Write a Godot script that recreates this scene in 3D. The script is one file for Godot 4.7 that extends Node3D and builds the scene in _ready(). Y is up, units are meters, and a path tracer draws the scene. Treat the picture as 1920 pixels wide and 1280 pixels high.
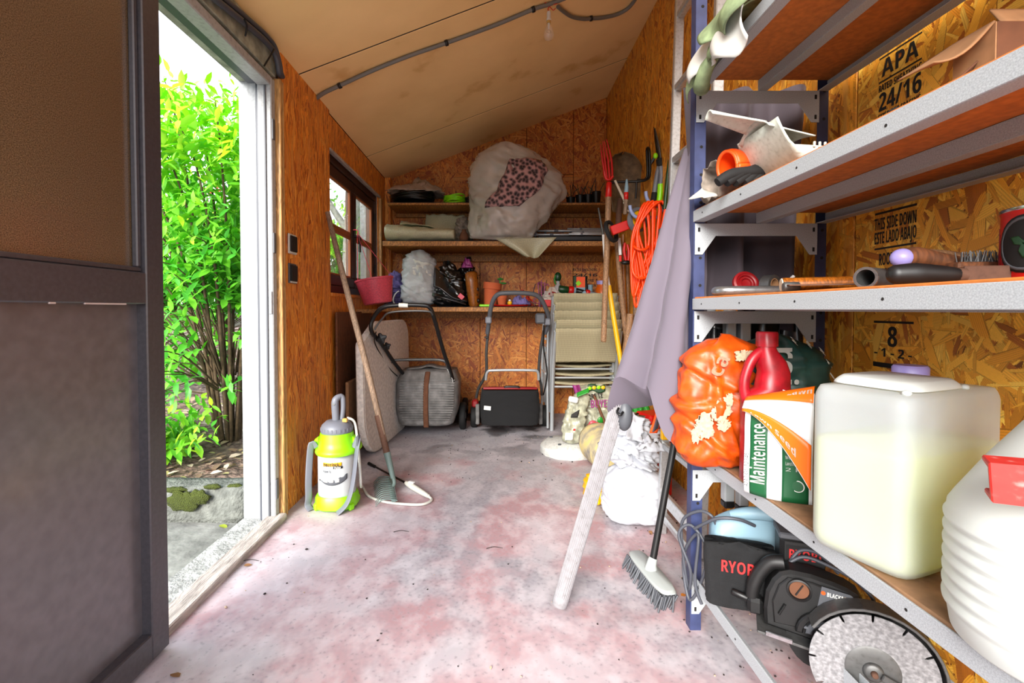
extends Node3D
# A lean-to garden shed of OSB panels, seen from its open front: the garden door stands open on the left, a steel shelving unit on the right,
# shelves, mowers and stacked chairs at the back. Metres; x to the right, y up, the back wall at z = -4.37.

const XL := -0.985   # inner face of the left wall
const XR := 0.99     # inner face of the right wall
const ZB := -4.37    # inner face of the back wall
var M := {}
var taken := {}
var rng := RandomNumberGenerator.new()
var noise := FastNoiseLite.new()


func _ready() -> void:
	rng.seed = 11
	var cam := Camera3D.new()
	cam.name = "camera"
	cam.near = 0.05
	cam.far = 200.0
	cam.set_frustum(0.0711111, Vector2(0.05 * 28.0 / 900.0, -0.05 * 38.6 / 900.0), 0.05, 200.0)
	cam.position = Vector3(0, 0.95, 0)
	cam.rotation_degrees.x = -1.36
	add_child(cam)
	cam.current = true
	var env := Environment.new()
	var sky := Sky.new()
	var sm := ProceduralSkyMaterial.new()   # a bright overcast sky
	sm.sky_top_color = Color(0.86, 0.9, 0.97)
	sm.sky_horizon_color = Color(0.97, 0.97, 0.97)
	sm.sky_energy_multiplier = 1.0
	sm.ground_horizon_color = Color(0.55, 0.55, 0.5)
	sm.ground_bottom_color = Color(0.4, 0.4, 0.37)
	sm.ground_energy_multiplier = 0.6
	sky.sky_material = sm
	env.background_mode = Environment.BG_SKY
	env.sky = sky
	env.tonemap_mode = Environment.TONE_MAPPER_LINEAR
	env.tonemap_exposure = 3.9
	env.sdfgi_enabled = true
	env.ssao_enabled = true
	env.ssil_enabled = true
	var sun := DirectionalLight3D.new()   # the veiled sun behind the photographer
	sun.name = "sun"
	sun.rotation_degrees = Vector3(-22, -20, 0)
	sun.light_angular_distance = 30.0
	sun.light_energy = 0.8
	sun.light_color = Color(1.0, 0.98, 0.95)
	sun.shadow_enabled = true
	sun.sky_mode = DirectionalLight3D.SKY_MODE_LIGHT_ONLY
	add_child(sun)
	var we := WorldEnvironment.new()
	we.name = "world_environment"
	we.environment = env
	add_child(we)
	noise.seed = 5
	noise.frequency = 1.0
	noise.fractal_octaves = 3
	make_materials()
	build_shell()
	build_outside()
	build_door()
	build_left()
	build_back()
	build_mowers()
	build_chairs()
	build_tools()
	build_parasol()
	build_shelving()
	build_shelf_things()
	build_low_shelf()
	build_litter()


# ---------------------------------------------------------------- shapes
class Sh:
	var v := PackedVector3Array()
	var uv := PackedVector2Array()
	var gr := PackedInt32Array()
	var next := 1
	var xf := Transform3D()

	# triangles of one closed or open surface; turned so that the fronts look out of the volume
	func put(t: PackedVector3Array, smooth: bool, u := PackedVector2Array(), turn := true) -> Sh:
		if turn:
			var vol := 0.0
			var o := t[0]
			for i in range(0, t.size(), 3):
				vol += (t[i] - o).dot((t[i + 1] - o).cross(t[i + 2] - o))
			if vol * xf.basis.determinant() > 0.0:
				for i in range(0, t.size(), 3):
					var k := t[i + 1]
					t[i + 1] = t[i + 2]
					t[i + 2] = k
					if u.size():
						var w := u[i + 1]
						u[i + 1] = u[i + 2]
						u[i + 2] = w
		var g := next if smooth else -1
		if smooth:
			next += 1
		for i in t.size():
			v.append(xf * t[i])
			gr.append(g)
			uv.append(u[i] if u.size() else Vector2.ZERO)
		return self

	func mesh(shift := Vector3.ZERO) -> ArrayMesh:
		var st := SurfaceTool.new()
		st.begin(Mesh.PRIMITIVE_TRIANGLES)
		for i in v.size():
			st.set_smooth_group(gr[i])
			st.set_uv(uv[i])
			st.add_vertex(v[i] - shift)
		st.generate_normals()
		return st.commit()

	func at(t: Transform3D) -> Sh:
		xf = t
		return self

	# a box with chamfered edges
	func box(c: Vector3, s: Vector3, b := 0.003, turned := Basis()) -> Sh:
		var h := s / 2.0
		b = minf(b, minf(h.x, minf(h.y, h.z)) * 0.45)
		var t := PackedVector3Array()
		var pt := func(x, y, z, k):   # k: the axis whose face the point lies on
			var q := Vector3(x * (h.x - (0.0 if k == 0 else b)), y * (h.y - (0.0 if k == 1 else b)), z * (h.z - (0.0 if k == 2 else b)))
			return c + turned * q
		var tri := func(p, q, r):
			if (q - p).cross(r - p).dot((p + q + r) / 3.0 - c) > 0.0:
				t.append_array([p, r, q])
			else:
				t.append_array([p, q, r])
		var S := [-1, 1]
		for s1 in S:
			for q in 3:
				var a := []
				for w in [[-1, -1], [1, -1], [1, 1], [-1, 1]]:
					a.append(pt.call(s1, w[0], w[1], 0) if q == 0 else pt.call(w[0], s1, w[1], 1) if q == 1 else pt.call(w[0], w[1], s1, 2))
				tri.call(a[0], a[1], a[2])
				tri.call(a[0], a[2], a[3])
			for s2 in S:
				for e in 3:
					var a := []
					for w in S:
						if e == 0:
							a.append_array([pt.call(w, s1, s2, 1), pt.call(w, s1, s2, 2)])
						elif e == 1:
							a.append_array([pt.call(s1, w, s2, 0), pt.call(s1, w, s2, 2)])
						else:
							a.append_array([pt.call(s1, s2, w, 0), pt.call(s1, s2, w, 1)])
					tri.call(a[0], a[1], a[3])
					tri.call(a[0], a[3], a[2])
				for s3 in S:
					tri.call(pt.call(s1, s2, s3, 0), pt.call(s1, s2, s3, 1), pt.call(s1, s2, s3, 2))
		return put(t, false, PackedVector2Array(), false)

	# a box between two corners
	func span(a: Vector3, b: Vector3, bev := 0.003) -> Sh:
		return box((a + b) / 2.0, (b - a).abs(), bev)

	# a square bar from a to b: w across (nearly horizontal), h the other way
	func bar(a: Vector3, b: Vector3, w: float, h: float, bev := 0.002, up := Vector3.UP) -> Sh:
		var z := (b - a).normalized()
		if absf(z.dot(up)) > 0.99:
			up = Vector3.FORWARD
		var x := up.cross(z).normalized()
		return box((a + b) / 2.0, Vector3(w, h, (b - a).length()), bev, Basis(x, z.cross(x), z))

	# rings of equal size joined into a skin
	func loft(rings: Array, caps := true, smooth := true, closed := true, turn := true) -> Sh:
		var t := PackedVector3Array()
		var u := PackedVector2Array()
		var n: int = rings[0].size()
		var m := rings.size()
		var last := n if closed else n - 1
		for i in m - 1:
			var A: PackedVector3Array = rings[i]
			var B: PackedVector3Array = rings[i + 1]
			for j in last:
				var k := (j + 1) % n
				var u0 := Vector2(float(j) / last, float(i) / (m - 1))
				var u1 := Vector2(float(j + 1) / last, float(i + 1) / (m - 1))
				t.append_array([A[j], B[j], B[k], A[j], B[k], A[k]])
				u.append_array([u0, Vector2(u0.x, u1.y), u1, u0, u1, Vector2(u1.x, u0.y)])
		var sides := t.size()
		if caps:
			for e in [0, m - 1]:
				var R: PackedVector3Array = rings[e]
				var c := Vector3.ZERO
				for q in R:
					c += q
				c /= n
				for j in n:
					if e == 0:
						t.append_array([c, R[j], R[(j + 1) % n]])
					else:
						t.append_array([c, R[(j + 1) % n], R[j]])
					u.append_array([Vector2(0.5, 0.5), Vector2(0.5, 0.5), Vector2(0.5, 0.5)])
		if not caps or not smooth:
			return put(t, smooth, u, turn)
		put(t, true, u, turn)   # the caps get creases of their own
		var first := gr.size() - t.size()
		for i in range(sides, t.size()):
			gr[first + i] = next
		next += 1
		return self

	func ring(c: Vector3, x: Vector3, y: Vector3, n: int) -> PackedVector3Array:
		var a := PackedVector3Array()
		for j in n:
			a.append(c + x * cos(TAU * j / n) + y * sin(TAU * j / n))
		return a

	# a round bar or cone from a to b, with slightly rounded rims
	func cyl(a: Vector3, b: Vector3, r: float, r2 := -1.0, n := 14, bev := 0.0) -> Sh:
		if r2 < 0.0:
			r2 = r
		var z := (b - a).normalized()
		var x := z.cross(Vector3.UP if absf(z.y) < 0.9 else Vector3.RIGHT).normalized()
		var y := z.cross(x)
		var R := []
		if bev > 0.0:
			R.append(ring(a, x * (r - bev), y * (r - bev), n))
			R.append(ring(a + z * bev, x * r, y * r, n))
			R.append(ring(b - z * bev, x * r2, y * r2, n))
			R.append(ring(b, x * (r2 - bev), y * (r2 - bev), n))
		else:
			R = [ring(a, x * r, y * r, n), ring(b, x * r2, y * r2, n)]
		return loft(R)

	func curve(p: Array, k: int) -> PackedVector3Array:
		var out := PackedVector3Array()
		for i in p.size() - 1:
			var a: Vector3 = p[maxi(i - 1, 0)]
			var d: Vector3 = p[mini(i + 2, p.size() - 1)]
			for j in k:
				out.append(p[i].cubic_interpolate(p[i + 1], a, d, float(j) / k))
		out.append(p[-1])
		return out

	# a round tube along points; r a number or one radius per point; k steps of rounding between points (1: straight)
	func tube(p: Array, r, n := 8, k := 5, flat := 1.0, up := Vector3.UP) -> Sh:
		var c := curve(p, k)
		var R := []
		var x := Vector3.ZERO
		for i in c.size():
			var z := (c[mini(i + 1, c.size() - 1)] - c[maxi(i - 1, 0)]).normalized()
			if x == Vector3.ZERO:
				x = z.cross(up if absf(z.dot(up)) < 0.95 else Vector3.RIGHT).normalized()
			x = (x - z * x.dot(z)).normalized()
			var rr: float = r if r is float else lerpf(r[mini(i / k, p.size() - 1)], r[mini(i / k + 1, p.size() - 1)], float(i % k) / k)
			R.append(ring(c[i], x * rr, z.cross(x) * rr * flat, n))
		return loft(R)

	# a profile of (radius, height) turned round the y axis of t
	func lathe(prof: Array, n := 24, t := Transform3D(), wobble = null) -> Sh:
		var R := []
		var smooth_until := 0
		for i in prof.size():
			var a := PackedVector3Array()
			for j in n:
				var th := TAU * j / n
				var k: float = wobble.call(th, prof[i].y) if wobble != null else 1.0
				a.append(t * Vector3(prof[i].x * k * cos(th), prof[i].y, prof[i].x * k * sin(th)))
			R.append(a)
		# creases where the profile turns sharply
		var tri := PackedVector3Array()
		var u := PackedVector2Array()
		var g := PackedInt32Array()
		for i in prof.size() - 1:
			if i > 0:
				var d0: Vector2 = (prof[i] - prof[i - 1]).normalized()
				var d1: Vector2 = (prof[i + 1] - prof[i]).normalized()
				if d0.dot(d1) < 0.6:
					next += 1
			for j in n:
				var k := (j + 1) % n
				var f := float(i) / (prof.size() - 1)
				var f1 := float(i + 1) / (prof.size() - 1)
				if prof[i + 1].x > 0.00001:
					tri.append_array([R[i][j], R[i + 1][j], R[i + 1][k]])
					u.append_array([Vector2(float(j) / n, f), Vector2(float(j) / n, f1), Vector2(float(j + 1) / n, f1)])
					g.append_array([next, next, next])
				if prof[i].x > 0.00001:
					tri.append_array([R[i][j], R[i + 1][k], R[i][k]])
					u.append_array([Vector2(float(j) / n, f), Vector2(float(j + 1) / n, f1), Vector2(float(j + 1) / n, f)])
					g.append_array([next, next, next])
		next += 1
		var first := gr.size()
		put(tri, true, u)
		for i in g.size():
			gr[first + i] = g[i]
		return self

	# an outline (x, y) of the frame t given a depth along its z, both faces bevelled
	func prism(poly: PackedVector2Array, depth: float, t := Transform3D(), bev := 0.002, smooth := false) -> Sh:
		var n := poly.size()
		var inner := PackedVector2Array()
		var sign := -1.0 if Geometry2D.is_polygon_clockwise(poly) else 1.0
		for i in n:
			var d0 := (poly[i] - poly[(i + n - 1) % n]).normalized()
			var d1 := (poly[(i + 1) % n] - poly[i]).normalized()
			var b := Vector2(-d0.y - d1.y, d0.x + d1.x) * sign
			if b.length() < 0.01:
				b = Vector2(-d0.y, d0.x) * sign
			b = b.normalized()
			var c := maxf(0.4, absf(b.dot(Vector2(-d0.y, d0.x))))
			inner.append(poly[i] + b * bev / c)
		var R := []
		for q in [[inner, 0.0], [poly, bev], [poly, depth - bev], [inner, depth]]:
			var a := PackedVector3Array()
			for w in q[0]:
				a.append(t * Vector3(w.x, w.y, q[1]))
			R.append(a)
		var tri := PackedVector3Array()
		for i in 3:
			for j in n:
				var k := (j + 1) % n
				tri.append_array([R[i][j], R[i + 1][j], R[i + 1][k], R[i][j], R[i + 1][k], R[i][k]])
		var ix := Geometry2D.triangulate_polygon(inner)
		var flip := 1
		for i in range(0, ix.size(), 3):
			var ar := (inner[ix[i + 1]] - inner[ix[i]]).cross(inner[ix[i + 2]] - inner[ix[i]])
			var o := [ix[i], ix[i + 1], ix[i + 2]] if ar * sign > 0.0 else [ix[i], ix[i + 2], ix[i + 1]]
			tri.append_array([R[0][o[0]], R[0][o[1]], R[0][o[2]]])
			tri.append_array([R[3][o[0]], R[3][o[2]], R[3][o[1]]])
		return put(tri, false)

	# a sheet of cloth, film or plate: f(u, v) with u, v in 0..1, given a thickness
	func sheet(nu: int, nv: int, f: Callable, thick := 0.002, smooth := true) -> Sh:
		var A := []
		for i in nu + 1:
			var row := PackedVector3Array()
			for j in nv + 1:
				row.append(f.call(float(i) / nu, float(j) / nv))
			A.append(row)
		var B := []
		for i in nu + 1:
			var row := PackedVector3Array()
			for j in nv + 1:
				var du: Vector3 = A[mini(i + 1, nu)][j] - A[maxi(i - 1, 0)][j]
				var dv: Vector3 = A[i][mini(j + 1, nv)] - A[i][maxi(j - 1, 0)]
				row.append(A[i][j] - du.cross(dv).normalized() * thick)
			B.append(row)
		var t := PackedVector3Array()
		var u := PackedVector2Array()
		for i in nu:
			for j in nv:
				var a := Vector2(float(i) / nu, float(j) / nv)
				var b := Vector2(float(i + 1) / nu, float(j + 1) / nv)
				var us := [a, Vector2(b.x, a.y), b, a, b, Vector2(a.x, b.y)]
				t.append_array([A[i][j], A[i + 1][j], A[i + 1][j + 1], A[i][j], A[i + 1][j + 1], A[i][j + 1]])
				u.append_array(us)
				t.append_array([B[i][j], B[i + 1][j + 1], B[i + 1][j], B[i][j], B[i][j + 1], B[i + 1][j + 1]])
				u.append_array([us[0], us[2], us[1], us[3], us[5], us[4]])
		for i in nu:
			for j in [0, nv]:
				var s := [A[i][j], B[i][j], B[i + 1][j], A[i][j], B[i + 1][j], A[i + 1][j]]
				if j == nv:
					s = [A[i][j], B[i + 1][j], B[i][j], A[i][j], A[i + 1][j], B[i + 1][j]]
				t.append_array(s)
				for k in 6:
					u.append(Vector2(float(i) / nu, float(j) / nv))
		for j in nv:
			for i in [0, nu]:
				var s := [A[i][j], B[i][j + 1], B[i][j], A[i][j], A[i][j + 1], B[i][j + 1]]
				if i == nu:
					s = [A[i][j], B[i][j], B[i][j + 1], A[i][j], B[i][j + 1], A[i][j + 1]]
				t.append_array(s)
				for k in 6:
					u.append(Vector2(float(i) / nu, float(j) / nv))
		return put(t, smooth, u)

	# a closed skin round the y axis: f(angle 0..1, height 0..1) gives a point
	func skin(na: int, nh: int, f: Callable) -> Sh:
		var R := []
		for i in nh + 1:
			var a := PackedVector3Array()
			for j in na:
				a.append(f.call(float(j) / na, float(i) / nh))
			R.append(a)
		return loft(R)

	func ball(c: Vector3, r: Vector3, n := 14) -> Sh:
		return skin(n, n, func(a: float, h: float):
			var s := sin(PI * clampf(h, 0.002, 0.998))
			return c + Vector3(r.x * s * cos(TAU * a), -r.y * cos(PI * h), r.z * s * sin(TAU * a)))


func sh() -> Sh:
	return Sh.new()


func numbered(called: String) -> String:
	var n: int = taken.get(called, 0)
	taken[called] = n + 1
	return called if n == 0 else "%s_%03d" % [called, n]


# a thing: a Node3D at its base, whose children are its parts (their shapes are given in the room's own coordinates)
func thing(called: String, label: String, category: String, base := Vector3.ZERO, group := "") -> Node3D:
	var o := Node3D.new()
	o.name = numbered(called)
	add_child(o)
	o.position = base
	tag(o, label, category, group)
	return o


func tag(o: Node, label: String, category: String, group := "") -> void:
	o.set_meta("label", label)
	o.set_meta("category", category)
	if group:
		o.set_meta("group", group)


func origin_of(p: Node) -> Vector3:
	var s := Vector3.ZERO
	while p is Node3D and p != self:
		s += p.position
		p = p.get_parent()
	return s


func part(called: String, s: Sh, m: Material, parent: Node, label := "") -> MeshInstance3D:
	var o := MeshInstance3D.new()
	o.name = called
	o.mesh = s.mesh(origin_of(parent))
	o.material_override = m
	parent.add_child(o, true)
	if label:
		o.set_meta("label", label)
	return o


# a thing that is one mesh
func solid(called: String, s: Sh, m: Material, label: String, category: String, base: Vector3, group := "") -> MeshInstance3D:
	var o := MeshInstance3D.new()
	o.name = numbered(called)
	o.mesh = s.mesh(base)
	o.material_override = m
	o.position = base
	add_child(o)
	tag(o, label, category, group)
	return o


func struct(called: String, label: String, category := "") -> Node3D:
	var o := Node3D.new()
	o.name = called
	add_child(o)
	o.set_meta("kind", "structure")
	o.set_meta("label", label)
	if category:
		o.set_meta("category", category)
	return o


func dup(o: Node3D, label: String, group := "") -> Node3D:
	var c: Node3D = o.duplicate()
	c.name = numbered(String(o.name).rstrip("0123456789").trim_suffix("_"))
	add_child(c)
	c.set_meta("label", label)
	if group:
		c.set_meta("group", group)
	return c


# lettering: a thin TextMesh; its middle at p, reading along x, upright along y
func text(called: String, what: String, h: float, m: Material, parent: Node, p: Vector3, x: Vector3, y: Vector3, width := 0.0, bold := true, mono := false) -> MeshInstance3D:
	var f := SystemFont.new()
	f.font_names = PackedStringArray(["Droid Sans Mono" if mono else "Droid Sans"])
	f.font_weight = 700 if bold else 400
	var t := TextMesh.new()
	t.text = what
	t.font = f
	t.font_size = 64
	t.pixel_size = h / 46.0
	t.depth = 0.0006
	var o := MeshInstance3D.new()
	o.name = called
	o.mesh = t
	o.material_override = m
	var xs := 1.0
	if width > 0.0:
		xs = width / maxf(t.get_aabb().size.x, 0.0001)
	x = x.normalized()
	y = (y - x * y.dot(x)).normalized()
	o.transform = Transform3D(Basis(x * xs, y, x.cross(y)), p - origin_of(parent))
	parent.add_child(o, true)
	return o


# lettering wrapped on a curved face: f(x, y) gives the point of the face, x and y in metres from the middle of the line
func text_on(called: String, what: String, h: float, width: float, m: Material, parent: Node, f: Callable, bold := true) -> void:
	var o := text(called, what, h, m, parent, Vector3.ZERO, Vector3.RIGHT, Vector3.UP, 0.0, bold)
	var a := o.mesh.surface_get_arrays(0)
	var v: PackedVector3Array = a[Mesh.ARRAY_VERTEX]
	var ix = a[Mesh.ARRAY_INDEX]
	var k := 1.0
	if width > 0.0:
		k = width / maxf(o.mesh.get_aabb().size.x, 0.0001)
	var s := sh()
	var t := PackedVector3Array()
	var n: int = ix.size() if ix != null else v.size()
	for i in n:
		var p := v[ix[i]] if ix != null else v[i]
		t.append(f.call(p.x * k, p.y))
	s.put(t, false, PackedVector2Array(), false)
	o.transform = Transform3D()
	o.mesh = s.mesh(origin_of(parent))


func n3(p: Vector3) -> float:
	return noise.get_noise_3dv(p)


# ---------------------------------------------------------------- materials
func noise_tex(size: int, freq: float, lo: Color, hi: Color, octaves := 4, sd := 1, mid = null, kind := FastNoiseLite.TYPE_SIMPLEX_SMOOTH) -> NoiseTexture2D:
	var t := NoiseTexture2D.new()
	t.width = size
	t.height = size
	t.seamless = true
	var f := FastNoiseLite.new()
	f.noise_type = kind
	f.seed = sd
	f.frequency = freq
	f.fractal_octaves = octaves
	t.noise = f
	var g := Gradient.new()
	g.set_color(0, lo)
	g.set_color(1, hi)
	if mid != null:
		g.add_point(mid[0], mid[1])
	t.color_ramp = g
	return t


func mt(called: String, color: Color, rough := 0.6, o := {}) -> StandardMaterial3D:
	var m := StandardMaterial3D.new()
	m.resource_name = called
	m.albedo_color = color
	m.roughness = rough
	m.cull_mode = BaseMaterial3D.CULL_DISABLED
	m.metallic = o.get("metal", 0.0)
	if o.has("tex"):
		m.albedo_texture = o.tex
	if o.has("bump"):
		m.heightmap_enabled = true
		m.heightmap_texture = o.bump
		m.heightmap_scale = o.get("deep", 0.1)
	if (o.has("tex") or o.has("bump")) and not o.get("uv", false):
		m.uv1_triplanar = true
		m.uv1_world_triplanar = o.get("world", false)
		m.uv1_triplanar_sharpness = 4.0
	var s = o.get("scale", 1.0)
	m.uv1_scale = s if s is Vector3 else Vector3(s, s, s)
	if o.has("alpha"):
		m.transparency = BaseMaterial3D.TRANSPARENCY_ALPHA
		m.albedo_color.a = o.alpha
	if o.has("back"):
		m.backlight_enabled = true
		m.backlight = o.back
	if o.has("coat"):
		m.clearcoat_enabled = true
		m.clearcoat = o.coat
		m.clearcoat_roughness = 0.15
	if o.has("rim"):
		m.rim_enabled = true
		m.rim = o.rim
		m.rim_tint = 0.5
	if o.has("spec"):
		m.metallic_specular = o.spec
	M[called] = m
	return m


func image_tex(w: int, h: int, f: Callable) -> ImageTexture:
	var b := PackedByteArray()
	b.resize(w * h * 3)
	var k := 0
	for y in h:
		for x in w:
			var c: Color = f.call(x, y)
			b[k] = clampi(int(c.r * 255.0), 0, 255)
			b[k + 1] = clampi(int(c.g * 255.0), 0, 255)
			b[k + 2] = clampi(int(c.b * 255.0), 0, 255)
			k += 3
	return ImageTexture.create_from_image(Image.create_from_data(w, h, false, Image.FORMAT_RGB8, b))


# oriented strand board: thousands of pressed wood strands, one over another
func osb_tex(size: int, count: int, sd: int, along: float, wear := 0.0) -> ImageTexture:
	var r := RandomNumberGenerator.new()
	r.seed = sd
	var b := PackedByteArray()
	b.resize(size * size * 3)
	for i in size * size:
		b[i * 3] = 118
		b[i * 3 + 1] = 72
		b[i * 3 + 2] = 30
	var tones := [Color8(238, 194, 112), Color8(228, 176, 90), Color8(216, 160, 76), Color8(202, 142, 64), Color8(244, 208, 138), Color8(170, 106, 48), Color8(222, 164, 78), Color8(232, 182, 98)]
	for i in count:
		var c: Color = tones[r.randi() % tones.size()]
		var k0 := r.randf_range(0.9, 1.08)
		var cx := r.randf() * size
		var cy := r.randf() * size
		var ang := r.randfn(0.0, 1.0) * 0.5 + (PI / 2.0 if r.randf() < along else r.randf() * PI)
		var L := r.randf_range(24.0, 60.0) * (1.5 if r.randf() < 0.25 else 1.0)
		var W := r.randf_range(3.0, 8.0) * (2.0 if r.randf() < 0.35 else 1.0)
		var ca := cos(ang)
		var sa := sin(ang)
		var lean := r.randf_range(-1.2, 1.2)
		var grain := r.randf_range(0.5, 1.4)
		var tip := r.randf_range(0.1, 0.9)
		var v := -W
		while v <= W:
			var e := v / W
			var k := k0 * (1.0 + 0.07 * sin(v * grain * 2.0 + i) - (0.2 if e > 0.8 else 0.0))
			var cr := mini(int(c.r * k * 255.0), 255)
			var cg := mini(int(c.g * k * 255.0), 255)
			var cb := mini(int(c.b * k * 255.0), 255)
			var jag := L * (1.0 - tip * e * e) + v * lean + 2.5 * sin(v * 2.3 + i)
			var u := -L * (1.0 - tip * absf(e)) + v * lean + 2.5 * sin(v * 1.9 + i * 2)
			while u <= jag:
				var bow := 0.0006 * u * u * lean
				var x := posmod(int(cx + u * ca - (v + bow) * sa), size)
				var y := posmod(int(cy + u * sa + (v + bow) * ca), size)
				var q := (y * size + x) * 3
				b[q] = cr
				b[q + 1] = cg
				b[q + 2] = cb
				u += 0.8
			v += 0.75
	if wear > 0.0:   # pale worn streaks where the varnish has weathered
		var n := FastNoiseLite.new()
		n.seed = 77
		n.frequency = 0.006
		n.fractal_octaves = 4
		for y in size:
			var wy := absf(y * 2.0 / size - 1.0)
			for x in size:
				var e := clampf((n.get_noise_2d(absf(x * 2.0 - size) * 1.6, wy * size * 0.22) - 0.02) * 2.2, 0.0, 0.6) * wear
				if e > 0.01:
					var q := (y * size + x) * 3
					b[q] = int(lerpf(b[q], 214.0, e))
					b[q + 1] = int(lerpf(b[q + 1], 178.0, e))
					b[q + 2] = int(lerpf(b[q + 2], 150.0, e))
	var im := Image.create_from_data(size, size, false, Image.FORMAT_RGB8, b)
	return ImageTexture.create_from_image(im)


func make_materials() -> void:
	var osb := osb_tex(1024, 5200, 3, 0.4)
	var osb2 := osb_tex(1024, 4600, 8, 0.93, 1.0)
	var mottle := noise_tex(512, 0.012, Color(0.62, 0.62, 0.62), Color(1, 1, 1), 5, 2)
	var fine := noise_tex(256, 0.09, Color(0.8, 0.8, 0.8), Color(1, 1, 1), 3, 4)
	var speck := noise_tex(512, 0.03, Color(0.25, 0.22, 0.2), Color(1, 1, 1), 4, 9, [0.3, Color(0.95, 0.95, 0.94)])
	var bumps := noise_tex(512, 0.05, Color(0, 0, 0), Color(1, 1, 1), 5, 6)
	var wr := RandomNumberGenerator.new()
	wr.seed = 4
	var wn := FastNoiseLite.new()
	wn.frequency = 0.02
	var wood := image_tex(256, 512, func(x: int, y: int):
		var k := wn.get_noise_2d(x * 2.2 + 6.0 * sin(y * TAU / 512.0), 30.0 * sin(y * TAU / 512.0)) * 0.5 + 0.5
		var l := 0.72 + 0.28 * sin(k * 30.0) * 0.4 + 0.16 * (wn.get_noise_2d(x * 9.0, y * 0.4))
		return Color(l, l * 0.97, l * 0.92))
	var weave := image_tex(64, 64, func(x: int, y: int):
		var l := 0.86 + 0.14 * (sin(x * TAU / 4.0) * sin(y * TAU / 4.0))
		return Color(l, l, l))
	var wick := image_tex(128, 128, func(x: int, y: int):
		var cx := x / 16
		var cy := y / 8
		var over := (cx + cy) % 2 == 0
		var u := (x % 16) / 15.0
		var w := (y % 8) / 7.0
		var l := (sin(u * PI) if over else 1.0) * sin(w * PI)
		l = 0.45 + 0.55 * pow(l, 0.6) * (1.0 if over else 0.86)
		return Color(l, l, l))
	var corr := image_tex(16, 64, func(x: int, y: int):
		var l := 0.5 + 0.5 * sin(y * TAU / 16.0)
		return Color(l, l, l))
	var hairs := noise_tex(512, 0.04, Color(0.78, 0.77, 0.76), Color(1, 1, 1), 5, 12, [0.35, Color(0.93, 0.93, 0.92)])
	# setting
	mt("osb_right", Color(1.0, 0.93, 0.6), 0.55, {"tex": osb, "scale": 1.0, "world": true, "bump": osb, "deep": 0.12})
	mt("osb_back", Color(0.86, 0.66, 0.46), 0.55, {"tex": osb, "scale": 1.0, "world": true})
	mt("osb_left", Color(1.0, 0.79, 0.5), 0.5, {"tex": osb2, "scale": Vector3(1.5, 0.75, 1.5), "world": true})
	mt("osb_far", Color(1.0, 0.86, 0.5), 0.55, {"tex": osb2, "scale": 1.0, "world": true})
	mt("bloom", Color(0.9, 0.82, 0.76), 0.8, {"tex": fine})
	mt("ceiling", Color(1.0, 0.86, 0.61), 0.85, {"tex": noise_tex(1024, 0.004, Color(0.85, 0.78, 0.68), Color(1, 1, 1), 6, 21, [0.28, Color(0.96, 0.95, 0.93)]), "scale": 0.5, "world": true})
	mt("gap", Color(0.08, 0.06, 0.05), 0.9)
	mt("joist", Color(0.3, 0.22, 0.16), 0.8, {"tex": wood})
	mt("floor", Color(1, 1, 1), 0.72, {"tex": floor_tex(), "uv": true, "bump": bumps, "deep": 0.15})
	M.floor.heightmap_enabled = false
	mt("mortar", Color(0.78, 0.78, 0.76), 0.9, {"tex": mottle, "scale": 2.0, "bump": bumps, "deep": 0.4})
	mt("render_white", Color(0.74, 0.75, 0.755), 0.9, {"tex": fine, "scale": 1.2, "bump": bumps, "deep": 0.4})
	mt("lintel", Color(0.72, 0.74, 0.66), 0.9, {"tex": mottle, "scale": 2.0})
	mt("white_metal", Color(0.66, 0.665, 0.67), 0.45, {"tex": hairs, "scale": 2.0})
	mt("trim_pine", Color(1.0, 0.78, 0.5), 0.5, {"tex": wood, "scale": Vector3(3, 1, 3)})
	mt("rough_wood", Color(0.84, 0.79, 0.75), 0.85, {"tex": mottle, "scale": Vector3(6, 6, 1), "bump": bumps, "deep": 0.2})
	mt("dark_frame", Color(0.26, 0.13, 0.09), 0.45, {"tex": fine})
	mt("frame_edge", Color(0.62, 0.34, 0.16), 0.55)
	mt("pane", Color(0.95, 1.0, 0.97), 0.04, {"alpha": 0.06})
	# outside
	mt("soil", Color(0.66, 0.58, 0.53), 0.95, {"tex": noise_tex(512, 0.03, Color(0.35, 0.3, 0.28), Color(1.0, 0.95, 0.92), 5, 31), "scale": 0.9, "world": true, "bump": bumps, "deep": 1.5})
	mt("path", Color(0.62, 0.62, 0.59), 0.9, {"tex": mottle, "scale": 0.8, "world": true, "bump": bumps, "deep": 0.3})
	mt("kerb", Color(0.5, 0.51, 0.48), 0.95, {"tex": mottle, "scale": 2.0, "world": true, "bump": bumps, "deep": 0.6})
	mt("moss", Color(0.3, 0.34, 0.08), 1.0, {"tex": fine, "scale": 6.0, "bump": bumps, "deep": 1.0})
	mt("bark", Color(0.38, 0.3, 0.2), 0.9, {"tex": mottle, "scale": 4.0})
	mt("pale_bark", Color(0.66, 0.66, 0.62), 0.9, {"tex": mottle, "scale": 2.0})
	for q in [["leaf_young", Color(0.76, 0.9, 0.2)], ["leaf", Color(0.5, 0.8, 0.22)], ["leaf_old", Color(0.32, 0.66, 0.22)]]:
		mt(q[0], q[1], 0.42, {"back": q[1] * 1.1})
	mt("leaf_copper", Color(0.8, 0.45, 0.3), 0.5, {"back": Color(0.8, 0.45, 0.3)})
	mt("leaves", Color(1, 1, 1), 0.42, {"back": Color(0.4, 0.7, 0.14)})
	M.leaves.vertex_color_use_as_albedo = true
	mt("litter", Color(0.6, 0.42, 0.26), 0.8, {"tex": fine})
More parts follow.
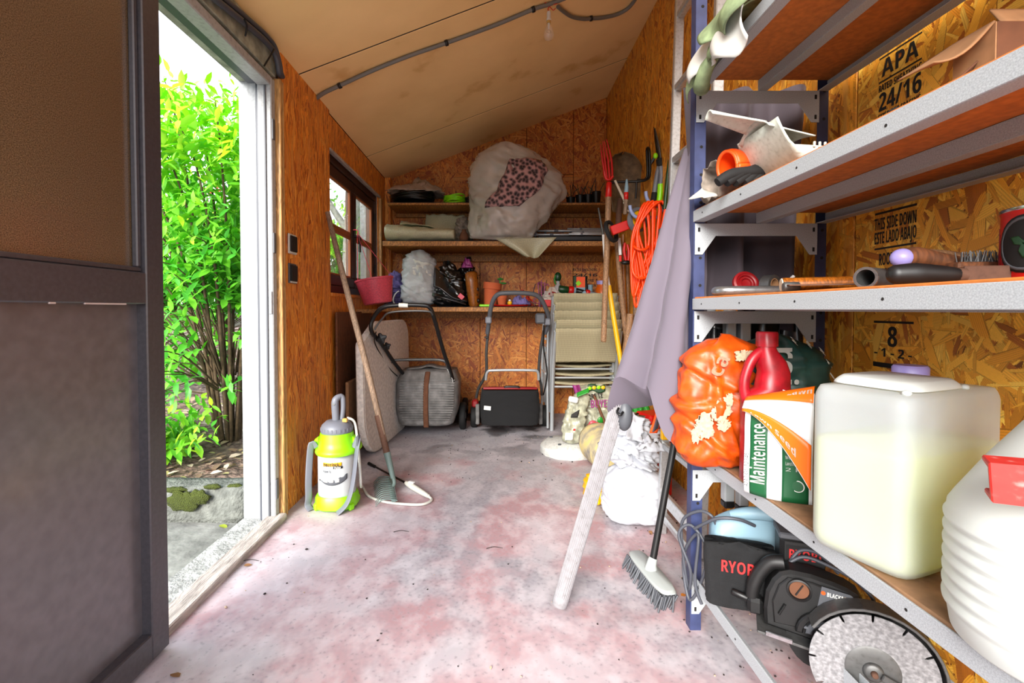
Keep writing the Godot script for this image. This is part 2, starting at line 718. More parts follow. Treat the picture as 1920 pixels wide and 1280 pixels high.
	mt("litter_pale", Color(0.72, 0.62, 0.52), 0.8)
	mt("litter_green", Color(0.55, 0.6, 0.15), 0.7)
	mt("litter_orange", Color(0.82, 0.5, 0.16), 0.7)
	mt("grit", Color(0.16, 0.13, 0.12), 0.9)
	mt("pebble", Color(0.8, 0.78, 0.75), 0.8)
	# door
	mt("door_metal", Color(0.28, 0.265, 0.28), 0.32, {"tex": fine, "scale": 3.0, "spec": 0.6})
	mt("door_panel", Color(0.38, 0.36, 0.37), 0.36, {"tex": fine, "scale": 1.0, "spec": 0.7, "coat": 0.5})
	mt("frost", Color(0.54, 0.44, 0.33), 0.14, {"back": Color(0.36, 0.29, 0.2), "tex": noise_tex(512, 0.2, Color(0.5, 0.5, 0.5), Color(1, 1, 1), 2, 3), "scale": 3.0, "bump": noise_tex(512, 0.12, Color(0, 0, 0), Color(1, 1, 1), 2, 5), "deep": 0.035, "spec": 1.0, "coat": 0.6})
	mt("bare_scratch", Color(0.75, 0.68, 0.65), 0.6)
	# general
	for q in [["black", Color(0.025, 0.025, 0.028), 0.45], ["black_matt", Color(0.035, 0.034, 0.036), 0.8], ["rubber", Color(0.05, 0.05, 0.05), 0.75],
			["red", Color(0.75, 0.06, 0.04), 0.4], ["dark_red", Color(0.5, 0.05, 0.07), 0.4], ["orange", Color(0.95, 0.32, 0.03), 0.5], ["lime", Color(0.55, 0.88, 0.06), 0.35],
			["green", Color(0.12, 0.5, 0.14), 0.4], ["dark_green", Color(0.05, 0.22, 0.1), 0.4], ["yellow", Color(0.9, 0.68, 0.05), 0.4], ["lavender", Color(0.6, 0.56, 0.8), 0.35],
			["white", Color(0.88, 0.88, 0.87), 0.4], ["grey_plastic", Color(0.42, 0.43, 0.46), 0.45], ["mid_grey", Color(0.3, 0.31, 0.33), 0.5], ["ink", Color(0.07, 0.06, 0.05), 0.7],
			["terracotta", Color(0.72, 0.34, 0.18), 0.8], ["blue_grey", Color(0.5, 0.62, 0.68), 0.5], ["pink", Color(0.82, 0.25, 0.32), 0.4], ["magenta", Color(0.55, 0.2, 0.45), 0.45],
			["cable_grey", Color(0.26, 0.27, 0.3), 0.5], ["cable_orange", Color(0.95, 0.27, 0.03), 0.4], ["hook_blue", Color(0.52, 0.58, 0.74), 0.4], ["amber", Color(0.8, 0.35, 0.04), 0.3],
			["navy", Color(0.1, 0.12, 0.26), 0.7], ["tag_white", Color(0.82, 0.82, 0.8), 0.5], ["brass", Color(0.75, 0.6, 0.3), 0.4], ["wire_red", Color(0.8, 0.12, 0.05), 0.5], ["print_red", Color(0.7, 0.1, 0.1), 0.6]]:
		mt(q[0], q[1], q[2])
	for q in [["steel", Color(0.62, 0.63, 0.64), 0.35, 0.85], ["alu", Color(0.78, 0.79, 0.8), 0.38, 0.7], ["dull_steel", Color(0.4, 0.4, 0.4), 0.5, 0.7], ["rust", Color(0.38, 0.26, 0.2), 0.8, 0.2], ["chrome", Color(0.75, 0.75, 0.77), 0.2, 0.9]]:
		mt(q[0], q[1], q[2], {"metal": q[3], "tex": hairs, "scale": 3.0})
	mt("handle_wood", Color(0.74, 0.58, 0.44), 0.65, {"tex": wood, "scale": 4.0})
	mt("old_wood", Color(0.68, 0.58, 0.5), 0.75, {"tex": wood, "scale": 4.0})
	mt("varnished", Color(0.72, 0.42, 0.12), 0.35, {"tex": wood, "scale": 4.0})
	mt("pine", Color(0.88, 0.6, 0.28), 0.55, {"tex": wood, "scale": Vector3(1.5, 3, 3)})
	mt("shelf_lining", Color(0.22, 0.25, 0.3), 0.8, {"tex": mottle})
	mt("plywood", Color(0.55, 0.34, 0.2), 0.7, {"tex": wood, "scale": 2.0})
	mt("cardboard", Color(0.68, 0.5, 0.34), 0.85, {"tex": fine})
	mt("cardboard_dark", Color(0.45, 0.28, 0.18), 0.85, {"tex": fine})
	mt("paper", Color(0.72, 0.66, 0.6), 0.8, {"tex": mottle, "scale": 4.0})
	mt("board_beige", Color(0.96, 0.94, 0.91), 0.6, {"tex": fine, "scale": 1.5})
	mt("upright_blue", Color(0.22, 0.255, 0.41), 0.45, {"tex": fine})
	mt("upright_dark", Color(0.12, 0.15, 0.28), 0.5, {"tex": fine})
	mt("beam_grey", Color(0.7, 0.72, 0.735), 0.5, {"tex": fine, "scale": 14.0})
	mt("fibreboard", Color(0.8, 0.46, 0.18), 0.75, {"tex": fine, "scale": 2.0})
	mt("fibre_top", Color(0.66, 0.5, 0.36), 0.85, {"tex": mottle, "scale": 2.0})
	mt("canvas_grey", Color(0.33, 0.29, 0.32), 0.85, {"tex": weave, "scale": 16.0, "rim": 0.4})
	mt("canvas_pale", Color(0.44, 0.405, 0.455), 0.85, {"tex": weave, "scale": 16.0, "rim": 0.4})
	mt("ribbed_white", Color(0.56, 0.55, 0.565), 0.45, {"tex": hairs, "scale": 2.0})
	mt("wicker", Color(0.9, 0.85, 0.68), 0.6, {"tex": wick, "scale": 11.0, "bump": wick, "deep": 0.25})
	mt("chair_alu", Color(0.72, 0.74, 0.75), 0.35, {"metal": 0.5})
	mt("film", Color(0.78, 0.8, 0.82), 0.32, {"alpha": 0.62, "back": Color(0.6, 0.6, 0.6)})
	mt("film_clear", Color(0.92, 0.9, 0.86), 0.26, {"alpha": 0.4, "spec": 0.8})
	mt("bubble_wrap", Color(0.86, 0.84, 0.7), 0.35, {"tex": fine, "scale": 4.0, "back": Color(0.5, 0.5, 0.4)})
	mt("bag_contents", Color(0.95, 0.9, 0.86), 0.8, {"tex": noise_tex(512, 0.02, Color(0.35, 0.3, 0.28), Color(1, 1, 1), 4, 17, null, FastNoiseLite.TYPE_CELLULAR), "scale": 2.0})
	mt("cloth_pale", Color(0.74, 0.64, 0.56), 0.9, {"tex": weave, "scale": 12.0})
	mt("spots", Color(1, 1, 1), 0.85, {"tex": noise_tex(512, 0.018, Color(0.05, 0.04, 0.05), Color(0.75, 0.58, 0.56), 1, 40, [0.55, Color(0.72, 0.55, 0.54)], FastNoiseLite.TYPE_CELLULAR), "scale": 3.5})
	mt("black_film", Color(0.035, 0.037, 0.04), 0.28, {"spec": 0.7})
	mt("grass_box", Color(0.56, 0.55, 0.54), 0.55, {"tex": mottle, "scale": 2.0})
	mt("dust_bag", Color(0.075, 0.078, 0.088), 0.85, {"tex": weave, "scale": 20.0, "bump": bumps, "deep": 0.2})
	mt("tool_black", Color(0.07, 0.07, 0.072), 0.5, {"tex": mottle, "scale": 5.0})
	mt("sack_white", Color(0.88, 0.89, 0.92), 0.6, {"tex": weave, "scale": 20.0, "back": Color(0.25, 0.25, 0.25)})
	mt("carpet", Color(1, 1, 1), 0.9, {"tex": noise_tex(512, 0.012, Color(0.5, 0.48, 0.5), Color(0.92, 0.84, 0.48), 5, 50, [0.55, Color(0.84, 0.78, 0.58)]), "scale": 1.5})
	mt("concrete_white", Color(0.85, 0.85, 0.83), 0.85, {"tex": hairs, "scale": 2.0})
	mt("bag_orange", Color(0.95, 0.36, 0.03), 0.45, {"tex": mottle, "scale": 3.0})
	mt("bag_bare", Color(0.78, 0.68, 0.56), 0.8, {"tex": fine, "scale": 4.0})
	mt("bag_green", Color(0.13, 0.3, 0.28), 0.45, {"tex": mottle, "scale": 3.0})
	mt("can_red", Color(0.72, 0.07, 0.14), 0.4, {"tex": mottle, "scale": 3.0})
	mt("pack_green", Color(0.03, 0.3, 0.16), 0.4)
	mt("pack_white", Color(0.85, 0.86, 0.86), 0.4)
	mt("pack_orange", Color(0.95, 0.42, 0.05), 0.4)
	mt("can_clear", Color(0.76, 0.8, 0.82), 0.42, {"alpha": 0.61, "back": Color(0.9, 0.9, 0.9)})
	mt("liquid", Color(0.86, 0.88, 0.66), 0.3, {"back": Color(0.9, 0.9, 0.55)})
	mt("can_white", Color(0.8, 0.82, 0.81), 0.45, {"back": Color(0.6, 0.62, 0.58)})
	mt("red_worn", Color(1, 1, 1), 0.55, {"tex": noise_tex(256, 0.03, Color(0.7, 0.12, 0.09), Color(0.75, 0.72, 0.7), 5, 60, [0.62, Color(0.74, 0.16, 0.13)]), "scale": 5.0})
	mt("dustpan", Color(0.8, 0.82, 0.78), 0.5, {"tex": hairs, "scale": 3.0, "back": Color(0.3, 0.3, 0.28)})
	mt("potting_bag", Color(0.76, 0.76, 0.66), 0.35, {"tex": mottle, "scale": 3.0})
	mt("glass", Color(0.95, 0.95, 0.95), 0.02, {"alpha": 0.12})
	mt("blade", Color(0.68, 0.68, 0.69), 0.42, {"metal": 0.3, "tex": mottle, "scale": Vector3(14, 14, 14)})
	mt("pale_green", Color(0.62, 0.7, 0.52), 0.7, {"tex": mottle, "scale": 3.0})
	mt("lilac_cloth", Color(0.5, 0.46, 0.72), 0.8, {"tex": weave, "scale": 14.0})
	mt("bucket", Color(0.95, 0.36, 0.44), 0.4, {"tex": fine, "scale": 3.0, "back": Color(0.5, 0.1, 0.14)})
	mt("label_pale", Color(0.8, 0.8, 0.76), 0.4)
	mt("conduit", Color(0.44, 0.43, 0.41), 0.5)
	mt("teal_grey", Color(0.38, 0.45, 0.43), 0.5)
	mt("broom_grey", Color(0.62, 0.64, 0.63), 0.5)
	mt("shovel_steel", Color(0.5, 0.4, 0.27), 0.7, {"tex": mottle, "scale": 3.0})
	mt("rope", Color(0.75, 0.7, 0.62), 0.9)


func floor_tex() -> ImageTexture:
	# grey concrete with the remains of red floor paint, most of it towards the front, and pale dust over all
	var a := FastNoiseLite.new()
	a.seed = 3
	a.frequency = 0.009
	a.fractal_octaves = 5
	var b := FastNoiseLite.new()
	b.seed = 8
	b.frequency = 0.14
	b.fractal_octaves = 3
	var d := FastNoiseLite.new()
	d.seed = 15
	d.frequency = 0.0035
	d.fractal_octaves = 2
	var sc := FastNoiseLite.new()
	sc.seed = 22
	sc.frequency = 0.022
	sc.fractal_octaves = 5
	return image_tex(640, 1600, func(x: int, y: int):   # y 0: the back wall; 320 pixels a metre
		var z := y / 320.0
		var n := a.get_noise_2d(x, y)
		var q := b.get_noise_2d(x, y)
		var w := d.get_noise_2d(x, y)
		var red := clampf((smoothstep(1.2, 2.3, z) * 0.9 + n * 1.0 + w * 0.7 - 0.35) * 1.6, 0.0, 1.0)
		var c := Color(0.52, 0.505, 0.53).lerp(Color(0.66, 0.65, 0.67), clampf(0.5 + n * 1.6 + q * 0.25, 0.0, 1.0))
		c = c.lerp(Color(0.68, 0.46, 0.47), red * (0.55 + q * 0.25))
		c = c.lerp(Color(0.78, 0.75, 0.765), clampf(q * 0.16 + 0.3 - n * 0.9 + w * 0.5, 0.0, 0.7))
		c = c.lerp(Color(0.86, 0.83, 0.84), clampf(sc.get_noise_2d(x * 1.5, y) * 0.65 + 0.1, 0.0, 0.35) * smoothstep(0.8, 2.2, z))
		if q < -0.5:
			c = c.darkened(0.1)
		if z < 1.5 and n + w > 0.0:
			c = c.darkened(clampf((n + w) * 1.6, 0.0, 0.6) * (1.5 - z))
		return c)


# ---------------------------------------------------------------- the setting
func roof_y(x: float) -> float:
	return 2.12 + (x + 0.985) * 0.375


func osb_panel(parent: Node, m: Material, a: Vector3, b: Vector3) -> void:
	part("osb_panel", sh().span(a, b, 0.0015), m, parent)


func build_shell() -> void:
	# floor
	var f := struct("floor", "worn concrete floor with faded red paint and pale dust", "floor")
	part("slab", sh().span(Vector3(-1.16, -0.12, -4.5), Vector3(1.1, -0.002, 0.9)), M.mortar, f)
	var fx := sh()
	var q := [Vector3(-1.0, 0, -4.4), Vector3(1.0, 0, -4.4), Vector3(1.0, 0, 0.9), Vector3(-1.0, 0, 0.9)]
	var u := [Vector2(0, 0), Vector2(1, 0), Vector2(1, 1.06), Vector2(0, 1.06)]
	var t := PackedVector3Array()
	var uu := PackedVector2Array()
	for i in [0, 1, 2, 0, 2, 3]:
		t.append(q[i])
		uu.append(u[i])
	fx.put(t, false, uu, false)
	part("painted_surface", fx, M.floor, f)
	# ceiling: boards under a roof deck
	var c := struct("ceiling", "sloping ceiling of stained tan boards with dark joints", "ceiling")
	var tilt := Basis(Vector3.BACK, atan(0.375))
	var wide := 2.0 * sqrt(1.0 + 0.375 * 0.375)
	var edges := [-0.12, 0.03, 1.2, 2.42, 3.7, 4.39]
	for i in 5:
		var z0: float = -edges[i] - 0.005
		var z1: float = -edges[i + 1] + 0.005
		part("ceiling_board", sh().box(Vector3(0.0025, roof_y(0.0025), (z0 + z1) / 2.0) + tilt.y * 0.006, Vector3(wide, 0.012, z0 - z1), 0.002, tilt), M.ceiling, c)
	for i in [2, 3, 4]:
		part("joint", sh().box(Vector3(0.0025, roof_y(0.0025), -edges[i]) + tilt.y * 0.0055, Vector3(wide, 0.008, 0.0098), 0.0005, tilt), M.joist, c)
	part("roof_deck", sh().box(Vector3(-0.04, roof_y(-0.04), -2.17) + tilt.y * 0.075, Vector3(wide + 0.25, 0.11, 4.6), 0.004, tilt), M.gap, c)
	# right wall
	var w := struct("wall_right", "high right wall of bright yellow strand board panels with black mill stamps", "wall")
	var d := [-0.12, 0.11, 1.334, 2.22, 3.1, 3.68, 4.37]
	for i in 6:
		osb_panel(w, M.osb_right if i < 2 else M.osb_far, Vector3(XR, 0.0, -d[i] - 0.0025), Vector3(XR + 0.012, roof_y(XR), -d[i + 1] + 0.0025))
	part("backing", sh().span(Vector3(XR + 0.012, -0.1, 0.12), Vector3(XR + 0.1, 2.95, -4.47)), M.gap, w)
	stamps(w)
	# back wall, its panels cut to the slope of the roof
	var k := struct("wall_back", "dark strand board back wall behind the shelves", "wall")
	var xs := [XL, -0.155, 0.267, 0.69, XR]
	for i in 4:
		var x0: float = xs[i] + 0.002
		var x1: float = xs[i + 1] - 0.002
		var split := 2.17 if i == 2 else 1.26 if i == 0 else 9.0
		var low := minf(split - 0.002, 2.0)
		if split < 9.0:
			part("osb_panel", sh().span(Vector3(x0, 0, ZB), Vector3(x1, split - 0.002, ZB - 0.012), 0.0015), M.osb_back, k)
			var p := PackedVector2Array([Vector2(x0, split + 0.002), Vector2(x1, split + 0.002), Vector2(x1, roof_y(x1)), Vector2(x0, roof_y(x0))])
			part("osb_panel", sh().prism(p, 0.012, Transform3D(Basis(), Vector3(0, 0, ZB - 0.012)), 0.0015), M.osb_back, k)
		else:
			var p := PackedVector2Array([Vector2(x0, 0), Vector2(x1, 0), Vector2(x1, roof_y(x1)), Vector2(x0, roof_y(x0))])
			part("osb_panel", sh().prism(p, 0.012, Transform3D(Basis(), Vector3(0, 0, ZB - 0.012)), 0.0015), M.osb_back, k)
	part("backing", sh().span(Vector3(-1.15, -0.1, ZB - 0.012), Vector3(1.09, 2.9, ZB - 0.1)), M.gap, k)
	for i in 7:   # mill stamp on the back wall
		text("mill_stamp", ["RATED SHEATHING", "24/16", "EXPOSURE 1", "SIZED FOR SPACING", "MILL 0427", "PS 2-92", "APA"][i], 0.026, M.ink, k, Vector3(0.80, 1.31 - i * 0.048, ZB + 0.0008), Vector3.RIGHT, Vector3.UP, 0.22)
	# left wall: strand board inside, rendered masonry outside, a door opening and a window
	var l := struct("wall_left", "left wall of orange strand board with a garden door and a small window", "wall")
	osb_panel(l, M.osb_left, Vector3(-1.0, 0.0, -2.213), Vector3(XL, roof_y(XL), -2.845))
	var xi := -1.0
	osb_panel(l, M.osb_left, Vector3(xi - 0.012, 0, -2.85), Vector3(xi, 1.05, -4.37))
	osb_panel(l, M.osb_left, Vector3(xi - 0.012, 1.9, -2.85), Vector3(xi, roof_y(xi), -4.37))
	osb_panel(l, M.osb_left, Vector3(xi - 0.012, 1.052, -4.06), Vector3(xi, 1.898, -4.37))
	for s in [[-2.165, -2.85, 0.0, 2.12], [-2.85, -4.06, 0.0, 1.05], [-2.85, -4.06, 1.9, 2.12], [-4.06, -4.4, 0.0, 2.12], [0.12, -0.36, 0.0, 2.12]]:
		part("masonry", sh().span(Vector3(-1.155, s[2] - (0.1 if s[2] == 0.0 else 0.0), s[0]), Vector3(-1.012, s[3], s[1]), 0.004), M.render_white, l)
	part("lintel", sh().span(Vector3(-1.155, 1.965, -0.36), Vector3(-1.012, 2.12, -2.165), 0.006), M.lintel, l)
	part("head_board", sh().span(Vector3(-1.01, 1.985, -0.36), Vector3(-0.988, 2.115, -2.165)), M.lintel, l)
	part("osb_panel", sh().span(Vector3(-1.01, 0, 0.12), Vector3(XL, 2.115, -0.36)), M.osb_left, l)
	part("corner_post", sh().span(Vector3(-0.998, 0.0, -4.285), Vector3(-0.945, 2.12, -4.365)), M.osb_left, l)
	# door frame: a white metal profile, then two pine strips; a worn wooden threshold
	var jm := struct("trim_1", "white painted metal frame round the garden door", "door frame")
	part("jamb", sh().span(Vector3(-1.052, 0.0, -2.125), Vector3(-0.99, 1.97, -2.164), 0.004), M.white_metal, jm)
	part("stop_bead", sh().span(Vector3(-1.068, 0.0, -2.14), Vector3(-1.053, 1.965, -2.163), 0.003), M.cable_grey, jm)
	part("stop_bead", sh().span(Vector3(-1.02, 0.0, -2.118), Vector3(-1.012, 1.93, -2.1245), 0.002), M.mid_grey, jm)
	part("head", sh().span(Vector3(-1.052, 1.932, -0.36), Vector3(-0.99, 1.972, -2.124), 0.004), M.white_metal, jm)
	part("head_bead", sh().span(Vector3(-1.1, 1.945, -0.36), Vector3(-1.053, 1.964, -2.14), 0.003), M.cable_grey, jm)
	part("strike_plate", sh().span(Vector3(-1.008, 0.93, -2.119), Vector3(-0.994, 1.03, -2.1245), 0.002), M.chrome, jm)
	for y in [0.1, 1.2, 1.7]:
		part("hinge_plate", sh().span(Vector3(-0.992, y, -2.13), Vector3(-0.985, y + 0.09, -2.15), 0.002), M.mid_grey, jm)
	var pn := struct("trim_2", "varnished pine strips between the metal door frame and the strand board", "trim")
	part("strip", sh().span(Vector3(-1.0, 0.0, -2.166), Vector3(-0.968, 1.98, -2.186)), M.trim_pine, pn)
	part("strip", sh().span(Vector3(-1.0, 0.0, -2.1885), Vector3(-0.976, 1.98, -2.2)), M.trim_pine, pn)
	part("strip", sh().span(Vector3(-1.0, 0.0, -2.2015), Vector3(-0.971, 1.98, -2.2115)), M.trim_pine, pn)
	var th := struct("trim_3", "worn whitish wooden door threshold", "threshold")
	part("sill_plank", sh().span(Vector3(-1.03, -0.01, -0.36), Vector3(-0.955, 0.028, -2.16), 0.004), M.rough_wood, th)
	# window: two dark brown casements of two panes
	var win := struct("window_1", "small dark brown casement window of four panes in the left wall", "window")
	var wx := -1.045
	for s in [[1.052, 1.10, -2.852, -4.058], [1.85, 1.898, -2.852, -4.058], [1.1, 1.85, -2.852, -2.885], [1.1, 1.85, -4.02, -4.058]]:
		part("window_frame", sh().span(Vector3(wx - 0.05, s[0], s[2]), Vector3(wx + 0.03, s[1], s[3]), 0.003), M.dark_frame, win)
	for cs in [[-2.887, -3.448], [-3.452, -4.018]]:
		for s in [[1.102, 1.17, cs[0], cs[1]], [1.78, 1.848, cs[0], cs[1]], [1.17, 1.78, cs[0], cs[0] - 0.06], [1.17, 1.78, cs[1] + 0.06, cs[1]]]:
			part("casement", sh().span(Vector3(wx - 0.02, s[0], s[2]), Vector3(wx + 0.02, s[1], s[3]), 0.004), M.dark_frame, win)
		part("glazing_bar", sh().span(Vector3(wx - 0.015, 1.452, cs[0] - 0.06), Vector3(wx + 0.015, 1.478, cs[1] + 0.06), 0.004), M.frame_edge, win)
		for yy in [[1.17, 1.452], [1.478, 1.78]]:
			part("pane", sh().span(Vector3(wx - 0.006, yy[0], cs[0] - 0.06), Vector3(wx - 0.002, yy[1], cs[1] + 0.06), 0.0005), M.pane, win)
			for e in [[yy[0], yy[0] + 0.012, cs[0] - 0.06, cs[1] + 0.06], [yy[1] - 0.012, yy[1], cs[0] - 0.06, cs[1] + 0.06], [yy[0] + 0.012, yy[1] - 0.012, cs[0] - 0.06, cs[0] - 0.072], [yy[0] + 0.012, yy[1] - 0.012, cs[1] + 0.072, cs[1] + 0.06]]:
				part("glazing_bead", sh().span(Vector3(wx - 0.001, e[0], e[2]), Vector3(wx + 0.016, e[1], e[3]), 0.002), M.frame_edge, win)
	part("handle_plate", sh().span(Vector3(wx + 0.0205, 1.36, -3.437), Vector3(wx + 0.026, 1.58, -3.463), 0.002), M.black, win)
	part("handle", sh().tube([Vector3(wx + 0.026, 1.47, -3.45), Vector3(wx + 0.06, 1.47, -3.45), Vector3(wx + 0.062, 1.44, -3.45), Vector3(wx + 0.062, 1.36, -3.45)], 0.009), M.black, win)
	for y in [1.25, 1.68]:
		part("hinge", sh().cyl(Vector3(wx + 0.026, y, -4.018), Vector3(wx + 0.026, y + 0.07, -4.018), 0.008), M.black, win)
	var sl := struct("trim_4", "strand board lining under the window", "sill")
	part("sill", sh().span(Vector3(-1.07, 1.03, -2.852), Vector3(-0.975, 1.05, -4.058)), M.osb_left, sl)
	part("head_strip", sh().span(Vector3(-0.999, 1.888, -2.852), Vector3(-0.98, 1.905, -4.06)), M.rough_wood, sl)
	part("side_strip", sh().span(Vector3(-0.999, 1.052, -4.062), Vector3(-0.975, 1.886, -4.1)), M.trim_pine, sl)


# black mill stamps on the right wall, each line a thin print on the board
func stamps(w: Node) -> void:
	var face := XR - 0.0007
	var col := func(z0: float, wide: float, y: float, lines: Array, called: String):
		for q in lines:
			var h: float = q[1]
			y -= h * 0.5
			if q[0] == "-":
				part("stamp_rule", sh().span(Vector3(face, y - h * 0.2, z0 - wide / 2.0), Vector3(face + 0.0006, y + h * 0.2, z0 + wide / 2.0), 0.0001), M.ink, w)
			else:
				text(called, q[0], h, M.ink, w, Vector3(face, y, z0), Vector3(0, 0, 1), Vector3.UP, wide * q[2])
			y -= h * 0.5 + q[3]
	col.call(-1.195, 0.125, 1.66, [["TECO TESTED", 0.014, 1.0, 0.004], ["-", 0.009, 1, 0.004], ["Norbord", 0.025, 0.95, 0.004], ["-", 0.009, 1, 0.005], ["APA", 0.041, 0.86, 0.005], ["-", 0.01, 1, 0.003],
		["RATED SHEATHING", 0.017, 1.0, 0.006], ["24/16", 0.045, 1.0, 0.006], ["SIZED FOR SPACING", 0.014, 1.0, 0.005], ["EXPOSURE 1", 0.016, 0.9, 0.005], ["-", 0.009, 1, 0.005], ["THICKNESS 0.437", 0.014, 1.0, 0.0]], "mill_stamp")
	col.call(-1.2, 0.125, 1.205, [["-", 0.014, 1, 0.006], ["THIS SIDE DOWN", 0.03, 1.0, 0.006], ["ESTE LADO ABAJO", 0.03, 1.0, 0.006], ["-", 0.012, 1, 0.008], ["ROOF CLIPS", 0.03, 0.75, 0.008],
		["MAY BE REQUIRED", 0.026, 1.0, 0.01], ["-", 0.01, 1, 0.008], ["SPACE ALL EDGES", 0.02, 1.0, 0.004], ["1/8 INCH", 0.02, 0.6, 0.0]], "mill_stamp")
	col.call(-1.2, 0.12, 0.955, [["-", 0.014, 1, 0.016], ["-", 0.014, 0.8, 0.006], ["8", 0.05, 0.24, 0.004], ["- 1 - 2 -", 0.022, 0.95, 0.006], ["-", 0.03, 0.9, 0.01], ["3", 0.05, 0.22, 0.0]], "mill_stamp")
	col.call(-1.17, 0.12, 0.35, [["-", 0.014, 1, 0.006], ["THIS SIDE DOWN", 0.03, 1.0, 0.006], ["ESTE LADO ABAJO", 0.03, 1.0, 0.006], ["-", 0.012, 1, 0.008]], "mill_stamp")


func build_door() -> void:
	# the near leaf: dark grey metal, frosted pane above, sunken panel below
	var dr := struct("door_1", "dark grey metal door leaf with a frosted pane over a sunken panel", "door")
	var x0 := -0.963
	var x1 := -0.918
	var za := -1.325
	var zb := -0.42
	part("stile", sh().span(Vector3(x0, 0.012, za), Vector3(x1, 1.925, za + 0.066), 0.003), M.door_metal, dr)
	part("stile", sh().span(Vector3(x0, 0.012, zb - 0.066), Vector3(x1, 1.925, zb), 0.003), M.door_metal, dr)
	for y in [[0.012, 0.085], [0.964, 1.046], [1.85, 1.925]]:
		part("rail", sh().span(Vector3(x0, y[0], za + 0.0665), Vector3(x1, y[1], zb - 0.0665), 0.003), M.door_metal, dr)
	part("door_panel", sh().span(Vector3(x0 + 0.008, 0.084, za + 0.065), Vector3(x0 + 0.018, 0.966, zb - 0.065), 0.001), M.door_panel, dr)
	var fr := part("glazing", sh().span(Vector3(x0 + 0.012, 1.047, za + 0.067), Vector3(x0 + 0.018, 1.849, zb - 0.067), 0.001), M.frost, dr, "frosted brownish glass")
	for s in [[1.047, 1.06, za + 0.067, zb - 0.067], [1.836, 1.849, za + 0.067, zb - 0.067], [1.06, 1.836, za + 0.067, za + 0.082], [1.06, 1.836, zb - 0.082, zb - 0.067]]:
		part("glazing_bead", sh().span(Vector3(x0 + 0.0185, s[0], s[2]), Vector3(x0 + 0.034, s[1], s[3]), 0.003), M.door_metal, dr)
	for s in [[-1.12, 0.05], [-1.0, 0.015], [-1.19, 0.07]]:
		part("paint_chip", sh().span(Vector3(x1 - 0.004, 0.9615, s[0]), Vector3(x1 + 0.0004, 0.9655, s[0] + s[1]), 0.001), M.bare_scratch, dr)
	for y in [0.25, 1.65]:
		part("hinge", sh().cyl(Vector3(x0 - 0.004, y, zb + 0.006), Vector3(x0 - 0.004, y + 0.1, zb + 0.006), 0.009), M.dull_steel, dr)


# ---------------------------------------------------------------- the garden seen through the door and the window
func ground_y(x: float, z: float) -> float:
	var d := -z
	return 0.1 + clampf(d - 2.3, 0.0, 9.0) * 0.045 + 0.03 * n3(Vector3(x * 1.3, 0, z * 1.3)) + 0.012 * n3(Vector3(x * 7.0, 3, z * 7.0))


func leaf_mesh(len: float, wide: float) -> Sh:
	var s := sh()
	var pts := [Vector3(0, 0, 0), Vector3(0, 0.006, 0.25), Vector3(0, 0.004, 0.6), Vector3(0, -0.05, 1.0)]
	var ws := [0.05, 0.42, 0.4, 0.0]
	var t := PackedVector3Array()
	var k := Vector3(wide, len, len)
	for i in 3:
		for e in [-1.0, 1.0]:
			var a: Vector3 = pts[i] * k
			var b: Vector3 = pts[i + 1] * k
			var c := Vector3(e * ws[i] * wide, (pts[i].y + 0.12 * ws[i]) * len, pts[i].z * len)
			var d := Vector3(e * ws[i + 1] * wide, (pts[i + 1].y + 0.12 * ws[i + 1]) * len, pts[i + 1].z * len)
			if e > 0.0:
				t.append_array([a, b, d, a, d, c])
			else:
				t.append_array([a, d, b, a, c, d])
	s.put(t, true, PackedVector2Array(), false)
	return s


# leaf places along a shoot: [[Transform3D, tone]]
func leafy_shoot(a: Vector3, b: Vector3, pairs: int, size: float, out: Array, tone: float) -> void:
	var dir := (b - a).normalized()
	var side := dir.cross(Vector3(rng.randf() - 0.5, 0.4, rng.randf() - 0.5)).normalized()
	for i in pairs:
		var f := (i + 0.5) / pairs
		var p := a.lerp(b, f) + Vector3(0, -0.04 * sin(f * PI), 0)
		var sd := side.rotated(dir, (i % 2) * PI / 2.0 + rng.randf() * 0.6)
		for e in [-1.0, 1.0]:
			var z: Vector3 = (sd * e + dir * 0.55 + Vector3(0, rng.randf_range(-0.35, 0.15), 0)).normalized()
			var up := (Vector3.UP + Vector3(rng.randf() - 0.5, 0, rng.randf() - 0.5) * 0.9).normalized()
			var x := up.cross(z).normalized()
			var s := size * rng.randf_range(0.65, 1.25) * (1.0 - 0.45 * f * f)
			out.append([Transform3D(Basis(x, z.cross(x), z) * s, p), clampf(tone + rng.randf_range(-0.25, 0.25), 0.0, 1.0)])


